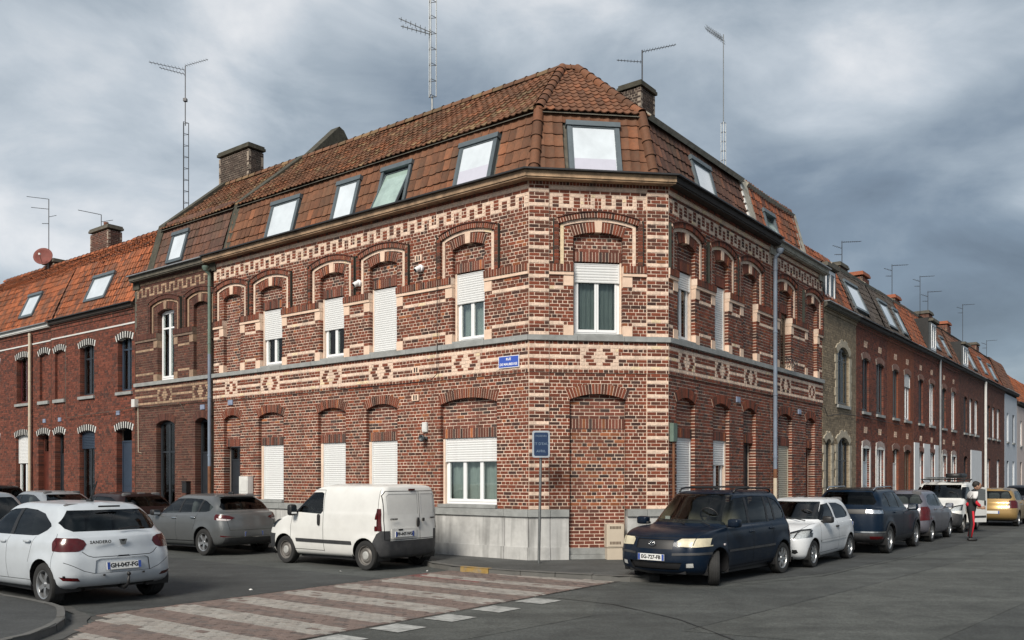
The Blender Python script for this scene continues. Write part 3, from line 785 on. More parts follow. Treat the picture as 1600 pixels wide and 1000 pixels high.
# chamfer
decor(Mc, FC, corner, 0, CH, [(.97, 2.06, 'win', W(shut=.27, panes=2))], [(.89, 2.13, 'blind')], q0=.44, q1=.485, m0=-MT, m1=MT, loz=[1.54])
# right wall
decor(Mc, FR, corner, 0, 6.0, [(.45, 1.33, 'win', W(shut=.24)), (2.40, 3.18, 'win', W(shut=1.0)), (4.10, 4.97, 'blind')],
      [(.40, 1.32, 'win', GF(il=0, ir=0)), (2.30, 3.24, 'win', GF(shut=.4, il=.05)), (4.12, 4.93, 'door', DR(m_dark, .0))], m0=-MT)
Mc.finish(corner, 300, keep=lambda F, a: F is FC or (F is FL and a[1] < 1.2))
plinth(FL, corner, [(0, .63), (.63, 2.72), (2.72, 4.6), (4.6, 6.5), (6.5, 8.4), (8.4, 10.25)], m0=-MT); plinth(FL, corner, [(11.05, 11.5)])
plinth(FC, corner, [(0, .46), (.46, .87)], m0=-MT); plinth(FC, corner, [(2.15, 2.59), (2.59, CH)], m1=MT)
plinth(FR, corner, [(0, 1.4), (1.4, 2.8), (2.8, 4.1)], m0=-MT); plinth(FR, corner, [(4.95, 5.95)])
g = G(); g.box(FC, .885, 2.135, -.3, -.03, -.1, .10); g.box(FC, .89, 2.13, -.3, -.06, .105, .24); g.build('threshold_stone', m_stone, corner)
for F, u0, u1, a, b, wd_ in ((FL, 0, 11.75, -MT, 0, m_wood2), (FC, 0, CH, -MT, MT, m_wood), (FR, 0, 6.1, -MT, 0, m_wood3)): cornice(F, corner, u0, u1, m0=a, m1=b, wood=wd_)  # right board: dark paint with the shade there put into its colour
# roof
RB = (-.86, 9.98); RT = (-3.25, 12.08); R0 = (-.38, 8.22)
def lower(F): return RoofPlane(F, *R0, *RB)
def upper(F): return RoofPlane(F, RB[0]+.10, RB[1]-.02, *RT)
lo_t = lambda sl: MT*(.38+sl/1.82*.48)
up_t = lambda sl: MT*(.76+sl/3.26*2.49)
mossy = lambda u, sl: 'moss' if random.random() < (.25+.4*max(0, math.sin(u*1.1+.6*sl)-.1)) else 'brown'
rl = lower(FL); sky_l = [(1.42, 2.50, .10, 1.38), (4.15, 5.15, .10, 1.38), (6.02, 6.85, .10, 1.38), (8.47, 9.68, .10, 1.38)]
rl.tiles(corner, lo_t, lambda s: 11.55, 'brown', sky_l, tw=.215, te=.305, flat=True, parts=lambda u, s: u < 1.75)
rc = lower(FC); rc.tiles(corner, lo_t, lambda s: CH-lo_t(s), 'brown', [(1.0, 2.12, .08, 1.42)], tw=.215, te=.305, flat=True, parts=lambda u, s: True)
rr_ = lower(FR); rr_.tiles(corner, lo_t, lambda s: 5.9, 'brown2', [(2.55, 3.60, .10, 1.40)], tw=.215, te=.305, flat=True)
for k, q in enumerate(sky_l): rl.skylight(corner, q[0], q[1], q[2], q[3], open_=R(13) if k == 1 else 0, blind=.55 if k == 0 else None)
rc.skylight(corner, 1.0, 2.12, .08, 1.42, blind=.44); rr_.skylight(corner, 2.55, 3.60, .10, 1.40)
upper(FL).tiles(corner, up_t, lambda s: 11.55, mossy, flat=False)
upper(FC).tiles(corner, up_t, lambda s: CH-up_t(s), 'brown', parts=lambda u, s: True)
upper(FR).tiles(corner, up_t, lambda s: 5.9, 'brown')
def hp(F, d, z, sg=0): return F.p(MT*(-d) if sg == 0 else CH-MT*(-d), d, z)
for sg in (0, 1):
    ridge_run(corner, hp(FC, *R0, sg)+[0, 0, .02], hp(FC, *RB, sg)+[0, 0, .02], .12); ridge_run(corner, hp(FC, *RB, sg)+[0, 0, .03], hp(FC, *RT, sg)+[0, 0, .03], .12)
ridge_run(corner, FL.p(MT*3.25, *RT), FL.p(11.5, *RT), .12, pal='moss'); ridge_run(corner, FR.p(MT*3.25, *RT), FR.p(5.9, *RT), .12); ridge_run(corner, hp(FC, *RT, 0), hp(FC, *RT, 1), .12, .2)
for F, ue in ((FL, 11.55), (FR, 5.9)):   # rear slopes
    g = G(); g.add([F.p(MT*3.2, -3.24, 12.06), F.p(ue, -3.24, 12.06), F.p(ue, -6.5, 8.2), F.p(2.6, -6.5, 8.2)], [[0, 1, 2, 3]]); g.build('rear_roof', m_cement, corner)
# party walls
prof = [(.05, 8.2), (-.3, 8.24), R0, RB, RT, (-3.6, 12.1)]
coping(FL, corner, 11.40, 11.74, prof, mat=m_coping, t=.2)
coping(FR, corner, 5.85, 6.35, prof, mat=m_cement_l, t=.2)
# mortar flashing along the right verge, and the cap over the break
g = G()
for k in range(9): g.box(FrG(FR.p(5.80, *R0), FR.U, rr_.n, rr_.S), -.03, .06, 0, .05, .1+k*.21, .24+k*.21)
g.build('verge_mortar', m_whited, corner)
g = G(); rb = upper(FR)
g.box(rb.fr, .5, 5.85, -.02, .10, -.02, .17); g.build('break_capping', m_cement_l, corner)
# ------------------------------------------------------------------ same-style neighbours
def arched_win(F, p, a, b, z0, z1, d=-.16, mat=m_frame_d, panes=2, transom=None, curt=None, sill=True, cz=1., shut=0, smat=m_shut):
    window(F, p, a+.004, b-.004, z0, z1, d, mat, panes, shut, smat, curt, fw=.05, transom=transom, cz=cz)
    if sill: g = G(); g.box(F, a-.06, b+.06, -.2, .07, z0-.10, z0-.002); g.build('window_sill', m_stone, p)
dark = thing('sooty_house', 'soot-darkened brick house between the corner house and the orange-roofed terrace', 'house', tuple(FL.p(11.6, 0, 0)))
Md = Masonry()
def dk_ff(F, p, a, b): arched_win(F, p, a, b, 4.86, 7.02, mat=m_white, transom=6.45, sill=False, curt=m_curt, cz=.75)
def dk_gf(F, p, a, b): arched_win(F, p, a, b, .62, 3.55, mat=m_dark, transom=2.55, curt=m_curt, cz=.62)
def dk_dr(F, p, a, b): door(F, p, a+.01, b-.01, .1, 3.5, -.2, m_dark, .95)
decor(Md, FL, dark, 11.72, 15.91, [(13.66, 14.61, 'open', dk_ff), (11.84, 12.60, 'blind')], [(13.62, 14.68, 'open', dk_gf), (11.82, 12.52, 'open', dk_dr)], pal=('d', 'dc', 'd'), loz=[14.15, 12.2], meander_off=.06)
lay(Md, FL, .5, .0765, 0, 8, 11.72, 15.91, holes=[hole(13.62, 14.68, .62, 9), hole(11.82, 12.52, -1, 9)], pal='o')
Md.finish(dark, 0, m_mortar_d)
g = G()
for a, b in ((12.54, 15.91), (11.72, 11.80)): g.box(FL, a, b, -.2, .05, -.15, .5)
g.build('plinth_stone', m_plinth, dark)
cornice(FL, dark, 11.75, 15.95, z=8.10, wood=m_cement, gut=m_zinc, proj=.26)
pl = RoofPlane(FL, *R0, *RB); pl.tiles(dark, lambda s: 11.7, lambda s: 15.75, 'brown2', [(14.0, 14.85, .45, 1.40)], tw=.2, te=.29, flat=True); pl.skylight(dark, 14.0, 14.85, .45, 1.40)
pu = upper(FL); pu.tiles(dark, lambda s: 11.7, lambda s: 15.75, mossy)
ridge_run(dark, FL.p(11.75, *RT), FL.p(15.7, *RT), .12, pal='moss')
coping(FL, dark, 15.62, 16.0, prof, mat=m_coping, t=.24)
g = G(); g.add([FL.p(11.6, -3.24, 12.06), FL.p(15.8, -3.24, 12.06), FL.p(15.8, -6.5, 8.2), FL.p(11.6, -6.5, 8.2)], [[0, 1, 2, 3]]); g.build('rear_roof', m_cement, dark)
# gable end wall that shows above the lower terrace roof
g = G(); g.prism(FrG(FL.p(15.9, 0, 0), -FL.N, FL.U, (0, 0, 1)), [(0, 6.5), (0, 8.2), (.36, 8.25), (.86, 9.93), (3.25, 12.03), (6.5, 8.2), (6.5, 6.5)], -.06, .06); g.build('gable_wall', m_cement, dark)
# rising rear gable behind the ridge
g = G(); g.prism(FrG(FL.p(11.35, 0, 0), -FL.N, FL.U, (0, 0, 1)), [(3.1, 12.0), (4.55, 13.5), (4.75, 13.42), (5.6, 12.3), (5.6, 11.2), (3.1, 11.6)], -.12, .30); g.build('rear_gable', m_coping, corner)

twin = thing('patterned_terrace_house', 'brick house with cream patterns and bright orange tiled roof, right of the corner house', 'house', tuple(FR.p(6, 0, 0)))
Mt = Masonry()
def tw_ff(F, p, a, b): arched_win(F, p, a+.02, b-.02, 4.86, 6.42, mat=m_frame_w, curt=m_curt, sill=False)
decor(Mt, FR, twin, 6.02, 10.27, [(6.62, 7.52, 'win', tw_ff), (8.92, 9.78, 'blind')], [(6.55, 7.62, 'win', GF(smat=m_shut_y, il=0)), (8.80, 9.58, 'door', DR(m_redwood, .0))], loz=[7.05, (9.25, True)])
Mt.finish(twin, 0)
plinth(FR, twin, [(6.05, 7.4), (7.4, 8.75)]); plinth(FR, twin, [(9.62, 10.25)])
cornice(FR, twin, 6.15, 10.30, z=8.07, wood=m_cement_l, gut=m_zinc, proj=.24)
pt = RoofPlane(FR, *R0, *RB); pt.tiles(twin, lambda s: 6.3, lambda s: 10.0, 'orange_dark', [(7.1, 7.9, .4, 1.2)]); pt.skylight(twin, 7.1, 7.9, .4, 1.2, open_=R(18))
RoofPlane(FR, *RB, *RT).tiles(twin, lambda s: 6.2, lambda s: 10.0, 'orange_dark'); coping(FR, twin, 9.90, 10.32, prof, mat=m_cement_l, t=.2)
g = G(); g.box(RoofPlane(FR, *RB, *RT).fr, 6.3, 10.0, -.02, .12, -.04, .18); g.build('break_capping', m_cement_l, twin)
g = G(); g.prism(FrG(FR.p(10.25, 0, 0), -FR.N, FR.U, (0, 0, 1)), [(0, 6.5), (0, 8.2), (.36, 8.25), (.86, 9.93), (3.25, 12.03), (6.5, 8.2), (6.5, 6.5)], -.06, .06); g.build('gable_wall', m_cement, twin)

# ------------------------------------------------------------------ plain terrace houses
def terrace(name, label, F, u0, u1, zg, pal, ops, roof='brown2', mort=m_mortar_d, zebra=None, rise=.1, band=None, sky=(), break_z=2.0, ridge=True, gut=m_gutter, wood=None, pipes=(), bricks=True, wallmat=None, plinthmat=m_plinth, group=None, ridge_z=1.65, parts=0, vent_rows=None, toppal=None, surround=None):
    """ops: (a, b, z0, zspring, fn) with fn(F, parent, a, b)"""
    t = thing(name, label, 'house', tuple(F.p(u0, 0, 0)), group)
    holes = [hole(a, b, z0, zs, rise, .04) for a, b, z0, zs, fn in ops]
    Ms = Masonry(); n = int((zg-.30)/.076); ov = []
    if vent_rows:
        for zc, us in vent_rows:
            i = int(zc/.076)
            for uc in us:
                for q in range(4):
                    for s in range(3): ov.append((uc-.20+q*.11+s*.02-.02, uc-.20+q*.11+s*.02+.035, i+s*1, i+s+1, 'c', .004, 'b'))
    if toppal: ov.append((u0, u1, n-toppal[1], n, toppal[0], .0, 'e'))
    if bricks:
        lay(Ms, F, .0, .076, 5 if plinthmat else 0, n, u0, u1, ov, holes, pal=pal, st=.22, jt=.009)
        for a, b, z0, zs, fn in ops:
            c, h = (a+b)/2, (b-a)/2
            if zebra: 
                Rn = max(7, int(2.1*h/.075)) | 1
                arch_ring(Ms, F, c, h+.03, zs-.01, rise, .20, -.15, .03, pal=None, single=None, n=Rn) if False else zebra_ring(Ms, F, c, h, zs, rise, zebra)
            elif surround: pass
            else: arch_ring(Ms, F, c, h+.01, zs, rise, .21, -.15, .012, .068, pal)
        Ms.finish(t, parts, mort)
    else:
        g = G(); 
        # rendered wall: strips around the openings
        zz = sorted({0, zg-.3, *[o[2] for o in ops if 0 < o[2]], *[o[3]+rise*.6 for o in ops]})
        for za, zb in zip(zz, zz[1:]):
            gp = [(a, b) for a, b, z0, zs, fn in ops if z0 <= (za+zb)/2 <= zs+rise*.6]
            for a, b in segs_between(u0, u1, gp): g.box(F, a, b, -.25, 0, za, zb)
        g.build('rendered_wall', wallmat, t)
    if plinthmat:
        for k, (a, b) in enumerate(segs_between(u0, u1, [(o[0], o[1]) for o in ops if o[2] < .3])):
            g = G(); g.box(F, a+.003, b-.003, -.2, .03, -.15, .385); g.build('plinth_stone', plinthmat, t)
    for a, b, z0, zs, fn in ops: fn(F, t, a, b)
    if band: g = G(); g.box(F, u0, u1, -.05, .02, band-.025, band+.025); g.build('white_band', m_whited, t)
    # corbelled top and gutter
    zt = n*.076
    if bricks:
        Mk = Masonry(); lay(Mk, F, zt, (zg-.12-zt)/2, 0, 2, u0, u1, [(u0, u1, 0, 1, pal, .03, 'h'), (u0, u1, 1, 2, pal, .07, 's')], pal=pal); Mk.finish(t, 0, mort)
    cornice(F, t, u0, u1, z=zg-.16, wood=wood or m_wood3, gut=gut, proj=.18, h=.12)
    rp = RoofPlane(F, -.04, zg, -.9, zg+break_z)
    rp.tiles(t, lambda s: u0+.05, lambda s: u1-.05, roof, [q[:4] for q in sky])
    for q in sky: rp.skylight(t, *q[:4], **(q[4] if len(q) > 4 else {}))
    ru = RoofPlane(F, -.9, zg+break_z, -3.2, zg+break_z+ridge_z); ru.tiles(t, lambda s: u0, lambda s: u1, roof)
    g = G(); g.add([F.p(u0, -3.2, zg+break_z+ridge_z), F.p(u1, -3.2, zg+break_z+ridge_z), F.p(u1, -6.5, zg), F.p(u0, -6.5, zg)], [[0, 1, 2, 3]]); g.build('rear_roof', m_cement, t)
    for e in (u0+.03, u1-.03): g = G(); g.prism(FrG(F.p(e, 0, 0), -F.N, F.U, (0, 0, 1)), [(.02, zg-.4), (.04, zg), (.9, zg+break_z-.03), (3.2, zg+break_z+ridge_z-.03), (6.5, zg-.05), (6.5, zg-.4)], -.02, .02); g.build('gable_wall', m_cement, t)
    if ridge: ridge_run(t, F.p(u0, -3.2, zg+break_z+ridge_z), F.p(u1, -3.2, zg+break_z+ridge_z), .12, pal=roof if isinstance(roof, str) else 'orange')
    return t, rp
def zebra_ring(Ms, F, c, h, zs, rise, cols):
    Rr = arch_geo(h+.05, rise); zc = zs+rise-Rr+.01; a = math.asin(min(1, (h+.06)/Rr)); n = max(9, int(2*a*Rr/.07)) | 1; st = 2*a/n
    for i in range(n):
        b0, b1 = -a+i*st+.002, -a+(i+1)*st-.002; lo, hi = Rr, Rr+.21
        P = lambda r, an: (c+r*math.sin(an), zc+r*math.cos(an))
        Ms.gb.prism(F, [P(lo, b0), P(lo, b1), P(hi, b1), P(hi, b0)], -.15, .035 if i % 2 else .02, cols[i % 2])
def aw(z0, z1, **k): return lambda F, p, a, b: arched_win(F, p, a, b, z0, z1, d=-.07 if F is FR else -.16, **k)
def bl(z0, z1, pal='o'):
    def f(F, p, a, b):
        Ms = Masonry(); lay(Ms, F, z0, .076, 0, int((z1-z0)/.076), a+.003, b-.003, d=-.09, pal=pal, st=.22, jt=.009, md=.1); Ms.finish(p, 0, m_mortar_d)
        g = G(); g.box(F, a-.06, b+.06, -.1, .07, z0-.12, z0-.002); g.build('window_sill', m_stone, p)
    return f
def dd(mat, light=.6, z1=3.45): return lambda F, p, a, b: (door(F, p, a+.005, b-.005, .1, z1, -.08 if F is FR else -.2, mat, light), G_step(F, p, a, b))
def G_step(F, p, a, b): g = G(); g.box(F, a, b, -.3, .08, -.12, .1); return g.build('door_step', m_stone, p)
ZEB = ((.66, .66, .63), (.03, .03, .032))
m_blue_d = material('blue_grey_paint', (.03, .045, .07), .4, var=.15); m_redfr = material('dark_red_paint', (.07, .012, .014), .4, var=.2)
orange = terrace('orange_roofed_house', 'red brick house with orange tiled roof and zebra arches, next to the sooty house', FL, 15.95, 21.77, 7.5, 'o',
    [(16.15, 17.05, 4.60, 6.28, aw(4.60, 6.5, mat=m_blue_d, transom=6.0, curt=m_curt)), (18.63, 19.63, 4.60, 6.28, aw(4.60, 6.5, mat=m_dark, transom=5.9, curt=m_curt_r)), (20.75, 21.5, 4.60, 6.28, bl(4.6, 6.45)),
     (16.15, 17.13, -.1, 3.3, dd(m_blue_d, .0, 3.0)), (18.59, 19.67, .75, 3.3, aw(.75, 3.45, mat=m_dark, shut=.25, smat=m_blue_d, curt=m_curt)), (20.81, 21.5, -.1, 3.3, dd(m_dark, .8))],
    'orange', zebra=ZEB, band=6.83, sky=[(18.35, 19.75, .5, 1.45)])[0]
far_l = terrace('far_orange_house', 'red brick house with orange roof at the left edge, pale drainpipe on its front', FL, 21.80, 33.5, 7.46, 'o',
    [(21.99, 22.71, 4.60, 6.28, bl(4.6, 6.45)), (23.56, 24.65, 4.60, 6.28, aw(4.6, 6.5, mat=m_redfr, curt=m_curt_r)), (26.2, 27.2, 4.60, 6.28, aw(4.6, 6.5, mat=m_white, curt=m_curt)), (29.5, 30.5, 4.6, 6.28, aw(4.6, 6.5, mat=m_white, curt=m_curt)),
     (21.99, 22.82, -.1, 3.3, dd(m_redwood, .7)), (23.56, 24.71, .75, 3.3, aw(.75, 3.45, mat=m_white, shut=.42, curt=m_curt)), (26.2, 27.2, .75, 3.3, aw(.75, 3.45, mat=m_dark, curt=m_curt)), (29.5, 30.4, -.1, 3.3, dd(m_dark, .6))],
    'orange', zebra=ZEB, band=6.80, sky=[(23.85, 24.95, .55, 1.5), (28.5, 29.5, .5, 1.4)], gut=m_zinc, wood=m_whited)[0]

# right-hand row
m_tanst = material('pale_stone_surround', (.36, .32, .25), .9, var=.25, scale=6, bump=.4)
def stones(F, p, a, b, z0, zs, rise, wd=.2):
    """toothed stone surround, one block after another"""
    k = 0; z = z0
    while z < zs-.05:
        for s in (-1, 1):
            q = wd+(.06 if k % 2 else 0); x = (a-q, a-.002) if s < 0 else (b+.002, b+q); g = G(); g.box(F, x[0], x[1], -.15, .03, z+.004, min(z+.27, zs)-.004); g.build('surround_stone', m_tanst, p)
        z += .27; k += 1
    c, h = (a+b)/2, (b-a)/2; Rr = arch_geo(h+.01, rise); zc = zs+rise-Rr; an = math.asin(min(1, (h+.01)/Rr)); n = 7
    for i in range(n):
        b0, b1 = -an+2*an*i/n+.006, -an+2*an*(i+1)/n-.006; P = lambda r, t: (c+r*math.sin(t), zc+r*math.cos(t)); e = .2+(.05 if i % 2 == 0 else 0)
        g = G(); g.prism(F, [P(Rr, b0), P(Rr, b1), P(Rr+e, b1), P(Rr+e, b0)], -.15, .035); g.build('surround_stone', m_tanst, p)
def sw(z0, zs, rise, inner): return lambda F, p, a, b: (inner(F, p, a, b), stones(F, p, a, b, z0, zs, rise))
tan, _ = terrace('tan_brick_house', 'tan brick house with pale stone window surrounds and a white dormer', FR, 10.30, 13.84, 7.3, 'y',
    [(11.75, 13.0, 4.15, 5.80, sw(4.15, 5.8, .28, aw(4.15, 6.05, mat=m_frame_d, panes=2, curt=m_curt, transom=5.6))), (11.75, 13.0, .7, 2.85, sw(.7, 2.85, .25, aw(.7, 3.1, mat=m_dark, transom=2.3, curt=m_curt))), (10.56, 11.1, -.1, 2.85, sw(.1, 2.85, .15, dd(m_frame_d, .6, 3.0)))],
    'orange_dark', mort=material('tan_mortar', (.2, .16, .1), .9), rise=.25, surround=1, gut=m_zinc, wood=m_cement)
# white dormer of the tan house
def dormer(p, F, u0, u1, z0, z1, d=.0, cheek=m_frame_d, mat=m_white):
    window(F, p, u0, u1, z0, z1, d, mat, 2, 0, m_shut, m_curt, fw=.06)
    g = G()
    for e in (u0-.05, u1): g.box(F, e, e+.05, -1.1, d, z0-.1, z1+.06)
    g.box(F, u0, u1, -1.1, d-.02, z0-.12, z0-.004); g.build('dormer_cheek', cheek, p)
    g = G(); g.box(F, u0-.12, u1+.12, -1.2, d+.12, z1+.062, z1+.18); g.build('dormer_roof', m_cement, p)
dormer(tan, FR, 10.95, 11.95, 7.5, 8.45, -.12)
m_white_r = material('white_render', (.62, .64, .66), .8, var=.08, scale=3, grime=.25, gcol=(.3, .3, .3)); m_blue_r = material('pale_blue_render', (.41, .45, .50), .85, var=.1, scale=3); m_pink_r = material('pale_pink_render', (.46, .40, .38), .85, var=.1, scale=3)
m_teal = material('teal_door', (.16, .22, .24), .5); m_blu2 = material('light_blue_door', (.34, .41, .46), .5)
def wsur(z0, zs, inner, wd=.12):   # painted surround
    def f(F, p, a, b):
        inner(F, p, a, b); c, h = (a+b)/2, (b-a)/2
        g = G(); g.box(F, a-wd, a-.002, -.1, .025, z0, zs); g.box(F, b+.002, b+wd, -.1, .025, z0, zs)
        g.prism(F, [(a-wd, zs+.002), (b+wd, zs+.002), (b+wd*.6, zs+.24), (c, zs+.32), (a-wd*.6, zs+.24)], -.1, .028); g.build('painted_surround', m_whited, p)
    return f
rows = [(13.87, 17.9, 'o', 'slate', 'red brick terrace house with a pale blue door, next to the tan brick house'), (17.93, 22.0, 'p', 'slate', 'red brick terrace house with a part-lowered shutter upstairs, second past the tan house'), (22.03, 26.6, 'o', 'orange_dark', 'terrace house with white painted ground floor and a tall dormer'),
        (26.63, 31.4, 'o', 'brown2', 'red brick terrace house with white surrounds, just beyond the white painted ground floor'), (31.43, 38.2, 'd', 'brown2', 'dark brick terrace house with a plain white panel on the ground floor'), (38.23, 45.7, 'd', 'orange_dark', 'dark brick terrace house just beyond the tall pale drainpipe')]
GRP = 'terrace houses along the right-hand street'
m_or = material('orange_painted_brick', (1,1,1), .85, attr='Col')
for k, (a, b, pal, rf, lb) in enumerate(rows):
    W_ = b-a; ops = []
    nfr = (m_white, m_frame_d, m_white)[k % 3]
    f1, f2 = (a+W_*.18, a+W_*.18+.8), (a+W_*.62, a+W_*.62+.95)
    up = lambda m, sh=0: aw(4.1, 6.05, mat=m, curt=m_curt, shut=sh)
    ops.append((f1[0], f1[1], 4.1, 5.9, aw(4.1, 6.05, mat=(m_dark, m_frame_d)[k % 2], curt=None))); ops.append((f2[0], f2[1], 4.1, 5.9, up(m_white if k else m_frame_d, .3 if k == 1 else 0)))
    if W_ > 6: ops.append((a+W_*.40, a+W_*.40+.8, 4.1, 5.9, up(m_white)))
    gfw = aw(.75, 2.95, mat=(m_white, m_frame_w, m_white, m_white, m_dark, m_white)[k], curt=m_curt if k % 2 else None); gdr = dd((m_blu2, m_whited, m_white, m_white, m_dark, m_white)[k], .6, 2.95)
    if k in (0, 3): gfw = wsur(.75, 2.8, gfw); gdr = wsur(0.1, 2.8, gdr)
    ops.append((f1[0], f1[0]+.85, -.1, 2.8, gdr)); ops.append((f2[0], f2[1], .75, 2.8, gfw))
    sk = {0: [(14.5, 16.0, .45, 1.5)], 1: [(18.8, 20.0, .4, 1.5), (21.0, 21.7, .4, 1.5)], 2: [], 3: [(27.3, 28.2, .5, 1.5), (29.6, 30.4, .4, 1.4)], 4: [(36.3, 37.3, .4, 1.5)], 5: [(40, 41, .5, 1.5), (43, 44.2, .4, 1.4)]}[k]
    t, rp = terrace('terrace_house', lb, FR, a, b, 7.3+k*.02, pal, ops, rf, zebra=((.35, .3, .26), (.12, .06, .05)) if k < 4 else None, sky=sk, group=GRP,
        vent_rows=[(6.45, [(f1[0]+f1[1])/2, (f2[0]+f2[1])/2]), (3.35, [(f1[0]+f1[1])/2, (f2[0]+f2[1])/2])] if k < 4 else None, gut=m_zinc if k in (2, 4) else m_gutter, plinthmat=m_plinth, break_z=1.95)
    if k == 2:
        for c0, c1 in segs_between(a, b, [(o[0], o[1]) for o in ops if o[2] < 1]):
            g = G(); g.box(FR, c0, c1, 0, .035, .0, 3.25); g.build('white_render', m_white_r, t)
        dormer(t, FR, 25.3, 26.3, 7.55, 8.75, -.02, mat=m_white)
    if k == 4:
        g = G(); g.box(FR, f2[0]-1.2, f2[1]+.9, -.02, .04, 1.35, 3.25); g.build('white_panel', m_white_r, t); dormer(t, FR, 32.6, 33.9, 7.6, 8.6, -.02)
    g = G(); g.box(RoofPlane(FR, -.9, 9.25+k*.02, -3.2, 10.9).fr, a, b, -.02, .10, -.04, .16); g.build('break_capping', m_cement_l if k < 3 else m_cement, t)
blue, _ = terrace('pale_blue_house', 'pale blue rendered house near the end of the right-hand street', FR, 45.75, 51.0, 7.45, 'o', [(46.6, 47.4, 4.1, 5.9, aw(4.1, 6, mat=m_white, curt=m_curt)), (49, 49.9, 4.1, 5.9, aw(4.1, 6, mat=m_frame_d, curt=m_curt)), (46.6, 47.4, -.1, 2.8, dd(m_blue_d, .5, 2.9)), (49, 49.9, .8, 2.8, aw(.8, 2.9, mat=m_white, curt=m_curt))], 'brown2', bricks=False, wallmat=m_blue_r, gut=m_zinc)
pink, _ = terrace('pale_pink_house', 'pale pink rendered house with bright orange roof at the far end', FR, 51.05, 62.0, 7.0, 'o', [(52.5, 53.4, 4.0, 5.7, aw(4.0, 5.8, mat=m_white, curt=m_curt)), (56, 57, 4.0, 5.7, aw(4.0, 5.8, mat=m_white, curt=m_curt)), (52.5, 53.4, -.1, 2.8, dd(m_dark, .5, 2.9)), (56, 57, .8, 2.8, aw(.8, 2.9, mat=m_white, curt=m_curt))], 'orange', bricks=False, wallmat=m_pink_r)
# ------------------------------------------------------------------ ground
def ground_mat(name, c, patch=.25, fine=.35, rough=.85, spots=.0, cracks=False):
    m = bpy.data.materials.new(name); m.use_nodes = True; t = m.node_tree; L = t.links; p = t.nodes['Principled BSDF']
    tc = t.nodes.new('ShaderNodeTexCoord')
    def nz(sc, det=6, dist=0):
        n = t.nodes.new('ShaderNodeTexNoise'); n.inputs['Scale'].default_value = sc; n.inputs['Detail'].default_value = det; n.inputs['Roughness'].default_value = .62; n.inputs['Distortion'].default_value = dist; L.new(tc.outputs['Object'], n.inputs['Vector']); return n.outputs[0]
    def mr(s, a, b, lo, hi):
        r = t.nodes.new('ShaderNodeMapRange'); r.inputs[1].default_value = a; r.inputs[2].default_value = b; r.inputs[3].default_value = lo; r.inputs[4].default_value = hi; L.new(s, r.inputs[0]); return r.outputs[0]
    def mul(a, b):
        n = t.nodes.new('ShaderNodeMath'); n.operation = 'MULTIPLY'; L.new(a, n.inputs[0]); L.new(b, n.inputs[1]); return n.outputs[0]
    f = mul(mr(nz(.35, 5, .6), .35, .65, 1-patch, 1+patch), mr(nz(28, 5), .3, .7, 1-fine, 1+fine))
    f = mul(f, mr(nz(1.7, 9, .9), .32, .68, .74, 1.2))
    vo = t.nodes.new('ShaderNodeTexVoronoi'); vo.inputs['Scale'].default_value = 90; L.new(tc.outputs['Object'], vo.inputs['Vector'])
    f = mul(f, mr(vo.outputs['Distance'], .0, .7, .75, 1.2))
    mp = t.nodes.new('ShaderNodeMapping'); mp.inputs['Rotation'].default_value = (0, 0, -math.atan2(dR[1], dR[0])); mp.inputs['Scale'].default_value = (.10, 1.1, 1); L.new(tc.outputs['Object'], mp.inputs[0])
    sn = t.nodes.new('ShaderNodeTexNoise'); sn.inputs['Scale'].default_value = 1.3; sn.inputs['Detail'].default_value = 7; sn.inputs['Roughness'].default_value = .6; L.new(mp.outputs[0], sn.inputs['Vector'])
    f = mul(f, mr(sn.outputs[0], .33, .67, .78, 1.22))
    sp = nz(9, 2); f = mul(f, mr(sp, .70, .74, 1.0, 1.45)); ol = nz(1.1, 4, 1.2); f = mul(f, mr(ol, .64, .74, 1.0, .62))
    sc = t.nodes.new('ShaderNodeVectorMath'); sc.operation = 'SCALE'; sc.inputs[0].default_value = c; L.new(f, sc.inputs['Scale'])
    L.new(sc.outputs[0], p.inputs['Base Color']); p.inputs['Roughness'].default_value = rough
    bu = t.nodes.new('ShaderNodeBump'); bu.inputs['Strength'].default_value = .35; bu.inputs['Distance'].default_value = .01; L.new(vo.outputs['Distance'], bu.inputs['Height']); L.new(bu.outputs[0], p.inputs['Normal'])
    return m
m_asph = ground_mat('asphalt', (.054, .058, .055)); m_asph2 = ground_mat('asphalt_patch', (.038, .041, .041), .15); m_asph3 = ground_mat('old_asphalt', (.064, .068, .063), .2)
m_pave = ground_mat('pavement_asphalt', (.056, .058, .056), .2)
m_kerb = material('kerb_granite', (.105, .104, .098), .85, var=.3, scale=6, bump=.4, bscale=40, grime=.5, gscale=3)
m_kerb_y = material('yellow_painted_kerb', (.28, .18, .05), .8, var=.35, scale=6, grime=1.0, gscale=5, gcol=(.2, .19, .17))
m_tar = material('tar_seam', (.026, .027, .027), .7, var=.2)
m_line = material('road_paint', (.34, .345, .33), .75, var=.3, scale=9, grime=.85, gscale=7, gcol=(.11, .115, .11))
ZR = -.10
def flat(name, pts, z, mat, parent=None):
    tri = geometry.tessellate_polygon([[Vector((p[0], p[1], 0)) for p in pts]])
    g = G(); V = [(p[0], p[1], z) for p in pts]; Fc = []
    for t in tri:
        a, b, c = (Vector(V[i]) for i in t)
        Fc.append(list(t) if (b-a).cross(c-a).z > 0 else list(t)[::-1])
    g.add(V, Fc); return g.build(name, mat, parent)
lp = lambda u, n: tuple(FL.p(u, n, 0)[:2]); rp2 = lambda u, n: tuple(FR.p(u, n, 0)[:2])
road = struct(flat('road', [(-250, -60), (250, -60), (250, 400), (-250, 400)], ZR, m_asph))
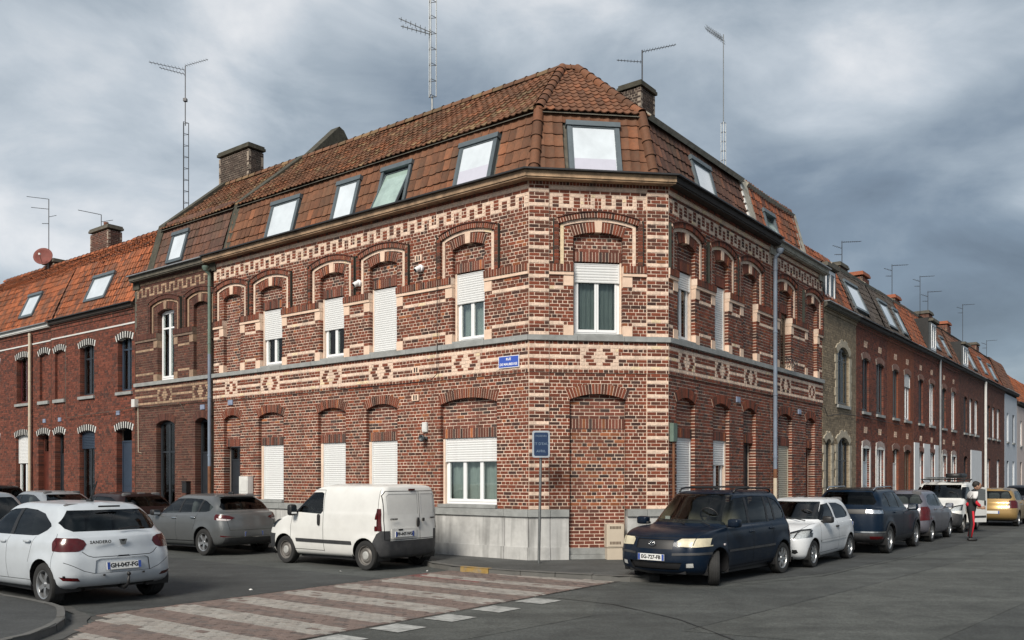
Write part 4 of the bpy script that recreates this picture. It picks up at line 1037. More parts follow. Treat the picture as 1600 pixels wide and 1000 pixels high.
# worn and patched asphalt
flat('asphalt_patch', [lp(30, 4.0), lp(.6, 3.7), lp(.6, 9.0), lp(4, 9.1), lp(30, 9.3)], ZR+.004, m_asph2, road)
flat('asphalt_patch', [rp2(-2.6, 2.6), rp2(0, 3.4), rp2(9, 4.0), rp2(60, 4.3), rp2(60, 1.2), rp2(-3.0, 1.2)], ZR+.004, m_asph2, road)
flat('asphalt_patch', [rp2(-7.5, 4.1), rp2(-2, 4.6), rp2(6, 5.1), rp2(40, 5.6), rp2(40, 8.2), rp2(2, 7.4), rp2(-7, 6.6)], ZR+.004, m_asph3, road)
flat('asphalt_patch', [rp2(-9.5, -1.5), rp2(-6.2, .3), rp2(-5.6, 1.7), rp2(-7.2, 2.6), rp2(-11, 2.2)], ZR+.004, m_asph3, road)
def strip(name, pts, wd, z, mat, parent, jit=.3):
    P = []
    for (a, b) in zip(pts, pts[1:]):
        n = max(2, int(math.dist(a, b)/.25))
        for i in range(n): P.append((a[0]+(b[0]-a[0])*i/n, a[1]+(b[1]-a[1])*i/n))
    P.append(pts[-1]); V = []
    for i, q in enumerate(P):
        a, b = P[max(0, i-1)], P[min(len(P)-1, i+1)]; d = Vector((b[0]-a[0], b[1]-a[1])).normalized(); w_ = wd*random.uniform(.5, 1.3)/2; o = random.uniform(-jit, jit)*wd
        V += [(q[0]-d.y*(w_+o), q[1]+d.x*(w_+o), z), (q[0]+d.y*(w_-o), q[1]-d.x*(w_-o), z)]
    g = G(); g.add(V, [[2*i, 2*i+1, 2*i+3, 2*i+2] for i in range(len(P)-1)]); return g.build(name, mat, parent)
strip('tar_seam', [(-.2, 13.85), (.69, 13.33), (1.49, 12.66), (2.18, 11.34), (2.52, 9.91), (2.7, 8.5)], .028, ZR+.009, m_tar, road)
strip('tar_seam', [rp2(-7.4, 4.1), rp2(-2, 4.55), rp2(6, 5.1), rp2(10, 5.2)], .010, ZR+.009, m_tar, road, .8)
strip('tar_seam', [lp(-3.1, 1.9), rp2(-3.2, 2.75), rp2(-.5, 3.5), rp2(6, 3.95)], .018, ZR+.009, m_tar, road, .8)
strip('tar_seam', [lp(.55, 2.3), lp(.52, 5), lp(.5, 9.2)], .035, ZR+.009, m_tar, road, .6)
strip('tar_seam', [lp(-3.08, 2.2), lp(-3.05, 6), lp(-3.1, 9.6)], .03, ZR+.009, m_tar, road, .6)
# give-way squares beside the crossing
for n0 in (4.12, 5.12, 6.09, 7.05, 8.02):
    q = [lp(-3.17, n0+random.uniform(0, .04)), lp(-3.66, n0), lp(-3.64, n0+.48), lp(-3.16, n0+.5)]; flat('road_marking', q, ZR+.012, m_line, road)
# pavement round the corner house
main_edge = [lp(40, 1.32), lp(20, 1.32), lp(8, 1.32), lp(2.3, 1.34), lp(1.75, 1.42), lp(1.2, 1.72), lp(.5, 1.92), (-.81, 16.94), (-.1, 16.45), (.59, 16.07), (1.35, 15.72), (1.9, 15.47), (2.3, 15.42), (2.62, 15.58), rp2(-2.4, 1.22), rp2(0, 1.22), rp2(20, 1.22), rp2(64, 1.22)]
inner = [rp2(64, -.2), rp2(0, -.2), lp(0, -.2), lp(40, -.2)]
pavement = struct(flat('pavement', main_edge+inner, 0, m_pave))
def kerb(parent, pts, ln=.95, wd=.14, inward=1, yellow=None, top=.006, far=None):
    """kerb stones one by one along a polyline"""
    d = [0]
    for a, b in zip(pts, pts[1:]): d.append(d[-1]+math.dist(a, b))
    def at(s):
        for i in range(len(pts)-1):
            if s <= d[i+1] or i == len(pts)-2:
                t = (s-d[i])/(d[i+1]-d[i]); return np.array([pts[i][0]+(pts[i+1][0]-pts[i][0])*t, pts[i][1]+(pts[i+1][1]-pts[i][1])*t])
    s = 0; prev = None
    n = int(d[-1]/ln)
    for k in range(n):
        a, b = at(k*ln+.006), at((k+1)*ln-.006); m_ = at((k+.5)*ln); t = (b-a)/np.linalg.norm(b-a); nn = np.array([-t[1], t[0]])*inward
        j = random.uniform(-.008, .008); h = top+random.uniform(-.006, .008)
        V = []
        for q in (a, m_, b):
            V += [(*(q+nn*(-.0+j)), ZR-.06), (*(q+nn*(-.0+j+.012)), h-.0), (*(q+nn*wd), h)]
        Fc = [[0, 1, 4, 3], [1, 2, 5, 4], [3, 4, 7, 6], [4, 5, 8, 7], [0, 2, 1], [6, 7, 8]]
        o = G(); o.add(V, Fc); o.build('kerb_stone', m_kerb_y if yellow and yellow[0] <= k*ln <= yellow[1] else m_kerb, parent, recalc=True)
sub = lambda pts, i, j: pts[i:j]
kerb(pavement, [lp(16, 1.32), lp(2.3, 1.34)], inward=1)
kerb(pavement, main_edge[3:15], .72, yellow=(1.7, 2.5), inward=1)
kerb(pavement, [rp2(-2.4, 1.22), rp2(26, 1.22)], inward=1)
# near pavement, bottom left
near = [lp(40, 9.55), lp(12, 9.45), lp(4, 9.25), lp(2.4, 9.17), lp(1.6, 9.18), lp(.95, 9.28), lp(.45, 9.50), lp(0, 9.72), lp(-.45, 10.05), lp(-.85, 10.5), lp(-1.1, 11.2), lp(-1.2, 13), lp(-1.2, 18)]
near_p = struct(flat('near_pavement', near+[lp(20, 18), lp(40, 18)], 0, ground_mat('dark_pavement', (.040, .042, .042), .25)))  # same asphalt as elsewhere, with vignette darkening put into its colour
m_chan = material('gutter_concrete', (.065, .065, .062), .9, var=.3, scale=5, bump=.3)
kerb(near_p, near[2:], .5, .10, inward=-1, top=.006)
strip('gutter_channel', [lp(2.3, 9.02), lp(1.5, 9.03), lp(.8, 9.15), lp(.2, 9.45), lp(-.35, 9.75), lp(-.8, 10.25), lp(-1.1, 11)], .22, ZR+.013, m_chan, road, 0)
strip('tar_seam', [lp(9, 10.4), lp(4, 10.3), lp(1.2, 10.25), lp(.2, 10.5)], .012, .004, m_tar, near_p, 1)
# crossing: clay pavers, some painted white
m_paver = material('paver', (1, 1, 1), .9, attr='Col', var=.25, scale=9, bump=.4, bscale=60, grime=.55, gscale=2.5, gcol=(.085, .07, .062))
m_paver_o = material('paver_piece', (1, 1, 1), .9, attr='obj', var=.25, scale=2, bump=.4, bscale=9, grime=.4, gscale=5, gcol=(.085, .07, .062))
cross = struct(flat('crosswalk', [lp(.5, 2.05), lp(.5, 9.2), lp(.1, 9.3), lp(-.45, 9.75), lp(-.85, 10.3), lp(-1.0, 10.9), lp(-3.1, 10.9), lp(-3.1, 1.3)], ZR+.006, material('crossing_joint', (.06, .055, .05), .95)))
bad = lambda u, n: n > 9.15+max(0, .35-u)*.72 or n < 2.02-max(0, -u)*.16+.02 or (u > .05 and n > 9.1)
recs = []
du, dn = .205, .104
for i in range(int(3.6/du)+2):
    for j in range(int(9.2/dn)):
        u0 = -3.08+i*du-((j % 2)*du/2); n0 = 1.6+j*dn; u1 = min(u0+du, .50); u0 = max(u0, -3.08); uc, nc = (u0+u1)/2, n0+dn/2
        if u1-u0 < .04 or bad(uc, nc): continue
        ph = (9.27-nc) % 1.03; white = ph < .50 and -3.02 < uc < .38
        q = random.random(); s = random.uniform(.86, 1.12)
        c = (.160*s, .118*s, .102*s) if q > .2 else (.125*s, .10*s, .09*s)
        wear = random.random()
        if white and wear > .03: k = random.uniform(.6, .85)*(1 if nc > 3.2 else .85); c = tuple(x*(1-k)+y*k for x, y in zip(c, (.34, .325, .295)))
        if 2.6 < nc < 3.15 and not white and uc > -1.3: c = (.17*s, .06*s, .055*s)
        h = ZR+.016+random.uniform(-.003, .003)
        recs.append((math.hypot(*FL.p(uc, nc, 0)[:2]), (u0+.004, u1-.004, n0+.004, n0+dn-.004, ZR-.02, h), c))
recs.sort(key=lambda r: r[0]); inview = [r for r in recs if True]
fo = 0; me = None; rest = []
for dist, a, c in recs:
    P = FL.p((a[0]+a[1])/2, (a[2]+a[3])/2, (a[4]+a[5])/2); px = 800+1355*P[0]/P[1]; py = 747+1355*1.85/P[1]
    if fo < 300 and px > -10 and py < 1010:
        if me is None:
            cu = G(); cu.boxes(None, [(-.5, .5, -.5, .5, -.5, .5)]); o = cu.build('paver', m_paver_o, cross); me = o.data
        else: o = link('paver', me, cross)
        o.location = P; o.rotation_euler = (0, 0, math.atan2(FL.U[1], FL.U[0])); o.scale = (a[1]-a[0], a[3]-a[2], a[5]-a[4]); o.color = (*c, 1); fo += 1
    else: rest.append((a, c))
g = G(); g.boxes(FL, [r[0] for r in rest], [r[1] for r in rest]); g.build('pavers', m_paver, cross, kind='stuff')
# ground beyond the street ends stays road-level; litter and small stains
for k, (u, n) in enumerate(((2.05, 3.45), (.75, 2.35), (1.1, 6.2))):
    P = FL.p(u, n, ZR+.006); pts = [(P[0]+math.cos(a)*random.uniform(.02, .045), P[1]+math.sin(a)*random.uniform(.02, .045)) for a in np.linspace(0, 5.6, 6)]
    g = G(); V = [(*q, P[2]+random.uniform(.0, .02)) for q in pts]+[(P[0], P[1], P[2]+.025)]; g.add(V, [[i, (i+1) % 6, 6] for i in range(6)])
    o = g.build('paper_scrap', m_whited); tag(o, ('crumpled white paper scrap by the van rear wheel', 'white litter in the gutter under the yellow kerb', 'white scrap on the road before the crosswalk')[k], 'litter')
# ------------------------------------------------------------------ street furniture and things on the walls
def pipe(name, label, F, u, d, parts, r=.05):
    t = thing(name, label, 'drainpipe', tuple(F.p(u, d, parts[0][0])))
    for z0, z1, m in parts:
        g = G(); g.tube([F.p(u, d, z0), F.p(u, d, z1)], r, 12); g.build('pipe_length', m, t, True, autosmooth=40)
        g = G()
        for z in np.arange(z0+.3, z1, 1.7): g.tube([F.p(u, d, z), F.p(u, d, z+.045)], r*1.18, 12)
        g.build('pipe_collar', m, t, True, autosmooth=40)
    return t, parts[-1][1]
def swan(t, F, u, d, z, m, r=.05, up=.25):
    g = G(); g.tube([F.p(u, d, z-.02), F.p(u, d+.02, z+.08), F.p(u, d+.12, z+up-.1), F.p(u, d+.13, z+up)], r, 10); g.lathe([(.05, 0), (.10, .08), (.10, .14), (.09, .14)], Matrix.Translation(Vector(F.p(u, d+.13, z+up-.12))), 12); g.build('hopper', m, t, True, autosmooth=40)
t, z = pipe('drainpipe', 'green and blue drainpipe between the sooty house and the corner house', FL, 11.63, .09, [(0, .35, m_pipe_r), (.35, 2.1, m_pipe_r), (2.1, 5.4, m_pipe_b), (5.4, 7.7, m_pipe_g)]); swan(t, FL, 11.63, .09, 7.7, m_pipe_g)
t, z = pipe('drainpipe', 'grey-blue drainpipe on the right wall of the corner house, pale at its foot', FR, 6.0, .12, [(0, 1.75, m_pipe_c), (1.75, 2.0, m_pipe_r), (2.0, 7.7, m_pipe_b)], .055); swan(t, FR, 6.0, .12, 7.7, m_pipe_b)
t, z = pipe('drainpipe', 'pale drainpipe on the orange-roofed house front at the left edge', FL, 23.3, .1, [(0, 7.2, m_pipe_c)], .055)
t, z = pipe('drainpipe', 'tall pale drainpipe far down the right-hand street', FR, 38.2, .12, [(0, 7.2, m_whited)], .07)
t, z = pipe('drainpipe', 'grey drainpipe between red terrace houses on the right', FR, 26.6, .1, [(0, 7.2, m_zinc)], .05)
t, z = pipe('drainpipe', 'thin brown drainpipe on the right wall beside the chamfered corner', FR, .14, .06, [(0, 2.55, m_pipe_r)], .03)
g = G(); g.box(FR, .06, .24, .0, .10, 2.55, 2.95); tag(g.build('junction_box', m_pipe_g), 'weathered grey junction box on the right wall near the corner', 'box')
# street name plate
m_signb = material('enamel_blue', (.035, .085, .42), .25, var=.08, coat=.6); m_signw = material('enamel_white', (.75, .76, .78), .3, var=.03)
t = thing('street_name_plate', 'blue enamel street name plate on the cream frieze near the corner', 'sign', tuple(FL.p(.5, .03, 4.16)))
g = G(); g.box(FL, .22, .78, .03, .055, 4.14, 4.40); g.build('plate_edge', m_signw, t)
g = G(); g.box(FL, .235, .765, .05, .058, 4.155, 4.385); g.build('plate_face', m_signb, t)
text_mesh('RUE', .075, m_signw, 'lettering', t, wall_matrix(FL, .5, .0595, 4.325), bold=.002)
text_mesh('DE MAUBEUGE', .072, m_signw, 'lettering', t, wall_matrix(FL, .5, .0595, 4.215), bold=.002)
# blue information sign on a post
P = np.array([.55, 17.83]); m_navy = material('sign_navy', (.008, .028, .08), .4, var=.1, coat=.2); m_signg = material('sign_grey', (.36, .40, .44), .5, metal=.2)
t = thing('information_sign', 'small dark blue sign on a thin grey post at the corner', 'sign', (P[0], P[1], 0))
g = G(); g.tube([(P[0], P[1], -.05), (P[0]+.05, P[1], 2.66)], .028, 12); g.build('post', m_metal, t, True, autosmooth=40)
FS = Fr((P[0]+.045, P[1]-.045), (1, .02), (.02, -1))
def rrect(a, b, c, d, r, n=5): return [(x+r*math.cos(t), z+r*math.sin(t)) for x, z, s in ((b-r, d-r, 0), (a+r, d-r, 90), (a+r, c+r, 180), (b-r, c+r, 270)) for t in [R(s+90*i/n) for i in range(n+1)]]
g = G(); g.prism(FS, rrect(-.18, .18, 2.17, 2.72, .04), .0, .03); g.build('sign_border', m_signg, t)
g = G(); g.prism(FS, rrect(-.145, .145, 2.205, 2.685, .03), .002, .034); g.build('sign_face', m_navy, t)
m_sl = material('sign_lettering', (.16, .22, .30), .5)
for k, s in enumerate(('PASSEURS', 'ET D\'EAU', 'AVRIL')): text_mesh(s, (.052, .075, .075)[k], m_sl, 'lettering', t, wall_matrix(FS, 0, .036, (2.61, 2.45, 2.30)[k]))
g = G(); g.box(FS, -.05, .05, -.07, .0, 2.30, 2.34); g.box(FS, -.05, .05, -.07, .0, 2.55, 2.59); g.build('bracket', m_metal, t)
# gas meter cabinet by the blind bay
m_cab = material('cream_cabinet', (.52, .45, .36), .6, var=.06, scale=3, grime=.2, gcol=(.3, .25, .2))
t = thing('meter_cabinet', 'cream meter cabinet with vents standing by the bricked-up bay', 'cabinet', tuple(FC.p(1.85, .1, 0)))
g = G(); g.box(FC, 1.68, 2.03, -.05, .15, -.02, .26); g.box(FC, 1.665, 2.045, -.05, .17, .265, .76); g.build('cabinet_body', m_cab, t)
g = G(); g.box(FC, 1.69, 2.02, .17, .178, .29, .74); g.build('cabinet_door', m_cab, t)
g = G()
for z in (.33, .66):
    for k in range(8): g.box(FC, 1.735+k*.031, 1.755+k*.031, .178, .182, z, z+.06)
g.build('vent_slots', m_frame_w, t)
# letter and meter boxes on the left wall
t = thing('meter_cabinet', 'pale grey meter boxes stacked by the dark door of the corner house', 'cabinet', tuple(FL.p(9.8, .1, .8)))
g = G(); g.box(FL, 9.62, 10.02, .02, .2, 1.32, 1.80); g.box(FL, 9.62, 10.02, .02, .2, .82, 1.312); g.build('box_body', m_whited, t)
g = G(); g.box(FL, 9.66, 9.98, .2, .208, 1.37, 1.75); g.box(FL, 9.66, 9.98, .2, .208, .87, 1.26); g.build('box_door', m_whited, t)
g = G(); g.box(FL, 12.75, 12.98, .0, .15, 1.3, 1.62); g.box(FL, 12.74, 12.99, .0, .17, 1.625, 1.66); tag(g.build('letter_box', m_black), 'black letter box on the sooty house wall', 'letter box')
g = G(); g.box(FL, 2.93, 3.08, .0, .05, 2.83, 3.06); g.box(FL, 2.95, 3.06, .05, .058, 2.85, 3.04); tag(g.build('alarm_box', m_whited), 'small white box on the left wall above the dark lamp', 'box')
def cam_(label, u, z, m=m_white):
    t = thing('security_camera', label, 'camera', tuple(FL.p(u, .03, z))); q = Vector(FL.p(u, .03, z)); nrm = Vector((*nL, 0)); M = Matrix.Translation(q) @ nrm.to_track_quat('Z', 'Y').to_matrix().to_4x4()
    g = G(); g.lathe([(0, 0), (.085, .0), (.085, .05), (.07, .06), (0, .06)], M, 16); g.build('mount', m, t, True, autosmooth=40)
    aim = (nrm*.75+Vector((0, 0, -.5))+Vector((*dL, 0))*.25).normalized(); M2 = Matrix.Translation(q+nrm*.06) @ aim.to_track_quat('Z', 'Y').to_matrix().to_4x4()
    g = G(); g.lathe([(0, -.03), (.055, -.02), (.065, .05), (.06, .13), (.052, .135)], M2, 16); g.build('housing', m, t, True, autosmooth=40)
    g = G(); g.lathe([(.052, .133), (.04, .12), (0, .12)], M2, 16); g.build('lens', m_black, t, True)
cam_('white security camera on the wall between the paired upstairs windows', 5.24, 6.62); cam_('white security camera on the wall left of the upstairs window nearest the corner', 3.12, 6.68)
t = thing('wall_lamp', 'round dark wall lamp below the small white box on the left wall', 'lamp', tuple(FL.p(2.98, .05, 2.66)))
q = Vector(FL.p(2.98, .0, 2.68)); nrm = Vector((*nL, 0)); M = Matrix.Translation(q) @ nrm.to_track_quat('Z', 'Y').to_matrix().to_4x4()
g = G(); g.lathe([(0, 0), (.05, 0), (.05, .03), (.02, .04), (.02, .12)], M, 14); g.build('mount', m_frame_d, t, True)
g = G(); g.lathe([(.0, .10), (.06, .11), (.085, .15), (.085, .19), (.07, .2), (.06, .17), (0, .16)], M, 16); g.build('lamp_head', m_frame_d, t, True)
# house number plaques and air bricks
m_plq = material('blue_plaque', (.22, .26, .36), .4, var=.2)
for F, u, z, lb in ((FL, 10.70, 3.86, 'small blue number plaque above the dark door at the left end of the corner house'), (FR, 3.75, 3.66, 'small blue number plaque above the right wall between the arches'), (FR, 8.2, 3.62, 'small blue number plaque beside the red door on the right'), (FL, 12.1, 3.80, 'blue number plaque above the sooty house door'), (FL, 22.3, 3.80, 'blue number plaque above the red-brown door on the left'), (FL, 17.0, 3.85, 'blue number plaque above the blue door next to the sooty house'), (FL, 21.1, 3.8, 'blue number plaque above the dark door in the left terrace')):
    g = G(); g.box(F, u-.11, u+.11, .0, .03, z, z+.14); g.box(F, u-.09, u+.09, .03, .033, z+.02, z+.12); tag(g.build('number_plaque', m_plq), lb, 'plaque')
for F, u, z, lb in ((FL, 3.30, 4.23, 'cream air brick in the frieze above the left wall'), (FL, 3.32, 3.58, 'air brick below the frieze on the left wall'), (FL, 3.22, 6.86, 'cream air brick beside the upstairs security camera')):
    t = thing('air_brick', lb, 'vent', tuple(F.p(u, 0, z))); g = G(); g.box(F, u-.11, u+.11, 0, .035, z, z+.15); g.build('frame', m_cream, t); g = G()
    for k in range(2): g.box(F, u-.06+k*.075, u-.02+k*.075, .03, .038, z+.02, z+.13)
    g.build('slot', m_black, t)
g = G(); g.box(FL, 1.37, 1.62, .02, .064, .02, .24); tag(g.build('cellar_vent', m_black), 'dark broken cellar vent at the foot of the plinth', 'vent')
g = G(); g.box(FL, 15.7, 15.9, .0, .16, 4.05, 4.3); tag(g.build('junction_box', m_whited), 'white junction box on the boundary of the sooty house', 'box')
def cable(label, F, pts, r=.011, m=m_black, d=.03):
    g = G(); g.tube([F.p(u, d, z) for u, z in pts], r, 5); tag(g.build('wall_cable', m, smooth=True), label, 'cable')
cable('pale cable hanging across the sooty house and orange-roofed house fronts', FL, [(12.9, 3.75), (13.2, 4.05), (15.0, 4.02), (15.75, 4.1), (16.5, 4.0), (19, 3.95), (20.4, 3.9), (20.5, 4.2), (20.5, 6.7)], .008, m_cement, .09)
cable('dark cable down the left wall through the belt course', FL, [(2.55, 6.2), (2.55, 4.9), (2.56, 4.15), (2.75, 4.02), (3.6, 4.0), (6, 4.02)], .009, m_black, .1)
cable('cable sagging over the tan brick house front', FR, [(10.3, 3.95), (10.6, 3.7), (12, 3.85), (13.9, 3.9), (20, 3.85)], .012, m_black, .06)
cable('thin cable up the wall of the sooty house near the orange-roofed house', FL, [(15.72, 4.05), (15.7, 2.6), (15.5, 2.55)], .01, m_pipe_c, .03)
# wrought window guard on the patterned house
g = G()
for k in range(6): g.tube([FR.p(6.66+k*.16, .16, 4.83), FR.p(6.70+k*.16, .2, 5.1)], .01, 5)
g.tube([FR.p(6.6, .18, 5.08), FR.p(7.55, .18, 5.08)], .012, 5)
for k in range(3): g.tube([FR.p(6.8+.3*k+.1*math.cos(a), .2, 4.95+.1*math.sin(a)) for a in np.linspace(0, 6.0, 9)], .008, 4)
tag(g.build('window_guard', m_black), 'black wrought iron window guard on the patterned house with orange roof', 'window guard')

# ------------------------------------------------------------------ chimneys, aerials
chimney('chimney', 'broad dark brick chimney on the sooty house ridge', FL.p(15.2, -3.5, 0), 1.75, .62, 11.4, 13.30, math.atan2(dL[1], dL[0]), 'k', pots=0, cap_mat=m_coping)
chimney('chimney', 'brick chimney with pale mortar behind the chamfered corner roof', FR.p(5.2, -3.7, 0), .85, .72, 11.4, 13.12, math.atan2(dR[1], dR[0]), 'k', pots=0, cap_mat=m_coping)
chimney('chimney', 'dark chimney with a pot on the orange-roofed house', FL.p(24.6, -3.5, 0), 1.5, .6, 10.6, 12.2, math.atan2(dL[1], dL[0]), 'd', pots=1)
chimney('chimney', 'small dark chimney behind the satellite dish', FL.p(29.0, -3.4, 0), 1.0, .5, 10.6, 11.5, math.atan2(dL[1], dL[0]), 'd', pots=0)
for k, (u, z, pal, lb) in enumerate(((18.0, 10.2, 'd', 'dark chimney left of the orange one on the right-hand row'), (21.0, 10.4, 'i', 'orange brick chimney on the right-hand row'), (33.0, 10.6, 'd', 'dark wide chimney halfway down the right-hand row'), (37.6, 10.7, 'i', 'reddish chimney between aerials far down the row'), (26.2, 10.3, 'i', 'small orange chimney behind the tall dormer'), (46.5, 10.6, 'd', 'grey chimney near the pale blue house'))):
    chimney('chimney', lb, FR.p(u, -2.0, 0), 1.0, .7, 8.8, z, math.atan2(dR[1], dR[0]), pal if pal != 'i' else 'i', pots=0, mort=m_mortar_d, cap_mat=m_cement if pal == 'd' else material('terracotta_cap', (.3, .1, .05), .8))
def aerial(label, base, h, fn, r=.018, mat=m_ant):
    t = thing('roof_aerial', label, 'aerial', tuple(base)); g = G(); top = fn(g, np.array(base, float), h); g.build('mast_and_booms', mat, t); return t
dang = lambda d: math.atan2(d[1], d[0])
def a1(g, b, h):
    g.tube([b-[0, 0, .1], b+[0, 0, .35]], .03, 6); lattice(g, b+[0, 0, .35], h-.35, .12, 9, .012); yagi(g, b+[0, 0, 2.15], math.pi+.15, 1.0, 7, .35, .35, .01); yagi(g, b+[0, 0, 2.1], math.pi+.15, .9, 7, .3, .2, .01)
aerial('tall lattice aerial mast rising off the top of the picture', FL.p(5.82, -3.25, 12.25), 4.4, a1, mat=m_metal)
def a2(g, b, h):
    lattice(g, b, 3.2, .11, 8, .011); g.tube([b+[0, 0, 3.1], b+[0, 0, h]], .018, 6); yagi(g, b+[0, 0, h-.15], math.pi+.1, 1.25, 10, .35, .18, .008); yagi(g, b+[0, 0, h-.3], math.pi+.1, .9, 8, .3, .22, .008); yagi(g, b+[0, 0, h], -.1, .85, 10, .25, .22, .007); g.box(None, b[0]-.06, b[0]+.06, b[1]-.06, b[1]+.06, b[2]+3.95, b[2]+4.05)
aerial('thin lattice aerial mast behind the sooty house gable', FL.p(16.6, -2.2, 11.0), 5.2, a2)
def a3(g, b, h):
    lattice(g, b, 1.4, .08, 5, .008); g.tube([b+[0, 0, 1.3], b+[0, 0, h]], .014, 6); yagi(g, b+[0, 0, h-.2], math.pi-.5, .75, 9, .6, .75, .008); yagi(g, b+[0, 0, h-.12], math.pi-.5, .7, 9, .6, .75, .006)
aerial('slim aerial mast with a bright grid antenna on the right roof', FR.p(7.4, -2.0, 11.0), 4.05, a3, mat=m_metal)
def a4(g, b, h): g.tube([b, b+[0, 0, h]], .02, 6); yagi(g, b+[0, 0, h-.05], .1, 1.05, 12, .25, .25, .008); yagi(g, b+[0, 0, h-.35], math.pi-.1, .75, 8, .2, .12, .008)
aerial('aerial on the brick chimney behind the corner roof', FR.p(5.5, -3.7, 13.05), 1.3, a4)
def a5(g, b, h):
    g.tube([b, b+[0, 0, h]], .02, 6); yagi(g, b+[0, 0, h], math.pi, 1.0, 12, .12, .12, .009); yagi(g, b+[0, 0, h-.45], math.pi, .8, 10, .12, .10, .009); yagi(g, b+[0, 0, h-.8], 0, .35, 3, .1, .2, .008); yagi(g, b+[0, 0, h-1.1], math.pi, .3, 3, .1, 0, .01)
aerial('aerial mast with two booms beside the satellite dish', FL.p(29.3, -3.3, 11.0), 3.3, a5)
def a6(g, b, h): g.tube([b, b+[0, 0, h]], .018, 6); yagi(g, b+[0, 0, h], math.pi, 1.0, 10, .15, .2, .01); yagi(g, b+[0, 0, h-.3], 0, .5, 5, .1, .15, .008)
aerial('aerial on the chimney of the orange-roofed house', FL.p(25.0, -3.5, 12.1), .75, a6)
def a7(g, b, h): g.tube([b, b+[0, 0, h]], .016, 6); yagi(g, b+[0, 0, h-.05], .25, .9, 9, .25, .1, .007); yagi(g, b+[0, 0, h-.3], math.pi, .4, 5, .25, .3, .007); yagi(g, b+[0, 0, h-.55], math.pi, .3, 4, .25, 0, .007)
for u, z, h, lb in ((18.9, 9.6, 1.75, 'aerial beside the dark chimney at the start of the right-hand row'), (26.6, 10.0, 1.9, 'aerial above the orange chimney on the right-hand row'), (32.2, 10.4, 2.0, 'first of two tall aerials close together on the row'), (34.0, 10.4, 1.5, 'second of two tall aerials close together on the row'), (43.5, 10.3, 2.4, 'aerial standing alone farther down the row'), (52.0, 9.6, 1.9, 'last aerial above the pale houses')): aerial(lb, FR.p(u, -2.0, z), h, a7)
t = thing('satellite_dish', 'rust-red satellite dish on the left terrace roof', 'satellite dish', tuple(FL.p(28.6, -3.0, 10.9)))
M = Matrix.Translation(Vector(FL.p(28.9, -2.9, 11.55))) @ Vector((.12, -.95, .28)).to_track_quat('Z', 'Y').to_matrix().to_4x4()
g = G(); g.lathe([(.001, .0), (.15, .012), (.3, .05), (.40, .09), (.41, .085), (.3, .035), (.15, -.003), (.001, -.015)], M, 28); g.build('dish', material('rust_red_paint', (.16, .035, .025), .7, var=.2), t, True)
g = G(); g.tube([M @ Vector((0, -.35, .05)), M @ Vector((0, -.12, .42))], .012, 6); g.tube([M @ Vector((0, 0, -.02)), FL.p(28.9, -3.1, 11.4), FL.p(28.9, -3.1, 10.7)], .025, 8); g.build('arm', m_metal, t)
g = G(); g.box(None, *[c for i in range(3) for c in ((M @ Vector((0, -.10, .43)))[i]-.04, (M @ Vector((0, -.10, .43)))[i]+.04)]); g.build('receiver', m_whited, t)
# ------------------------------------------------------------------ vehicles
def pchip(y, n):
    """monotone cubic through y (k x m) with n steps per interval"""
    y = np.asarray(y, float); k = len(y); d = np.diff(y, axis=0); m = np.zeros_like(y); m[0], m[-1] = d[0], d[-1]
    for i in range(1, k-1):
        s = d[i-1]*d[i] > 0; m[i] = np.where(s, 2*d[i-1]*d[i]/np.where(s, d[i-1]+d[i], 1), 0)
    o = []
    for i in range(k-1):
        for q in range(n):
            t = q/n; o.append((2*t**3-3*t**2+1)*y[i]+(t**3-2*t**2+t)*m[i]+(-2*t**3+3*t**2)*y[i+1]+(t**3-t**2)*m[i+1])
    o.append(y[-1]); return np.array(o)
def hatch(L, Wd, H, cowl, rf, rr, belt=.98, hood=.84, nose=.26, gc=.2, tail=.14, beltr=None):
    h = L/2; w_ = Wd/2; br = beltr or belt+.03; hb = hood+(belt-hood)*.62
    r = [(h-.22, gc, -h+.25, gc+.05, 0, .1), (h-.18, gc, -h+.22, gc+.05, .84*w_, .22), (h-.05, gc+.08, -h+.07, gc+.12, .945*w_, .26), (h, .43, -h, .48, .985*w_, .30), (h-.015, .58, -h+.01, .66, 1.0*w_, .32),
         (h-.08, hood-.12, -h+.05, br-.20, .995*w_, .33), (h-nose, hood, -h+.07, br-.10, .98*w_, .34), ((h-nose+cowl)/2+.12, hb, -h+.085, br-.06, .955*w_, .32), (cowl+.07, belt-.01, -h+.11, br-.02, .925*w_, .28),
         (cowl, belt+.03, -h+tail, br+.03, .895*w_, .25), (cowl+(rf-cowl)*.52+.03, (belt+H)/2+.02, (-h+tail)*.5+rr*.5-.03, (br+H)/2-.0, .805*w_, .22), (rf+.14, H-.075, rr-.06, H-.10, .70*w_, .2), (rf-.02, H-.028, rr+.0, H-.05, .615*w_, .2), (rf-.2, H-.008, rr+.1, H-.022, .43*w_, .2), (rf-.22, H, rr+.12, H-.015, 0, .1)]
    return r
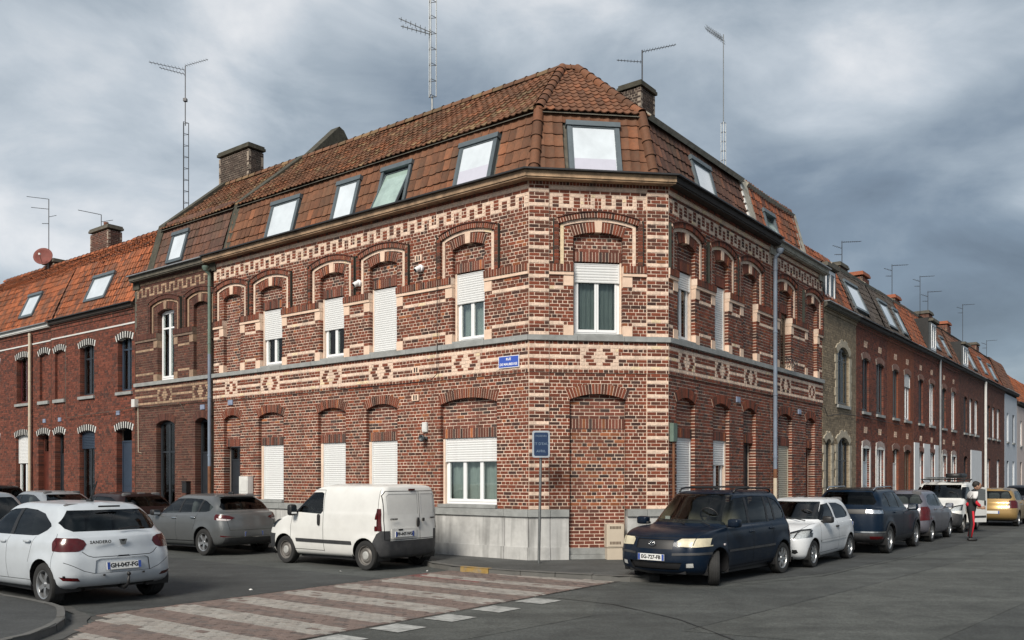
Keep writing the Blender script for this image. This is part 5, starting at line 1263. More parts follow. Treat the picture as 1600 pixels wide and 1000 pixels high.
class Car:
    def __init__(s, name, label, cat, rings, loc, rotz, paint, wheels, rw, sub=4, nside=30, flare=.014, bow=(.10, .07), taper=.045, group=None, tw=.19):
        s.t = thing(name, label, cat, loc, group, rotz, world=False); s.paint = paint; s.wheels = wheels; s.rw = rw; s.rings = rings; s.tw = tw
        pr = pchip(rings, sub); nf, nc, ns = 7, 7, nside; V = []; s.W2 = max(r[4] for r in rings)
        for xf, zf, xr, zr, w_, rad in pr:
            pts = []; ry = min(rad, w_*.6); k = min(1, w_/.4); rx = rad*1.0; bf, bR = bow[0]*k, bow[1]*k
            for i in range(nf): y = (w_-ry)*i/nf; pts.append((xf-bf*(y/max(w_-ry, 1e-6))**2, y))
            for i in range(nc): a = math.pi/2*i/nc; pts.append((xf-bf-rx+rx*math.cos(a), w_-ry+ry*math.sin(a)))
            xs, xe = xf-bf-rx, xr+bR+rx*.8
            for i in range(ns): pts.append((xs+(xe-xs)*i/ns, w_))
            for i in range(nc): a = math.pi/2*i/nc; pts.append((xe-rx*.8*math.sin(a), w_-ry+ry*math.cos(a)))
            for i in range(nf+1): y = (w_-ry)*(1-i/nf); pts.append((xr+bR*(y/max(w_-ry, 1e-6))**2, y))
            row = []; xm, hl = (xf+xr)/2, (xf-xr)/2
            for x, y in pts:
                y *= 1-taper*((x-xm)/hl)**2; q = (x-xr)/(xf-xr); z = zr+(zf-zr)*q
                for wx in wheels:
                    dd_ = math.hypot(x-wx, z-rw); y += flare*math.exp(-((dd_-rw-.05)/.09)**2)*(1 if abs(y) > .7*s.W2 else 0)
                row.append((x, y, z))
            V.append(row)
        nr, m = len(V), len(V[0]); bm = bmesh.new(); vs = []
        for row in V:
            rv = [bm.verts.new(p) for p in row]; rv += [bm.verts.new((x, -y, z)) for x, y, z in row[-2:0:-1]]; vs.append(rv)
        M_ = len(vs[0])
        for i in range(nr-1):
            for j in range(M_):
                try: bm.faces.new((vs[i][j], vs[i][(j+1) % M_], vs[i+1][(j+1) % M_], vs[i+1][j]))
                except ValueError: pass
        bmesh.ops.remove_doubles(bm, verts=bm.verts, dist=.0004); bm.faces.ensure_lookup_table()
        bmesh.ops.recalc_face_normals(bm, faces=bm.faces)
        s.bm = bm; s.tag = bm.faces.layers.int.new('tag'); s.names = ['body']; s.mats = [paint]; s.off = [0]
    def cut(s, name, view, poly, mat, off=0., cond=None, only=None):
        """polygon in side (x,z), front/rear (y,z) or top (x,y) view; the faces inside become a part"""
        bm = s.bm; ax = {'s': (0, 2), 'f': (1, 2), 'r': (1, 2), 't': (0, 1)}[view]; nax = {'s': 1, 'f': 0, 'r': 0, 't': 2}[view]
        x0, x1 = min(p[0] for p in poly), max(p[0] for p in poly); y0, y1 = min(p[1] for p in poly), max(p[1] for p in poly)
        def ok(f):
            n = f.normal[nax]; c = f.calc_center_median()
            if view == 's': r = abs(n) > .18 and abs(c.y) > .25
            elif view == 'f': r = n > .06 and c.x > 0
            elif view == 'r': r = n < -.06 and c.x < 0
            else: r = n > .3
            return r and (cond is None or cond(c))
        def inbox(f):
            a0 = min(v.co[ax[0]] for v in f.verts); a1 = max(v.co[ax[0]] for v in f.verts); b0 = min(v.co[ax[1]] for v in f.verts); b1 = max(v.co[ax[1]] for v in f.verts)
            return a1 >= x0 and a0 <= x1 and b1 >= y0 and b0 <= y1
        n = len(poly); fs = [f for f in bm.faces if inbox(f) and ok(f)]
        for i in range(n):
            p, q = poly[i], poly[(i+1) % n]; co = [0, 0, 0]; no = [0, 0, 0]; co[ax[0]], co[ax[1]] = p; no[ax[0]], no[ax[1]] = q[1]-p[1], p[0]-q[0]
            if math.hypot(no[0], no[1])+abs(no[2]) < 1e-7 or not fs: continue
            geom = fs+list({e for f in fs for e in f.edges})+list({v for f in fs for v in f.verts})
            ret = bmesh.ops.bisect_plane(bm, geom=geom, dist=1e-5, plane_co=co, plane_no=no)
            fs = [g_ for g_ in ret['geom'] if isinstance(g_, bmesh.types.BMFace)]
        k = len(s.names); s.names.append(name); s.mats.append(mat); s.off.append(off)
        def inside(x, y):
            r = False; j = n-1
            for i in range(n):
                xi, yi = poly[i]; xj, yj = poly[j]
                if (yi > y) != (yj > y) and x < (xj-xi)*(y-yi)/(yj-yi)+xi: r = not r
                j = i
            return r
        for f in fs:
            c = f.calc_center_median()
            if inside(c[ax[0]], c[ax[1]]) and (only is None or s.names[f[s.tag]] == only): f[s.tag] = k
    def cut2(s, name, view, poly, mat, off=0., cond=None):
        """the same on both sides of the centre line (front/rear view)"""
        s.cut(name, view, poly, mat, off, cond); s.cut(name, view, [(-a, b) for a, b in poly][::-1], mat, off, cond)
    def gap(s, view, pts, wd=.009, cond=None):
        for (a, b), (c, d) in zip(pts, pts[1:]):
            l = math.hypot(c-a, d-b); nx, ny = -(d-b)/l*wd/2, (c-a)/l*wd/2
            s.cut('panel_gap', view, [(a+nx, b+ny), (c+nx, d+ny), (c-nx, d-ny), (a-nx, b-ny)], m_black, -.006, cond)
    def arches(s, pad=.065, mat=None, trim=0):
        for wx in s.wheels:
            def circ(r): return [(wx+r*math.cos(2*math.pi*i/26), s.rw+r*math.sin(2*math.pi*i/26)) for i in range(26)]
            cond = lambda c: abs(c.y) > .45*s.W2 and c.z < 1.0
            if trim: s.cut('arch_trim', 's', circ(s.rw+pad+trim), mat or m_black, .012, cond)
            s.cut('_hole', 's', circ(s.rw+pad), m_black, 0, cond)
    def finish(s, seats=True, seat_mat=None, dash_x=None, wheel_mat=None, spokes=5, steer=True, lod=0):
        bm, t = s.bm, s.t; bm.normal_update(); groups = {}
        for f in bm.faces: groups.setdefault(f[s.tag], []).append(f)
        vn = {v: v.normal.copy() for v in bm.verts}
        def mesh_of(faces, off, flip=False):
            idx = {}; V = []; F_ = []
            for f in faces:
                q = []
                for v in f.verts:
                    if v not in idx: idx[v] = len(V); V.append(v.co+vn[v]*off)
                    q.append(idx[v])
                F_.append(q[::-1] if flip else q)
            return [tuple(v) for v in V], F_
        inner = []
        merged = {}
        for k, fs in groups.items():
            nm = s.names[k]
            if nm == '_hole': continue
            glassy = 'window' in nm or nm == 'windscreen'
            if not glassy and nm not in ('headlight', 'lower_grille', 'grille'): inner += [f for f in fs if f.calc_center_median().z > .45]
            key = (nm, s.mats[k].name) if nm in ('panel_gap', 'arch_trim', 'bumper_trim', 'body', 'pillar_trim') else (nm, k)
            merged.setdefault(key, []).append((k, fs))
        for (nm, _), lst in merged.items():
            if nm in ('headlight', 'tail_light', 'side_window', 'fog_lamp') or True:
                fs = [f for k, l in lst for f in l]; k = lst[0][0]
                halves = [fs]
                if nm in ('headlight', 'tail_light', 'side_window', 'fog_lamp', 'door_handle', 'reflector', 'side_moulding', 'pillar_trim', 'arch_trim', 'tail_light_lens'):
                    halves = [[f for f in fs if f.calc_center_median().y > 0], [f for f in fs if f.calc_center_median().y <= 0]]
                for hv in halves:
                    if not hv: continue
                    if nm == 'headlight' and s.mats[k] is m_head:
                        V, F_ = mesh_of(hv, -.045); g = G(); g.add(V, F_); bowl = g.build('headlight', m_bowl, t, True, autosmooth=38)
                        V, F_ = mesh_of(hv, s.off[k]); g = G(); g.add(V, F_); g.build('lens', m_lens, bowl, True, autosmooth=38); continue
                    V, F_ = mesh_of(hv, s.off[k]); g = G(); g.add(V, F_); g.build(nm, s.mats[k], t, True, autosmooth=38)
        V, F_ = mesh_of(inner, -.022, True); g = G(); g.add(V, F_); g.build('interior_trim', m_cabin, t, True)
        # underbody and wheel wells
        g = G(); L_ = max(r[0] for r in s.rings); zb = s.rings[0][1]
        w2 = s.W2*.80
        xs = sorted(s.wheels); ra = s.rw+.075
        g.box(None, xs[0]+ra, xs[1]-ra, -w2, w2, zb-.03, zb+.16); g.box(None, xs[1]+ra, L_-.2, -w2*.8, w2*.8, zb+.02, zb+.2); g.box(None, -L_+.25, xs[0]-ra, -w2*.8, w2*.8, zb+.06, zb+.2); g.box(None, xs[0]-ra, xs[1]+ra, -w2*.62, w2*.62, zb+.03, .62)
        g.build('underbody', m_black, t)
        for wx in s.wheels:
            for sg in (-1, 1):
                k = 14; V = [(wx+(s.rw+.068)*math.cos(a), y*sg, s.rw+(s.rw+.068)*math.sin(a)) for y in (s.W2*.55, s.W2*.965) for a in [math.pi*(1.18*i/k-.09) for i in range(k+1)]]
                g = G(); g.add(V, [[i, i+1, k+2+i, k+1+i] for i in range(k)]); g.build('wheel_arch_liner', m_black, t, True)
        wm = wheel_meshes(s.rw, s.tw, spokes, wheel_mat or m_rim)
        for wx in s.wheels:
            for sg in (1, -1):
                w_ = link('wheel', wm[0], t); w_.location = (wx, sg*(s.W2-s.tw/2-.028), s.rw); w_.rotation_euler = (0, random.uniform(0, 2), 0 if sg > 0 else math.pi); link('rim', wm[1], w_); link('wheel_recess' if spokes >= 4 else 'hub_cap', wm[2], w_)
                if getattr(s, 'steer', 0) and wx == max(s.wheels): w_.rotation_euler = (0, 0, s.steer+(0 if sg > 0 else math.pi))
        if seats:
            sm = seat_mat or m_seat; z0 = zb+.16; H_ = max(r[1] for r in s.rings); hz = H_-1.5
            for x, ys in (((dash_x or .7)-.95, (-.36, .36)), ((dash_x or .7)-1.75, (-.42, 0, .42))):
                for y in ys:
                    g = G(); wd_ = .46 if len(ys) == 2 else .4
                    blob(g, (x+.1, y, z0+.28+hz*.5), (.27, wd_/2, .11)); blob(g, (x-.22, y, z0+.62+hz*.5), (.10, wd_/2, .36), tilt=.22); g.build('seat', sm, t, True)
                    g = G(); blob(g, (x-.31, y, z0+1.02+hz*.5), (.05, .13, .09)); g.build('headrest', sm, t, True)
            dx = dash_x or .7
            g = G(); blob(g, (dx-.20, 0, z0+.56+hz*.4), (.18, s.W2*.76, .12)); g.build('dashboard', m_cabin, t, True)
            if steer:
                M = Matrix.Translation((dx-.25, .36, z0+.72+hz*.6)) @ Vector((-.85, 0, .5)).to_track_quat('Z', 'Y').to_matrix().to_4x4()
                g = G(); k = 18; g.tube([M @ Vector((.18*math.cos(a), .18*math.sin(a), 0)) for a in np.linspace(0, 6.283, k)], .015, 6); g.tube([M @ Vector((-.18, 0, 0)), M @ Vector((.18, 0, 0))], .014, 5); g.tube([M @ Vector((0, 0, 0)), M @ Vector((.0, 0, -.25))], .025, 6); g.build('steering_wheel', m_black, t, True)
        bm.free()
    def mirrors(s, x, y, z, mat=None, size=(.09, .11, .075)):
        for sg in (-1, 1):
            g = G(); blob(g, (x, sg*(y+.09), z), size); o = g.build('door_mirror', mat or s.paint, s.t, True)
            g = G(); blob(g, (x+.01, sg*(y-.0), z-.045), (.05, .06, .025)); g.build('mirror_arm', m_black, o, True)
            g = G(); g.box(None, x-size[0]-.002, x-size[0]+.014, sg*(y+.09)-size[1]*.75, sg*(y+.09)+size[1]*.75, z-size[2]*.65, z+size[2]*.65); g.build('mirror_glass', m_mirror, o)
    def handles(s, pts, y, mat=None):
        for x, z in pts:
            for sg in (-1, 1): g = G(); blob(g, (x, sg*y, z), (.095, .022, .02)); g.build('door_handle', mat or s.paint, s.t, True)
    def plate(s, x, z, text, front=True, y=0., tilt=0., w_=.52):
        sg = 1 if front else -1; F = FrG((x, y, z), (0, sg, 0), (sg*math.cos(tilt), 0, math.sin(tilt)), (-sg*math.sin(tilt), 0, math.cos(tilt)))
        g = G(); g.box(F, -w_/2, w_/2, -.012, .004, -.055, .055); p = g.build('number_plate', m_platew, s.t)
        g = G(); g.box(F, -w_/2+.003, -w_/2+.045, .004, .0055, -.052, .052); g.box(F, w_/2-.045, w_/2-.003, .004, .0055, -.052, .052); g.build('plate_band', m_plateb, p)
        if text:
            M = Matrix(((*[F.U[i] for i in ()],),)) if False else Matrix(((F.U[0], F.Z[0], F.N[0], 0), (F.U[1], F.Z[1], F.N[1], 0), (F.U[2], F.Z[2], F.N[2], 0), (0, 0, 0, 1))); M.translation = Vector(F.p(0, .0055, 0))
            text_mesh(text, .088, m_black, 'plate_lettering', p, M, bold=.003)
    def badge(s, x, y, z, text, size, mat, front=False, spacing=1.0):
        sg = 1 if front else -1; M = Matrix(((0, 0, sg, x), (sg, 0, 0, y), (0, 1, 0, z), (0, 0, 0, 1))); text_mesh(text, size, mat, 'badge_lettering', s.t, M, bold=.002, spacing=spacing, ext=.003)
    def box(s, name, mat, *b): g = G(); g.box(None, *b); return g.build(name, mat, s.t)
    def blob(s, name, mat, c, r, **k): g = G(); blob(g, c, r, **k); return g.build(name, mat, s.t, True)
    def wipers(s, pts):
        for p in pts: g = G(); g.tube(p, [.012]+[.008]*(len(p)-1), 5); g.build('wiper', m_black, s.t)
def blob(g, c, r, p=.45, tilt=0., nu=14, nv=9):
    """rounded box (superellipsoid)"""
    f = lambda a: math.copysign(abs(a)**p, a); V = []
    for i in range(nv+1):
        ph = -math.pi/2+math.pi*i/nv
        for j in range(nu):
            th = 2*math.pi*j/nu; x, y, z = f(math.cos(ph))*f(math.cos(th))*r[0], f(math.cos(ph))*f(math.sin(th))*r[1], f(math.sin(ph))*r[2]
            if tilt: x, z = x*math.cos(tilt)-z*math.sin(tilt), x*math.sin(tilt)+z*math.cos(tilt)
            V.append((c[0]+x, c[1]+y, c[2]+z))
    g.add(V, [[i*nu+j, i*nu+(j+1) % nu, (i+1)*nu+(j+1) % nu, (i+1)*nu+j] for i in range(nv) for j in range(nu)])
wm_cache = {}
def wheel_meshes(r, tw, spokes, rim_mat):
    key = (r, tw, spokes, rim_mat.name)
    if key in wm_cache: return wm_cache[key]
    M = Matrix.Rotation(-math.pi/2, 4, 'X'); h = tw/2; ri = r*.66      # axis along +y (outside)
    g = G(); g.lathe([(ri, -h), (r*.93, -h), (r*.99, -h*.75), (r, 0), (r*.99, h*.75), (r*.945, h*.98), (r*.80, h*1.04), (ri, h*.9), (ri, -h)], M, 40)
    # tread grooves: thin proud ribs
    for q in (-.5, -.17, .17, .5): g.lathe([(r*1.0, h*q-.012), (r*1.006, h*q-.008), (r*1.006, h*q+.008), (r*1.0, h*q+.012)], M, 40)
    ty = g.build('wheel', m_tyre, None, True, autosmooth=40); tm = ty.data; bpy.data.objects.remove(ty)
    g = G(); g.lathe([(ri, h*.92), (ri*.94, h*.86), (ri*.90, h*.60), (ri*.88, -h*.3)], M, 36)
    if spokes >= 4:
        for i in range(spokes):
            a = 2*math.pi*i/spokes; ca, sa = math.cos(a), math.sin(a); wi, wo = ri*.17, ri*(.20 if spokes < 7 else .12)
            V = []
            for rr, ww, y in ((ri*.1, wi, h*.62), (ri*.55, wi*.9, h*.78), (ri*.93, wo, h*.74)):
                for s_, dy in ((-1, 0), (1, 0), (.7, -.045), (-.7, -.045)):
                    V.append((rr*ca-s_*ww*sa, y+dy, rr*sa+s_*ww*ca))
            g.add(V, [[k*4+j, k*4+(j+1) % 4, k*4+4+(j+1) % 4, k*4+4+j] for k in range(2) for j in range(4)])
        g.lathe([(.0, h*.80), (ri*.16, h*.78), (ri*.2, h*.66), (ri*.2, h*.4)], M, 16)
    else:   # pressed steel wheel
        g.lathe([(ri*.90, h*.55), (ri*.78, h*.45), (ri*.62, h*.75), (ri*.45, h*.72), (ri*.3, h*.5), (0, h*.5)], M, 30)
        g.lathe([(0, h*.82), (ri*.30, h*.80), (ri*.40, h*.70), (ri*.42, h*.6)], M, 20)
    ro = g.build('rim', rim_mat, None, True, autosmooth=35); rm = ro.data; bpy.data.objects.remove(ro)
    g = G(); g.lathe([(ri*.93, h*.2), (0, h*.2)], M, 24)
    if spokes < 4: g.lathe([(ri*.44, h*.66), (ri*.42, h*.86), (ri*.30, h*.93), (0, h*.95)], M, 20)
    do = g.build('wheel_recess', m_black if spokes >= 4 else m_rimw, None); dm = do.data; bpy.data.objects.remove(do)
    wm_cache[key] = (tm, rm, dm); return wm_cache[key]
def paint(name, c, rough=.32, metal=0., flake=.05): return material(name, c, rough, metal, flake, 3, coat=.45 if max(c) > .09 else .14, spec=.3 if max(c) > .09 else .15, grime=.10, gscale=2.5, gcol=(.12, .11, .10))
m_tyre = material('tyre_rubber', (.018, .018, .018), .8, var=.25, scale=12, bump=.3, bscale=60)
m_rim = material('alloy', (.42, .43, .44), .35, metal=.8, var=.1); m_rimw = material('pale_wheel_trim', (.50, .50, .48), .45, metal=.3, var=.15, grime=.4, gscale=8, gcol=(.06, .05, .045)); m_steel = material('steel_wheel', (.16, .15, .14), .6, metal=.4, var=.4, scale=9)
m_cabin = material('cabin_trim', (.028, .028, .03), .8, var=.2); m_seat = material('seat_cloth', (.10, .10, .105), .9, var=.2, scale=12); m_seat2 = material('tan_seat', (.17, .14, .10), .9, var=.2)
m_platew = material('plate_white', (.66, .67, .66), .4, var=.06, scale=9, grime=.3, gscale=9, gcol=(.25, .24, .22)); m_plateb = material('plate_blue', (.03, .07, .30), .4)
m_bowl = material('lamp_bowl', (.70, .71, .72), .25, metal=.45, var=.3, scale=30)
m_lens = glass_material('lamp_lens', (.88, .90, .90))
m_tail = material('tail_lens', (.060, .003, .004), .2, var=.3, scale=14, coat=.25, spec=.4); m_tail2 = material('clear_lens', (.55, .50, .50), .15, var=.2, scale=20, coat=1)
m_head = material('headlamp_lens', (.52, .53, .52), .10, metal=.25, var=.35, scale=16, coat=1); m_heady = material('yellowed_headlamp', (.52, .47, .34), .42, metal=.0, var=.2, scale=9, coat=.1)
m_chrome = material('chrome', (.62, .63, .64), .12, metal=1, var=.04); m_mirror = material('mirror', (.7, .72, .74), .03, metal=1, var=.02)
m_cg = glass_material('car_glass', (.60, .66, .64)); m_cgd = glass_material('tinted_car_glass', (.16, .18, .18), ior=1.32); m_bump = material('bumper_plastic', (.03, .031, .034), .6, var=.25, scale=8, grime=.3, gscale=4, gcol=(.08, .078, .075))
p_white = paint('white_paint', (.60, .62, .64)); p_whites = paint('cool_white_paint', (.44, .475, .51)); p_white2 = paint('van_white', (.64, .64, .62), .4); p_grey = paint('graphite_paint', (.115, .122, .126), .35, .4, .08); p_blue = paint('navy_paint', (.004, .010, .022), .3, .1); p_blue2 = paint('deep_blue_paint', (.003, .010, .023), .3, .1); p_lav = paint('lavender_grey_paint', (.14, .138, .165), .35, .4); p_gold = paint('gold_paint', (.33, .215, .085), .35, .4); p_black = paint('black_paint', (.012, .013, .015), .2); p_silver = paint('silver_paint', (.40, .42, .44), .35, .6); p_dk = paint('dark_grey_paint', (.03, .034, .045), .3, .3); p_claret = paint('dark_claret_paint', (.022, .012, .012), .3, .2)
HL, HR_ = math.atan2(dL[1], dL[0]), math.atan2(dR[1], dR[0])
def place(F, u, n): p = F.p(u, n, ZR); return (p[0], p[1], p[2])
def std_windows(c, L, Wd, H, cowl, rf, rr, belt, beltr=None, rearx=None, pil=(), glass=m_cg, rglass=None, ztop=.13, side_rear=.0, fp=.0):
    w_ = Wd/2; br = beltr or belt+.03; rx = rearx if rearx is not None else -L/2+.55
    fr = [(cowl-.30+fp, belt+.02), (cowl-.22+fp, belt+.055), (rf+.06, H-ztop-.035), (rf-.12, H-ztop), (rf-.6, H-ztop+.012), (rr+.50, H-ztop-.005), (rr+.28, H-ztop-.05), (rx-.06, br+.13), (rx+.02, br+.04), (rx+.16, br+.01)]
    c.cut('side_window', 's', fr, glass, -.008)
    for x0, x1 in pil:
        c.cut('pillar_trim', 's', [(x0, belt), (x0+.07, belt), (x1+.07, H-ztop+.03), (x1, H-ztop+.03)], m_black, -.004, only='side_window')
    c.cut('windscreen', 'f', [(-.80*w_, belt+.05), (.80*w_, belt+.05), (.78*w_, belt+.10), (.635*w_, H-.10), (.58*w_, H-.075), (-.58*w_, H-.075), (-.635*w_, H-.10), (-.78*w_, belt+.10)], glass, -.006, lambda q: q.z > belt+.03)
    c.cut('rear_window', 'r', [(-.70*w_, br+.06), (.70*w_, br+.06), (.745*w_, br+.13), (.60*w_, H-.14), (.56*w_, H-.115), (-.56*w_, H-.115), (-.60*w_, H-.14), (-.745*w_, br+.13)], rglass or glass, -.006, lambda q: q.z > br+.03)

# --- white hatchback, near left, seen from behind
L, Wd, H = 4.07, 1.80, 1.50
c = Car('hatchback', 'white hatchback parked at the near left kerb, seen from behind', 'car', hatch(L, Wd, H, .98, .16, -1.46, belt=.97, beltr=1.02, hood=.86, gc=.2, tail=.20), place(FL, 3.33, 8.25), HL, p_whites, (1.22, -1.37), .315, sub=5, nside=40, flare=.03, taper=.06, tw=.2)
c.cut('rear_window', 'r', [(-.60, 1.075), (.60, 1.075), (.685, 1.12), (.715, 1.20), (.56, 1.375), (-.56, 1.375), (-.715, 1.20), (-.685, 1.12)], m_cg, -.006, lambda q: q.z > 1.03)
c.cut('side_window', 's', [(.66, .99), (.74, 1.02), (.22, 1.335), (.02, 1.375), (-.35, 1.395), (-.75, 1.375), (-1.05, 1.325), (-1.34, 1.19), (-1.38, 1.15), (-1.30, 1.09), (-1.10, 1.015), (-.95, 1.005)], m_cgd, -.008)
c.cut('pillar_trim', 's', [(-.27, .96), (-.15, .96), (-.22, 1.42), (-.32, 1.42)], m_black, -.004, only='side_window')
c.cut('windscreen', 'f', [(-.72, 1.02), (.72, 1.02), (.56, 1.41), (-.56, 1.41)], m_cg, -.006, lambda q: q.z > 1.0)
c.cut2('tail_light', 'r', [(.50, .90), (.53, .955), (.60, .985), (.95, 1.0), (.95, .83), (.82, .80), (.62, .80), (.55, .83)], m_tail, .006, lambda q: q.x < -1.60)
c.gap('r', [(-.57, .795), (-.50, .735), (-.43, .71), (.43, .71), (.50, .735), (.57, .795)], .010, lambda q: q.x < -1.6)
c.cut('tailgate_latch', 'r', [(-.10, .700), (.10, .700), (.08, .722), (-.08, .722)], m_black, -.01)
c.cut('bumper_trim', 'r', [(-.62, .23), (.62, .23), (.58, .285), (-.58, .285)], m_bump, .0, lambda q: q.x < -1.5)
c.cut2('reflector', 'r', [(.60, .375), (.80, .395), (.84, .445), (.64, .425)], m_tail, .003, lambda q: q.x < -1.5)
c.cut('bumper_recess', 'r', [(-.42, .475), (.42, .475), (.40, .66), (.34, .685), (-.34, .685), (-.40, .66)], p_whites, -.018)
c.gap('r', [(-.42, .478), (-.56, .52), (-.70, .60), (-.80, .65)], .008, lambda q: q.x < -1.5); c.gap('r', [(.42, .478), (.56, .52), (.70, .60), (.80, .65)], .008, lambda q: q.x < -1.5)
c.gap('s', [(-.24, .98), (-.23, .60), (-.25, .34)]); c.gap('s', [(-1.06, 1.0), (-1.0, .80), (-.93, .62)]); c.gap('s', [(.84, .97), (.92, .70), (.86, .36)]); c.gap('s', [(-1.60, 1.05), (-1.72, .90), (-1.64, .72), (-1.66, .45)], .007)
c.gap('s', [(-1.0, .36), (.85, .33)], .008); c.gap('t', [(-1.25, .46), (.0, .48)], .012); c.gap('t', [(-1.25, -.46), (.0, -.48)], .012)
c.arches(.06); c.steer = 0; c.finish(dash_x=.75, spokes=5); c.mirrors(.68, .86, 1.0, p_whites); c.handles([(-.12, .90), (-.92, .93)], .895, p_whites)
c.plate(-2.03, .575, 'GH-047-FG', False, tilt=.12); c.badge(-1.985, .33, .925, 'SANDERO', .062, m_black, spacing=1.15)
g = G(); g.prism(FrG((-1.985, 0, .92), (0, -1, 0), (-1, 0, 0), (0, 0, 1)), [(-.062, .035), (.062, .035), (.035, -.045), (-.035, -.045)], 0, .012); g.build('badge', m_chrome, c.t); g = G(); g.prism(FrG((-1.998, 0, .92), (0, -1, 0), (-1, 0, 0), (0, 0, 1)), [(-.035, .035), (.035, .035), (.012, .0), (-.012, .0)], 0, .002); g.build('badge_notch', m_black, c.t)
for y in (-.72, -.30, .30, .62, .80): c.blob('parking_sensor', m_black, (-2.03 if abs(y) < .5 else -1.93 if abs(y) < .7 else -1.86, y, .45), (.015, .014, .014))
g = G(); g.tube([(-1.85, -.02, .25), (-2.0, -.02, .24), (-2.10, -.02, .30), (-2.12, -.02, .42)], [.03, .028, .022, .018], 8); blob(g, (-2.12, -.02, .45), (.03, .03, .03), p=1); g.build('tow_hook', m_black, c.t, True)
c.box('spoiler_lamp', m_black, -1.60, -1.57, -.16, .16, 1.415, 1.44)
g = G(); g.tube([(-1.0, 0, 1.49), (-1.22, 0, 1.80)], [.022, .011], 6); blob(g, (-1.0, 0, 1.50), (.07, .035, .03)); g.build('roof_aerial', m_black, c.t)
c.wipers([[(-1.86, .0, 1.09), (-1.83, -.2, 1.12), (-1.82, -.42, 1.11)]])

# --- graphite hatchback by the left wall
L, Wd, H = 4.30, 1.76, 1.47
def grey_hatch(name, label, loc, rot, pnt, text, near=True):
    c = Car(name, label, 'car', hatch(L, Wd, H, .95, .10, -1.50, belt=.95, beltr=1.03, hood=.86, tail=.24), loc, rot, pnt, (1.30, -1.30), .32, sub=4, nside=34, flare=.018, taper=.06)
    std_windows(c, L, Wd, H, .95, .10, -1.50, .95, 1.03, -1.48, [(-.20, -.28), (-1.0, -1.12)], m_cg, m_cgd)
    c.cut2('tail_light', 'r', [(.46, .905), (.60, .96), (.95, 1.02), (.95, .88), (.66, .84)], m_tail, .006, lambda q: q.x < -1.45)
    c.cut2('tail_light_lens', 'r', [(.56, .865), (.82, .90), (.82, .855), (.66, .838)], m_tail2, .008, lambda q: q.x < -1.7)
    c.cut('bumper_trim', 'r', [(-.74, .27), (.74, .27), (.72, .44), (-.72, .44)], m_bump, 0, lambda q: q.x < -1.6); c.cut2('reflector', 'r', [(.56, .46), (.80, .50), (.80, .47), (.58, .44)], m_tail, .003, lambda q: q.x < -1.5)
    c.cut('chrome_strip', 'r', [(-.78, .44), (.78, .44), (.78, .46), (-.78, .46)], m_chrome, .004, lambda q: q.x < -1.6)
    c.cut2('headlight', 'f', [(.45, .66), (.88, .80), (.88, .70), (.50, .60)], m_head, .004, lambda q: q.x > 1.5)
    c.gap('s', [(-.18, .95), (-.16, .60), (-.18, .32)]); c.gap('s', [(-1.02, 1.0), (-.98, .80), (-.90, .62)]); c.gap('s', [(.86, .95), (.92, .66), (.86, .32)]); c.gap('r', [(-.70, 1.05), (-.62, .62), (.62, .62), (.70, 1.05)], .009, lambda q: q.x < -1.6)
    c.gap('s', [(-1.0, .34), (.86, .31)], .02)
    c.arches(.06); c.finish(dash_x=.72, spokes=5); c.mirrors(.66, .84, .99, m_black); c.handles([(-.08, .87), (-.90, .90)], .87, m_chrome); c.plate(-2.13, .52, text, False); c.box('spoiler', pnt, -1.66, -1.45, -.52, .52, 1.40, 1.43)
    g = G(); blob(g, (-1.2, 0, 1.48), (.10, .03, .035)); g.build('roof_fin', m_black, c.t, True); return c
grey_hatch('hatchback', 'graphite grey hatchback parked by the left wall behind the white van', place(FL, 8.75, 2.15), HL, p_grey, 'EQ-846-PT')

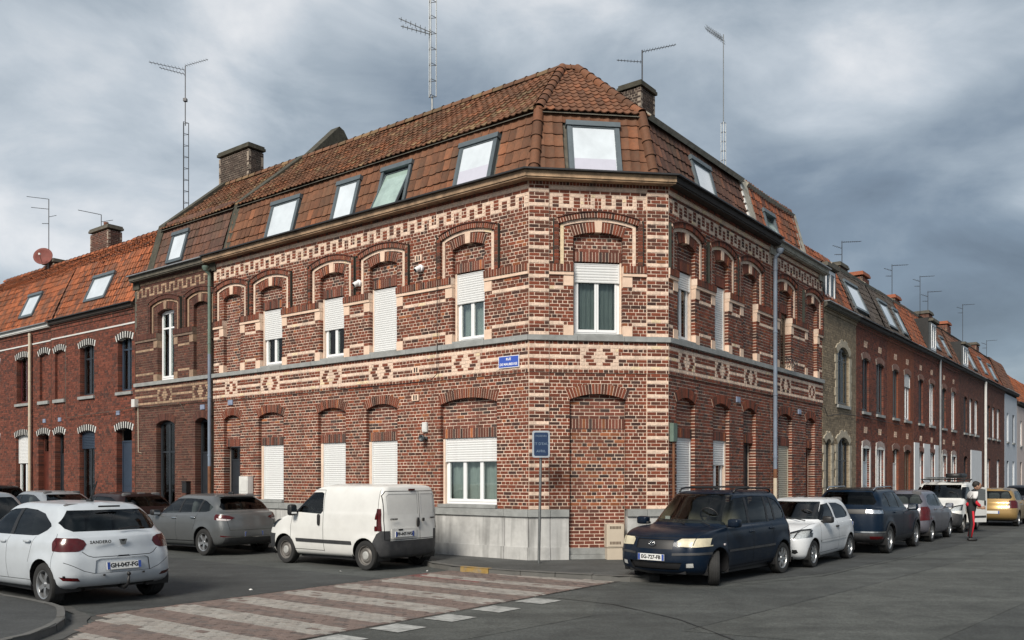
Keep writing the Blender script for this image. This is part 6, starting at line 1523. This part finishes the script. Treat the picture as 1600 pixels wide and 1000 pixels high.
# --- small white van
def van(name, label, loc, rot, text_r=None, text_f=None, door_open=False, rack=False):
    rg = [(1.72, .2, -1.80, .24, 0, .1), (1.74, .21, -1.82, .25, .70, .2), (1.88, .28, -1.90, .30, .80, .26), (1.93, .46, -1.93, .48, .845, .28), (1.92, .62, -1.93, .65, .857, .28), (1.85, .78, -1.925, .80, .857, .27), (1.68, .93, -1.92, .95, .85, .27), (1.42, 1.02, -1.915, 1.03, .845, .26), (1.14, 1.10, -1.91, 1.12, .838, .23), (1.03, 1.15, -1.905, 1.18, .828, .20), (.68, 1.40, -1.89, 1.40, .80, .17), (.36, 1.62, -1.865, 1.60, .745, .15), (.16, 1.69, -1.83, 1.68, .67, .15), (-.05, 1.72, -1.76, 1.71, .48, .15), (-.08, 1.735, -1.74, 1.725, 0, .1)]
    c = Car(name, label, 'van', rg, loc, rot, p_white2, (1.12, -1.39), .30, sub=5, nside=40, flare=.02, bow=(.12, .03), taper=.03)
    c.cut('side_window', 's', [(.82, 1.13), (.86, 1.18), (.46, 1.50), (.34, 1.545), (-.02, 1.555), (-.10, 1.53), (-.12, 1.16), (-.06, 1.10)], m_cg, -.008)
    c.cut('windscreen', 'f', [(-.72, 1.17), (.72, 1.17), (.60, 1.62), (-.60, 1.62)], m_cg, -.006, lambda q: q.z > 1.14)
    c.cut('bumper_trim', 'r', [(-.95, .22), (.95, .22), (.95, .60), (-.95, .60)], m_bump, .006, lambda q: q.x < -1.66); c.cut('bumper_trim', 's', [(-1.95, .22), (-1.70, .22), (-1.62, .55), (-1.72, .74), (-1.80, .80), (-1.95, .80)], m_bump, .006)
    c.cut('front_bumper', 'f', [(-.95, .22), (.95, .22), (.95, .62), (.60, .70), (-.60, .70), (-.95, .62)], m_bump, .006, lambda q: q.x > 1.45)
    c.cut('side_moulding', 's', [(.72, .50), (.74, .57), (-1.0, .57), (-1.02, .50)], m_bump, .012)
    c.cut2('tail_light', 'r', [(.775, .80), (.775, 1.24), (.95, 1.24), (.95, .80)], m_tail, .012, lambda q: q.x < -1.70)
    c.cut2('headlight', 'f', [(.46, .74), (.62, .92), (.90, .98), (.90, .78)], m_head, .006, lambda q: q.x > 1.25)
    cr = lambda q: q.x < -1.7
    c.gap('r', [(-.73, .62), (-.745, 1.50), (-.68, 1.585), (.68, 1.585), (.745, 1.50), (.73, .62), (-.73, .62)], .014, cr); c.gap('r', [(-.20, .60), (-.20, 1.585)], .012, cr)
    c.cut('rear_panel', 'r', [(-.15, 1.12), (.66, 1.12), (.68, 1.48), (.62, 1.53), (-.15, 1.53)], material('van_panel', (.58, .58, .56), .5, var=.05), -.006, cr); c.cut('rear_panel', 'r', [(-.25, 1.12), (-.66, 1.12), (-.68, 1.48), (-.62, 1.53), (-.25, 1.53)], MATS['van_panel'], -.006, cr)
    c.gap('s', [(-.13, 1.60), (-.15, .60), (-.16, .32)], .012); c.gap('s', [(.86, 1.12), (.92, .80), (.88, .34)], .010); c.gap('s', [(-.13, 1.60), (.30, 1.60), (.50, 1.50), (.88, 1.14)], .010); c.gap('s', [(-1.74, .80), (-1.74, 1.62)], .010); c.gap('s', [(-.16, .34), (.88, .34)], .012)
    c.arches(.055); c.finish(dash_x=.85, spokes=1, wheel_mat=m_steel); c.mirrors(.74, .86, 1.17, m_black, (.07, .09, .12))
    for sg in (-1, 1): c.blob('door_handle', m_black, (-.02, sg*.868, .98), (.035, .02, .12))
    c.blob('door_handle', m_black, (-1.945, -.12, .95), (.02, .035, .10), p=.7); c.blob('door_lock', m_black, (-1.945, -.28, 1.0), (.015, .03, .035))
    c.box('plate_recess', material('van_panel', (.58, .58, .56), .5), -1.945, -1.93, -.08, .62, .66, .84); c.box('plate_lamp', m_black, -1.952, -1.94, .32, .44, .80, .835)
    if text_r: c.plate(-1.955, .73, text_r, False, y=.27); c.badge(-1.94, .56, 1.03, 'CITROEN', .045, m_black, spacing=1.1); c.badge(-1.93, -.56, 1.03, 'NEMO', .045, m_black)
    else: c.plate(-1.955, .73, None, False, y=.27)
    c.box('brake_lamp', m_tail, -1.895, -1.865, -.08, .08, 1.60, 1.635); c.plate(1.945, .52, text_f, True)
    return c
van('van', 'small white panel van parked by the left wall, rear doors towards the camera', place(FL, 3.28, 2.12), HL, 'FP-447-WG')

# --- navy people carrier, right
L, Wd, H = 4.02, 1.74, 1.63
c = Car('people_carrier', 'dark blue people carrier with yellowed headlamps parked at the corner', 'car', hatch(L, Wd, H, 1.02, .30, -1.62, belt=1.0, beltr=1.05, hood=.90, nose=.22, gc=.2, tail=.10), (3.72, 16.37, ZR), HR_+math.pi-R(4), p_blue, (1.20, -1.38), .305, sub=5, nside=36, flare=.014, bow=(.14, .06), taper=.05)
c.cut('side_window', 's', [(.80, 1.02), (.84, 1.06), (.42, 1.40), (.24, 1.48), (-.45, 1.515), (-1.1, 1.495), (-1.42, 1.42), (-1.60, 1.22), (-1.62, 1.12), (-1.50, 1.07), (-.9, 1.03)], m_cg, -.008)
for a, b in ((-.10, -.18), (-.88, -.96), (-1.20, -1.20)): c.cut('pillar_trim', 's', [(a, .98), (a+.08, .98), (b+.08, 1.54), (b, 1.54)], m_black, -.004, only='side_window')
c.cut('windscreen', 'f', [(-.72, 1.045), (.72, 1.045), (.72, 1.09), (.59, 1.535), (.52, 1.56), (-.52, 1.56), (-.59, 1.535), (-.72, 1.09)], m_cg, -.006, lambda q: q.z > 1.02)
c.cut('rear_window', 'r', [(-.64, 1.12), (.64, 1.12), (.54, 1.50), (-.54, 1.50)], m_cgd, -.006, lambda q: q.z > 1.05)
c.cut2('headlight', 'f', [(.44, .685), (.42, .78), (.47, .815), (.90, .83), (.90, .70), (.72, .68)], m_heady, .008, lambda q: q.x > 1.40)
c.cut('grille', 'f', [(-.36, .64), (.36, .64), (.355, .80), (-.355, .80)], m_black, -.015, lambda q: q.x > 1.5); c.cut('lower_grille', 'f', [(-.46, .29), (.46, .29), (.52, .42), (-.52, .42)], m_black, -.03, lambda q: q.x > 1.5)
c.cut2('fog_lamp', 'f', [(.58, .33), (.70, .34), (.70, .42), (.59, .41)], m_head, -.01, lambda q: q.x > 1.4)
c.cut2('bumper_strip', 'f', [(.36, .535), (.95, .56), (.95, .60), (.36, .575)], m_bump, .008, lambda q: q.x > 1.3)
c.cut('side_moulding', 's', [(.86, .56), (.86, .60), (-1.0, .615), (-1.0, .575)], m_bump, .008)
c.cut2('tail_light', 'r', [(.62, .70), (.62, 1.10), (.95, 1.10), (.95, .70)], m_tail, .006, lambda q: q.x < -1.65)
c.gap('t', [(1.86, .66), (1.5, .74), (1.05, .77)], .010, lambda q: q.z > .7); c.gap('t', [(1.86, -.66), (1.5, -.74), (1.05, -.77)], .010, lambda q: q.z > .7); c.gap('f', [(-.68, .845), (-.38, .83), (.38, .83), (.68, .845)], .010, lambda q: q.x > 1.5)
c.gap('s', [(-.10, 1.0), (-.08, .60), (-.10, .30)]); c.gap('s', [(-.90, 1.0), (-.94, .75), (-.92, .62)]); c.gap('s', [(.88, 1.0), (.90, .66), (.84, .30)]); c.gap('s', [(-1.0, .32), (.84, .30)], .01)
c.arches(.055); c.steer = R(30); c.finish(dash_x=.88, seat_mat=m_seat2, spokes=7); c.mirrors(.80, .85, 1.06, p_blue); c.handles([(-.02, .88), (-.86, .91)], .862, p_blue)
c.plate(2.02, .50, 'EG-727-FB', True)
def torus(g, M, a, b, r, k=20): g.tube([M @ Vector((a*math.cos(t), b*math.sin(t), 0)) for t in np.linspace(0, 6.283, k)], r, 6)
M = Matrix(((0, 0, 1, 1.985), (1, 0, 0, 0), (0, 1, 0, .735), (0, 0, 0, 1))); g = G(); torus(g, M, .062, .036, .006); g.tube([M @ Vector(q) for q in ((-.032, -.026, 0), (-.018, .026, 0))], .007, 5); g.tube([M @ Vector(q) for q in ((.018, -.026, 0), (.032, .026, 0))], .007, 5); g.tube([M @ Vector(q) for q in ((-.03, -.006, 0), (.03, .006, 0))], .006, 5); g.build('badge', m_chrome, c.t, True)
for sg in (-1, 1):
    g = G(); g.tube([(.12, sg*.56, 1.585), (.05, sg*.565, 1.645), (-.1, sg*.565, 1.665), (-1.2, sg*.56, 1.655), (-1.36, sg*.555, 1.63), (-1.42, sg*.55, 1.585)], .018, 8); g.build('roof_rail', m_black, c.t, True)
c.box('roof_bar', m_black, -.42, -.34, -.60, .60, 1.665, 1.70); c.wipers([[(1.08, .10, 1.03), (.98, -.10, 1.09), (.93, -.55, 1.10)], [(1.04, .58, 1.02), (.98, .36, 1.09), (.98, .02, 1.10)]])
c.box('dashboard_paper', m_whited, .60, .61, -.58, -.48, 1.06, 1.14); c.blob('indicator', m_tail2, (1.02, .868, .70), (.03, .012, .018)); c.blob('indicator', m_tail2, (1.02, -.868, .70), (.03, .012, .018))

# --- small white hatchback behind it
L, Wd, H = 3.78, 1.64, 1.42
c = Car('hatchback', 'small white three-door hatchback parked behind the dark blue people carrier', 'car', hatch(L, Wd, H, .80, .02, -1.52, belt=.93, beltr=.97, hood=.80, gc=.18, tail=.12), place(FR, 2.12, 2.06), HR_+math.pi, p_white, (1.16, -1.31), .285, sub=4, nside=32, flare=.012, bow=(.13, .06), taper=.06)
c.cut('side_window', 's', [(.52, .95), (.56, .985), (.08, 1.275), (-.25, 1.305), (-.30, .955)], m_cgd, -.008); c.cut('side_window', 's', [(-.40, .96), (-.36, 1.305), (-.85, 1.295), (-1.15, 1.23), (-1.36, 1.06), (-1.30, .99), (-1.1, .965)], m_cgd, -.008)
c.cut('windscreen', 'f', [(-.66, .97), (.66, .97), (.53, 1.335), (-.53, 1.335)], m_cg, -.006, lambda q: q.z > .95); c.cut('rear_window', 'r', [(-.6, 1.03), (.6, 1.03), (.48, 1.30), (-.48, 1.30)], m_cgd, -.006, lambda q: q.z > .98)
c.cut2('headlight', 'f', [(.28, .60), (.40, .72), (.62, .795), (.90, .82), (.90, .66), (.60, .60)], m_head, .006, lambda q: q.x > 1.25); c.cut('grille', 'f', [(-.26, .59), (.26, .59), (.34, .70), (-.34, .70)], m_black, -.012, lambda q: q.x > 1.5); c.cut('lower_grille', 'f', [(-.34, .25), (.34, .25), (.40, .40), (-.40, .40)], m_black, -.02, lambda q: q.x > 1.4); c.cut2('fog_lamp', 'f', [(.52, .32), (.58, .30), (.64, .33), (.62, .39), (.54, .39)], m_black, -.012, lambda q: q.x > 1.4)
c.cut('side_moulding', 's', [(.78, .50), (.78, .545), (-.95, .56), (-.95, .515)], p_white, .012); c.gap('s', [(.74, .93), (.76, .6), (.70, .28)]); c.gap('s', [(-.36, .94), (-.42, .6), (-.44, .28)]); c.gap('t', [(1.72, .55), (1.3, .66), (.85, .70)], .01, lambda q: q.z > .6); c.gap('t', [(1.72, -.55), (1.3, -.66), (.85, -.70)], .01, lambda q: q.z > .6); c.cut2('tail_light', 'r', [(.58, .66), (.58, .95), (.9, .95), (.9, .66)], m_tail, .006, lambda q: q.x < -1.6)
c.gap('s', [(-.44, .30), (.70, .28)], .01)
c.arches(.05); c.finish(dash_x=.6, spokes=8); c.mirrors(.50, .78, .97, m_black); c.handles([(-.30, .80)], .815, m_black); c.plate(1.90, .47, None, True); c.wipers([[(.86, .1, .95), (.74, -.5, 1.02)], [(.86, .5, .95), (.78, 0, 1.02)]])

# --- dark blue crossover
L, Wd, H = 4.40, 1.84, 1.62
c = Car('crossover', 'dark blue crossover parked facing away between the white hatchback and the blue-grey car', 'car', hatch(L, Wd, H, .90, .05, -1.60, belt=1.05, beltr=1.14, hood=.98, gc=.24, tail=.22), place(FR, 6.80, 2.32), HR_, p_blue2, (1.33, -1.34), .345, sub=4, nside=32, flare=.02, taper=.06, tw=.22)
std_windows(c, L, Wd, H, .90, .05, -1.60, 1.05, 1.14, -1.50, [(-.22, -.30), (-1.05, -1.15)], m_cgd)
c.cut('roof_panel', 't', [(-1.62, -.66), (.16, -.66), (.16, .66), (-1.62, .66)], p_black, .001, lambda q: q.z > 1.53)
c.cut('lamp_band', 'r', [(-.95, .985), (.95, .985), (.95, 1.09), (-.95, 1.09)], m_black, .006, lambda q: q.x < -1.75); c.cut2('tail_light', 'r', [(.52, .99), (.52, 1.08), (.94, 1.08), (.94, .99)], m_chrome, .010, lambda q: q.x < -1.85)
c.cut('bumper_trim', 'r', [(-.95, .25), (.95, .25), (.95, .52), (-.95, .52)], m_bump, .006, lambda q: q.x < -1.5); c.cut('chrome_strip', 'r', [(-.9, .53), (.9, .53), (.9, .565), (-.9, .565)], m_chrome, .008, lambda q: q.x < -1.7); c.cut2('reflector', 'r', [(.62, .38), (.86, .38), (.86, .45), (.62, .45)], m_tail, .010, lambda q: q.x < -1.5)
c.cut('side_moulding', 's', [(-.95, .24), (.95, .24), (.95, .42), (-.95, .42)], m_bump, .006); c.gap('s', [(-.2, 1.05), (-.18, .6), (-.2, .36)]); c.gap('s', [(-1.06, 1.1), (-1.02, .86)]); c.gap('s', [(.86, 1.05), (.92, .7), (.88, .36)])
c.arches(.06, m_bump, .055); c.finish(dash_x=.7, spokes=5); c.mirrors(.62, .88, 1.10, p_blue2, (.10, .12, .085)); c.plate(-2.205, .75, 'GB-801-RT', False)
for sg in (-1, 1): g = G(); g.tube([(.05, sg*.58, 1.57), (-.1, sg*.585, 1.635), (-1.4, sg*.575, 1.625), (-1.6, sg*.56, 1.55)], .018, 8); g.build('roof_rail', m_chrome, c.t, True)
c.handles([(-.10, .96), (-.95, 1.0)], .905, p_blue2)

# --- simple builder for the cars farther off
def plain(name, label, loc, rot, pnt, L, Wd, H, dims, wheels, rw, tail_poly, glass=m_cgd, text=None, rearx=None, spokes=6, chrome=False, cat='car', rail=False, sub=3, hatch_mat=None):
    cowl, rf, rr, belt, br, hood = dims
    c = Car(name, label, cat, hatch(L, Wd, H, cowl, rf, rr, belt=belt, beltr=br, hood=hood), loc, rot, pnt, wheels, rw, sub=sub, nside=26, flare=.012)
    std_windows(c, L, Wd, H, cowl, rf, rr, belt, br, rearx, [(-.15, -.22)], glass)
    c.cut2('tail_light', 'r', tail_poly, m_tail, .006, lambda q: q.x < -L/2+.55); c.cut2('headlight', 'f', [(.40, hood-.2), (.52, hood-.08), (.9, hood), (.9, hood-.16)], m_head, .006, lambda q: q.x > L/2-.6)
    c.cut('grille', 'f', [(-.34, hood-.24), (.34, hood-.24), (.34, hood-.14), (-.34, hood-.14)], m_black, -.01, lambda q: q.x > L/2-.5)
    if hatch_mat: c.cut('tailgate', 'r', [(-.50*Wd/1.7, .62), (.50*Wd/1.7, .62), (.52*Wd/1.7, br+.03), (-.52*Wd/1.7, br+.03)], hatch_mat, .003, lambda q: q.x < -L/2+.4)
    c.gap('s', [(-.12, belt), (-.12, .32)]); c.gap('s', [(.84, belt), (.86, .32)]); c.gap('s', [(-.98, br), (-.92, .62)]); c.gap('r', [(-.6, br), (-.58, .66), (.58, .66), (.6, br)], .01, lambda q: q.x < -L/2+.4)
    c.arches(.055); c.finish(dash_x=cowl-.25, spokes=spokes, steer=False); c.mirrors(cowl-.30, Wd/2-.02, belt+.04, pnt if not chrome else m_black); c.handles([(-.04, belt-.10), (-.88, br-.10)], Wd/2-.008, pnt); c.plate(-L/2-.01, .55 if not text else .60, text, False); c.plate(L/2+.01, .45, None)
    return c
tl = [(.55, .62), (.60, 1.02), (.95, 1.04), (.95, .66)]
plain('hatchback', 'blue-grey hatchback with paler tailgate parked behind the dark blue crossover', place(FR, 11.55, 2.35), HR_, p_lav, 3.85, 1.67, 1.50, (.86, .15, -1.50, .98, 1.04, .86), (1.18, -1.26), .29, tl, m_cg, hatch_mat=p_silver, spokes=8)  # tailgate gets a paler tone than the body
v2 = van('van', 'white van with loaded roof rack on the right, person standing at its open door', place(FR, 16.45, 2.25), HR_+math.pi)
v2t = v2.t
for x in (.15, -1.0):
    g = G(); g.tube([(x, -.72, 1.80), (x, .72, 1.80)], .02, 6)
    for sg in (-1, 1): g.tube([(x, sg*.62, 1.69), (x, sg*.68, 1.80)], .018, 6)
    g.build('roof_bar', m_black, v2t)
# open front door of that van, its own panel
F = FrG((.88, .87, 0), (-.906, .423, 0), (.423, .906, 0), (0, 0, 1)); g = G(); g.prism(F, [(.0, .36), (.98, .34), (1.02, 1.05), (1.0, 1.52), (.62, 1.56), (.40, 1.50), (.06, 1.16)], 0, .05); dr = g.build('open_door', p_white2, v2t)
g = G(); g.prism(F, [(.14, 1.14), (.92, 1.08), (.92, 1.46), (.62, 1.50), (.46, 1.45)], .05, .056); g.build('door_window', m_cgd, dr); g = G(); g.box(F, .04, .96, .051, .06, .50, .57); g.build('side_moulding', m_bump, dr); g = G(); g.box(F, .86, .93, .051, .07, .92, 1.08); g.build('door_handle', m_black, dr)
Pw = Matrix.LocRotScale(Vector(v2t.location), Matrix.Rotation(v2t.rotation_euler.z, 3, 'Z').to_quaternion(), None)
lt = thing('ladder', 'pale aluminium ladder lying on the van roof rack', 'ladder', tuple(Pw @ Vector((-.5, -.25, 1.83)))); g = G()
for y in (-.45, -.12): g.tube([Pw @ Vector((.6, y, 1.86)), Pw @ Vector((-1.7, y, 1.86))], .03, 6)
g.build('rail', m_metal, lt); g = G()
for k in range(8): g.tube([Pw @ Vector((.5-k*.29, -.45, 1.86)), Pw @ Vector((.5-k*.29, -.12, 1.86))], .015, 5)
g.build('rung', m_metal, lt)
g = G(); blob(g, (0, 0, 0), (.62, .26, .085), p=.3); V = [tuple(Pw @ (Vector(v)+Vector((-.25, .35, 1.93)))) for v in g.v[0]]; g.v = [np.array(V)]; tag(g.build('roof_bundle', m_black, smooth=True), 'dark tied bundle on the van roof rack beside the ladder', 'bundle')
plain('hatchback', 'gold hatchback with red tail lamps parked beyond the white van', place(FR, 22.3, 3.15), HR_, p_gold, 3.95, 1.70, 1.47, (.86, .10, -1.52, .96, 1.0, .86), (1.2, -1.28), .30, [(.52, .70), (.56, 1.0), (.95, 1.0), (.95, .72)], m_cg)
plain('car', 'dark grey car with roof bars far down the right-hand street', place(FR, 28.2, 3.4), HR_, p_dk, 4.4, 1.78, 1.55, (.9, .1, -1.75, 1.0, 1.03, .88), (1.33, -1.3), .31, tl)
plain('car', 'last dark car at the right edge of the street', place(FR, 34.0, 3.6), HR_, p_black, 4.3, 1.76, 1.48, (.9, .1, -1.65, .98, 1.0, .88), (1.3, -1.3), .31, tl)
plain('hatchback', 'dark hatchback showing its roof behind the graphite grey car', place(FL, 13.15, 2.15), HL, p_claret, 4.1, 1.74, 1.46, (.9, .12, -1.5, .96, 1.02, .86), (1.22, -1.32), .30, tl)
plain('car', 'silver car with chrome window line behind the white hatchback roof', place(FL, 17.6, 2.2), HL, p_silver, 4.35, 1.76, 1.47, (.95, .1, -1.45, .95, .99, .86), (1.3, -1.32), .31, tl, m_cg)
plain('car', 'black car beyond the silver one at the far left', place(FL, 22.2, 2.2), HL, p_black, 4.3, 1.80, 1.62, (.95, .15, -1.75, 1.0, 1.05, .9), (1.3, -1.35), .32, tl)
plain('people_carrier', 'pale grey people carrier cut by the left edge behind the white hatchback', place(FL, 7.55, 8.4), HL, p_silver, 4.3, 1.80, 1.62, (1.05, .3, -1.6, 1.0, 1.05, .88), (1.3, -1.35), .32, tl, m_cg)
# ------------------------------------------------------------------ person by the van
def skin(name, joints, edges, mat, parent, sub=2, root=0):
    me = bpy.data.meshes.new(name); me.from_pydata([j[:3] for j in joints], edges, []); o = link(name, me, parent)
    md = o.modifiers.new('s', 'SKIN'); sk = me.skin_vertices[0].data
    for i, j in enumerate(joints): sk[i].radius = (j[3], j[4] if len(j) > 4 else j[3]); sk[i].use_root = (i == root)
    md.use_smooth_shade = True
    sb = o.modifiers.new('u', 'SUBSURF'); sb.levels = sub; sb.render_levels = sub
    dg = bpy.context.evaluated_depsgraph_get(); m2 = bpy.data.meshes.new_from_object(o.evaluated_get(dg)); o.modifiers.clear(); o.data = m2
    m2.materials.clear(); m2.materials.append(mat); m2.polygons.foreach_set('use_smooth', np.ones(len(m2.polygons), bool)); return o
m_skin = material('skin', (.33, .19, .13), .6, var=.08); m_trk = material('black_tracksuit', (.014, .014, .016), .85, var=.2); m_red = material('red_fabric', (.50, .014, .028), .8, var=.15); m_wfab = material('white_fabric', (.62, .62, .62), .85, var=.08); m_hair = material('dark_hair', (.015, .012, .01), .7, var=.3)
pp = thing('person', 'person in white and red jacket and black tracksuit trousers looking down by the van', 'person', (13.55, 25.6, ZR), rotz=R(-12), world=False)
# local: facing +x
B_ = [(0, 0, .93, .135, .155), (.02, 0, 1.12, .13, .16), (.05, 0, 1.33, .12, .18), (.08, 0, 1.46, .06, .075), (.12, 0, 1.53, .052),
      (.0, .09, .86, .095), (.04, .10, .50, .065), (-.01, .11, .10, .045), (.0, -.09, .86, .095), (.0, -.10, .50, .065), (-.05, -.11, .10, .045),
      (.06, .20, 1.40, .062), (.03, .25, 1.15, .05), (.22, .20, 1.0, .036), (.06, -.20, 1.40, .062), (.02, -.25, 1.15, .05), (.20, -.19, 1.0, .036), (.10, .12, .04, .035), (.06, -.12, .04, .035)]
skin('body', B_, [(0, 1), (1, 2), (2, 3), (3, 4), (0, 5), (5, 6), (6, 7), (0, 8), (8, 9), (9, 10), (2, 11), (11, 12), (12, 13), (2, 14), (14, 15), (15, 16), (7, 17), (10, 18)], m_trk, pp)
skin('jacket', [(.02, 0, 1.16, .142, .172), (.05, 0, 1.34, .132, .19), (.075, 0, 1.445, .075, .10), (.055, .20, 1.405, .072), (.035, .245, 1.22, .062), (.055, -.20, 1.405, .072), (.03, -.245, 1.22, .062)], [(0, 1), (1, 2), (1, 3), (3, 4), (1, 5), (5, 6)], m_wfab, pp)
skin('jacket_hem', [(.0, 0, .95, .160, .182), (.02, 0, 1.17, .160, .19)], [(0, 1)], m_red, pp)
for sg in (-1, 1): skin('sleeve', [(.028, sg*.25, 1.19, .062), (.10, sg*.232, 1.10, .056), (.19, sg*.205, 1.025, .046)], [(0, 1), (1, 2)], m_red, pp)
for sg in (-1, 1): g = G(); g.tube([(.0, sg*.19, .88), (.03, sg*.172, .5), (-.03, sg*.16, .12)], [.03, .024, .02], 8); g.build('trouser_stripe', m_red, pp, True)
hd = G(); blob(hd, (.175, 0, 1.615), (.098, .076, .118), p=.85, tilt=-.35, nu=20, nv=14); h_ = hd.build('head', m_skin, pp, True)
g = G(); blob(g, (.14, 0, 1.66), (.108, .086, .10), p=.85, tilt=-.35, nu=18, nv=12); g.build('hair', m_hair, h_, True)
g = G(); blob(g, (.272, 0, 1.575), (.02, .014, .022), p=.9); g.build('nose', m_skin, h_, True)
for sg in (-1, 1):
    g = G(); blob(g, (.262, sg*.03, 1.605), (.010, .012, .008), p=.9); g.build('eye', m_hair, h_, True); g = G(); blob(g, (.15, sg*.082, 1.60), (.025, .012, .034), p=.8); g.build('ear', m_skin, h_, True)
g = G(); blob(g, (.25, 0, 1.535), (.008, .025, .006), p=.9); g.build('mouth', m_red, h_, True)
for sg in (-1, 1):
    hx, hy, hz = (.26, sg*.185, .975); g = G(); blob(g, (hx, hy, hz), (.05, .022, .04), p=.7)
    for k in range(4): g.tube([(hx+.04, hy-.004*sg, hz+.026-k*.018), (hx+.075, hy-.012*sg, hz+.022-k*.018), (hx+.08, hy-.035*sg, hz+.012-k*.018)], [.010, .009, .007], 6)
    g.tube([(hx+.0, hy-.015*sg, hz+.035), (hx+.04, hy-.035*sg, hz+.05), (hx+.065, hy-.04*sg, hz+.042)], [.011, .010, .008], 6); g.build('hand', m_skin, pp, True)
for x, y in ((.05, .115), (.01, -.115)): g = G(); blob(g, (x, y, .045), (.135, .05, .045), p=.7); g.build('shoe', m_black, pp, True)
for o in col.objects:
    if 'worldspace' in o: del o['worldspace']
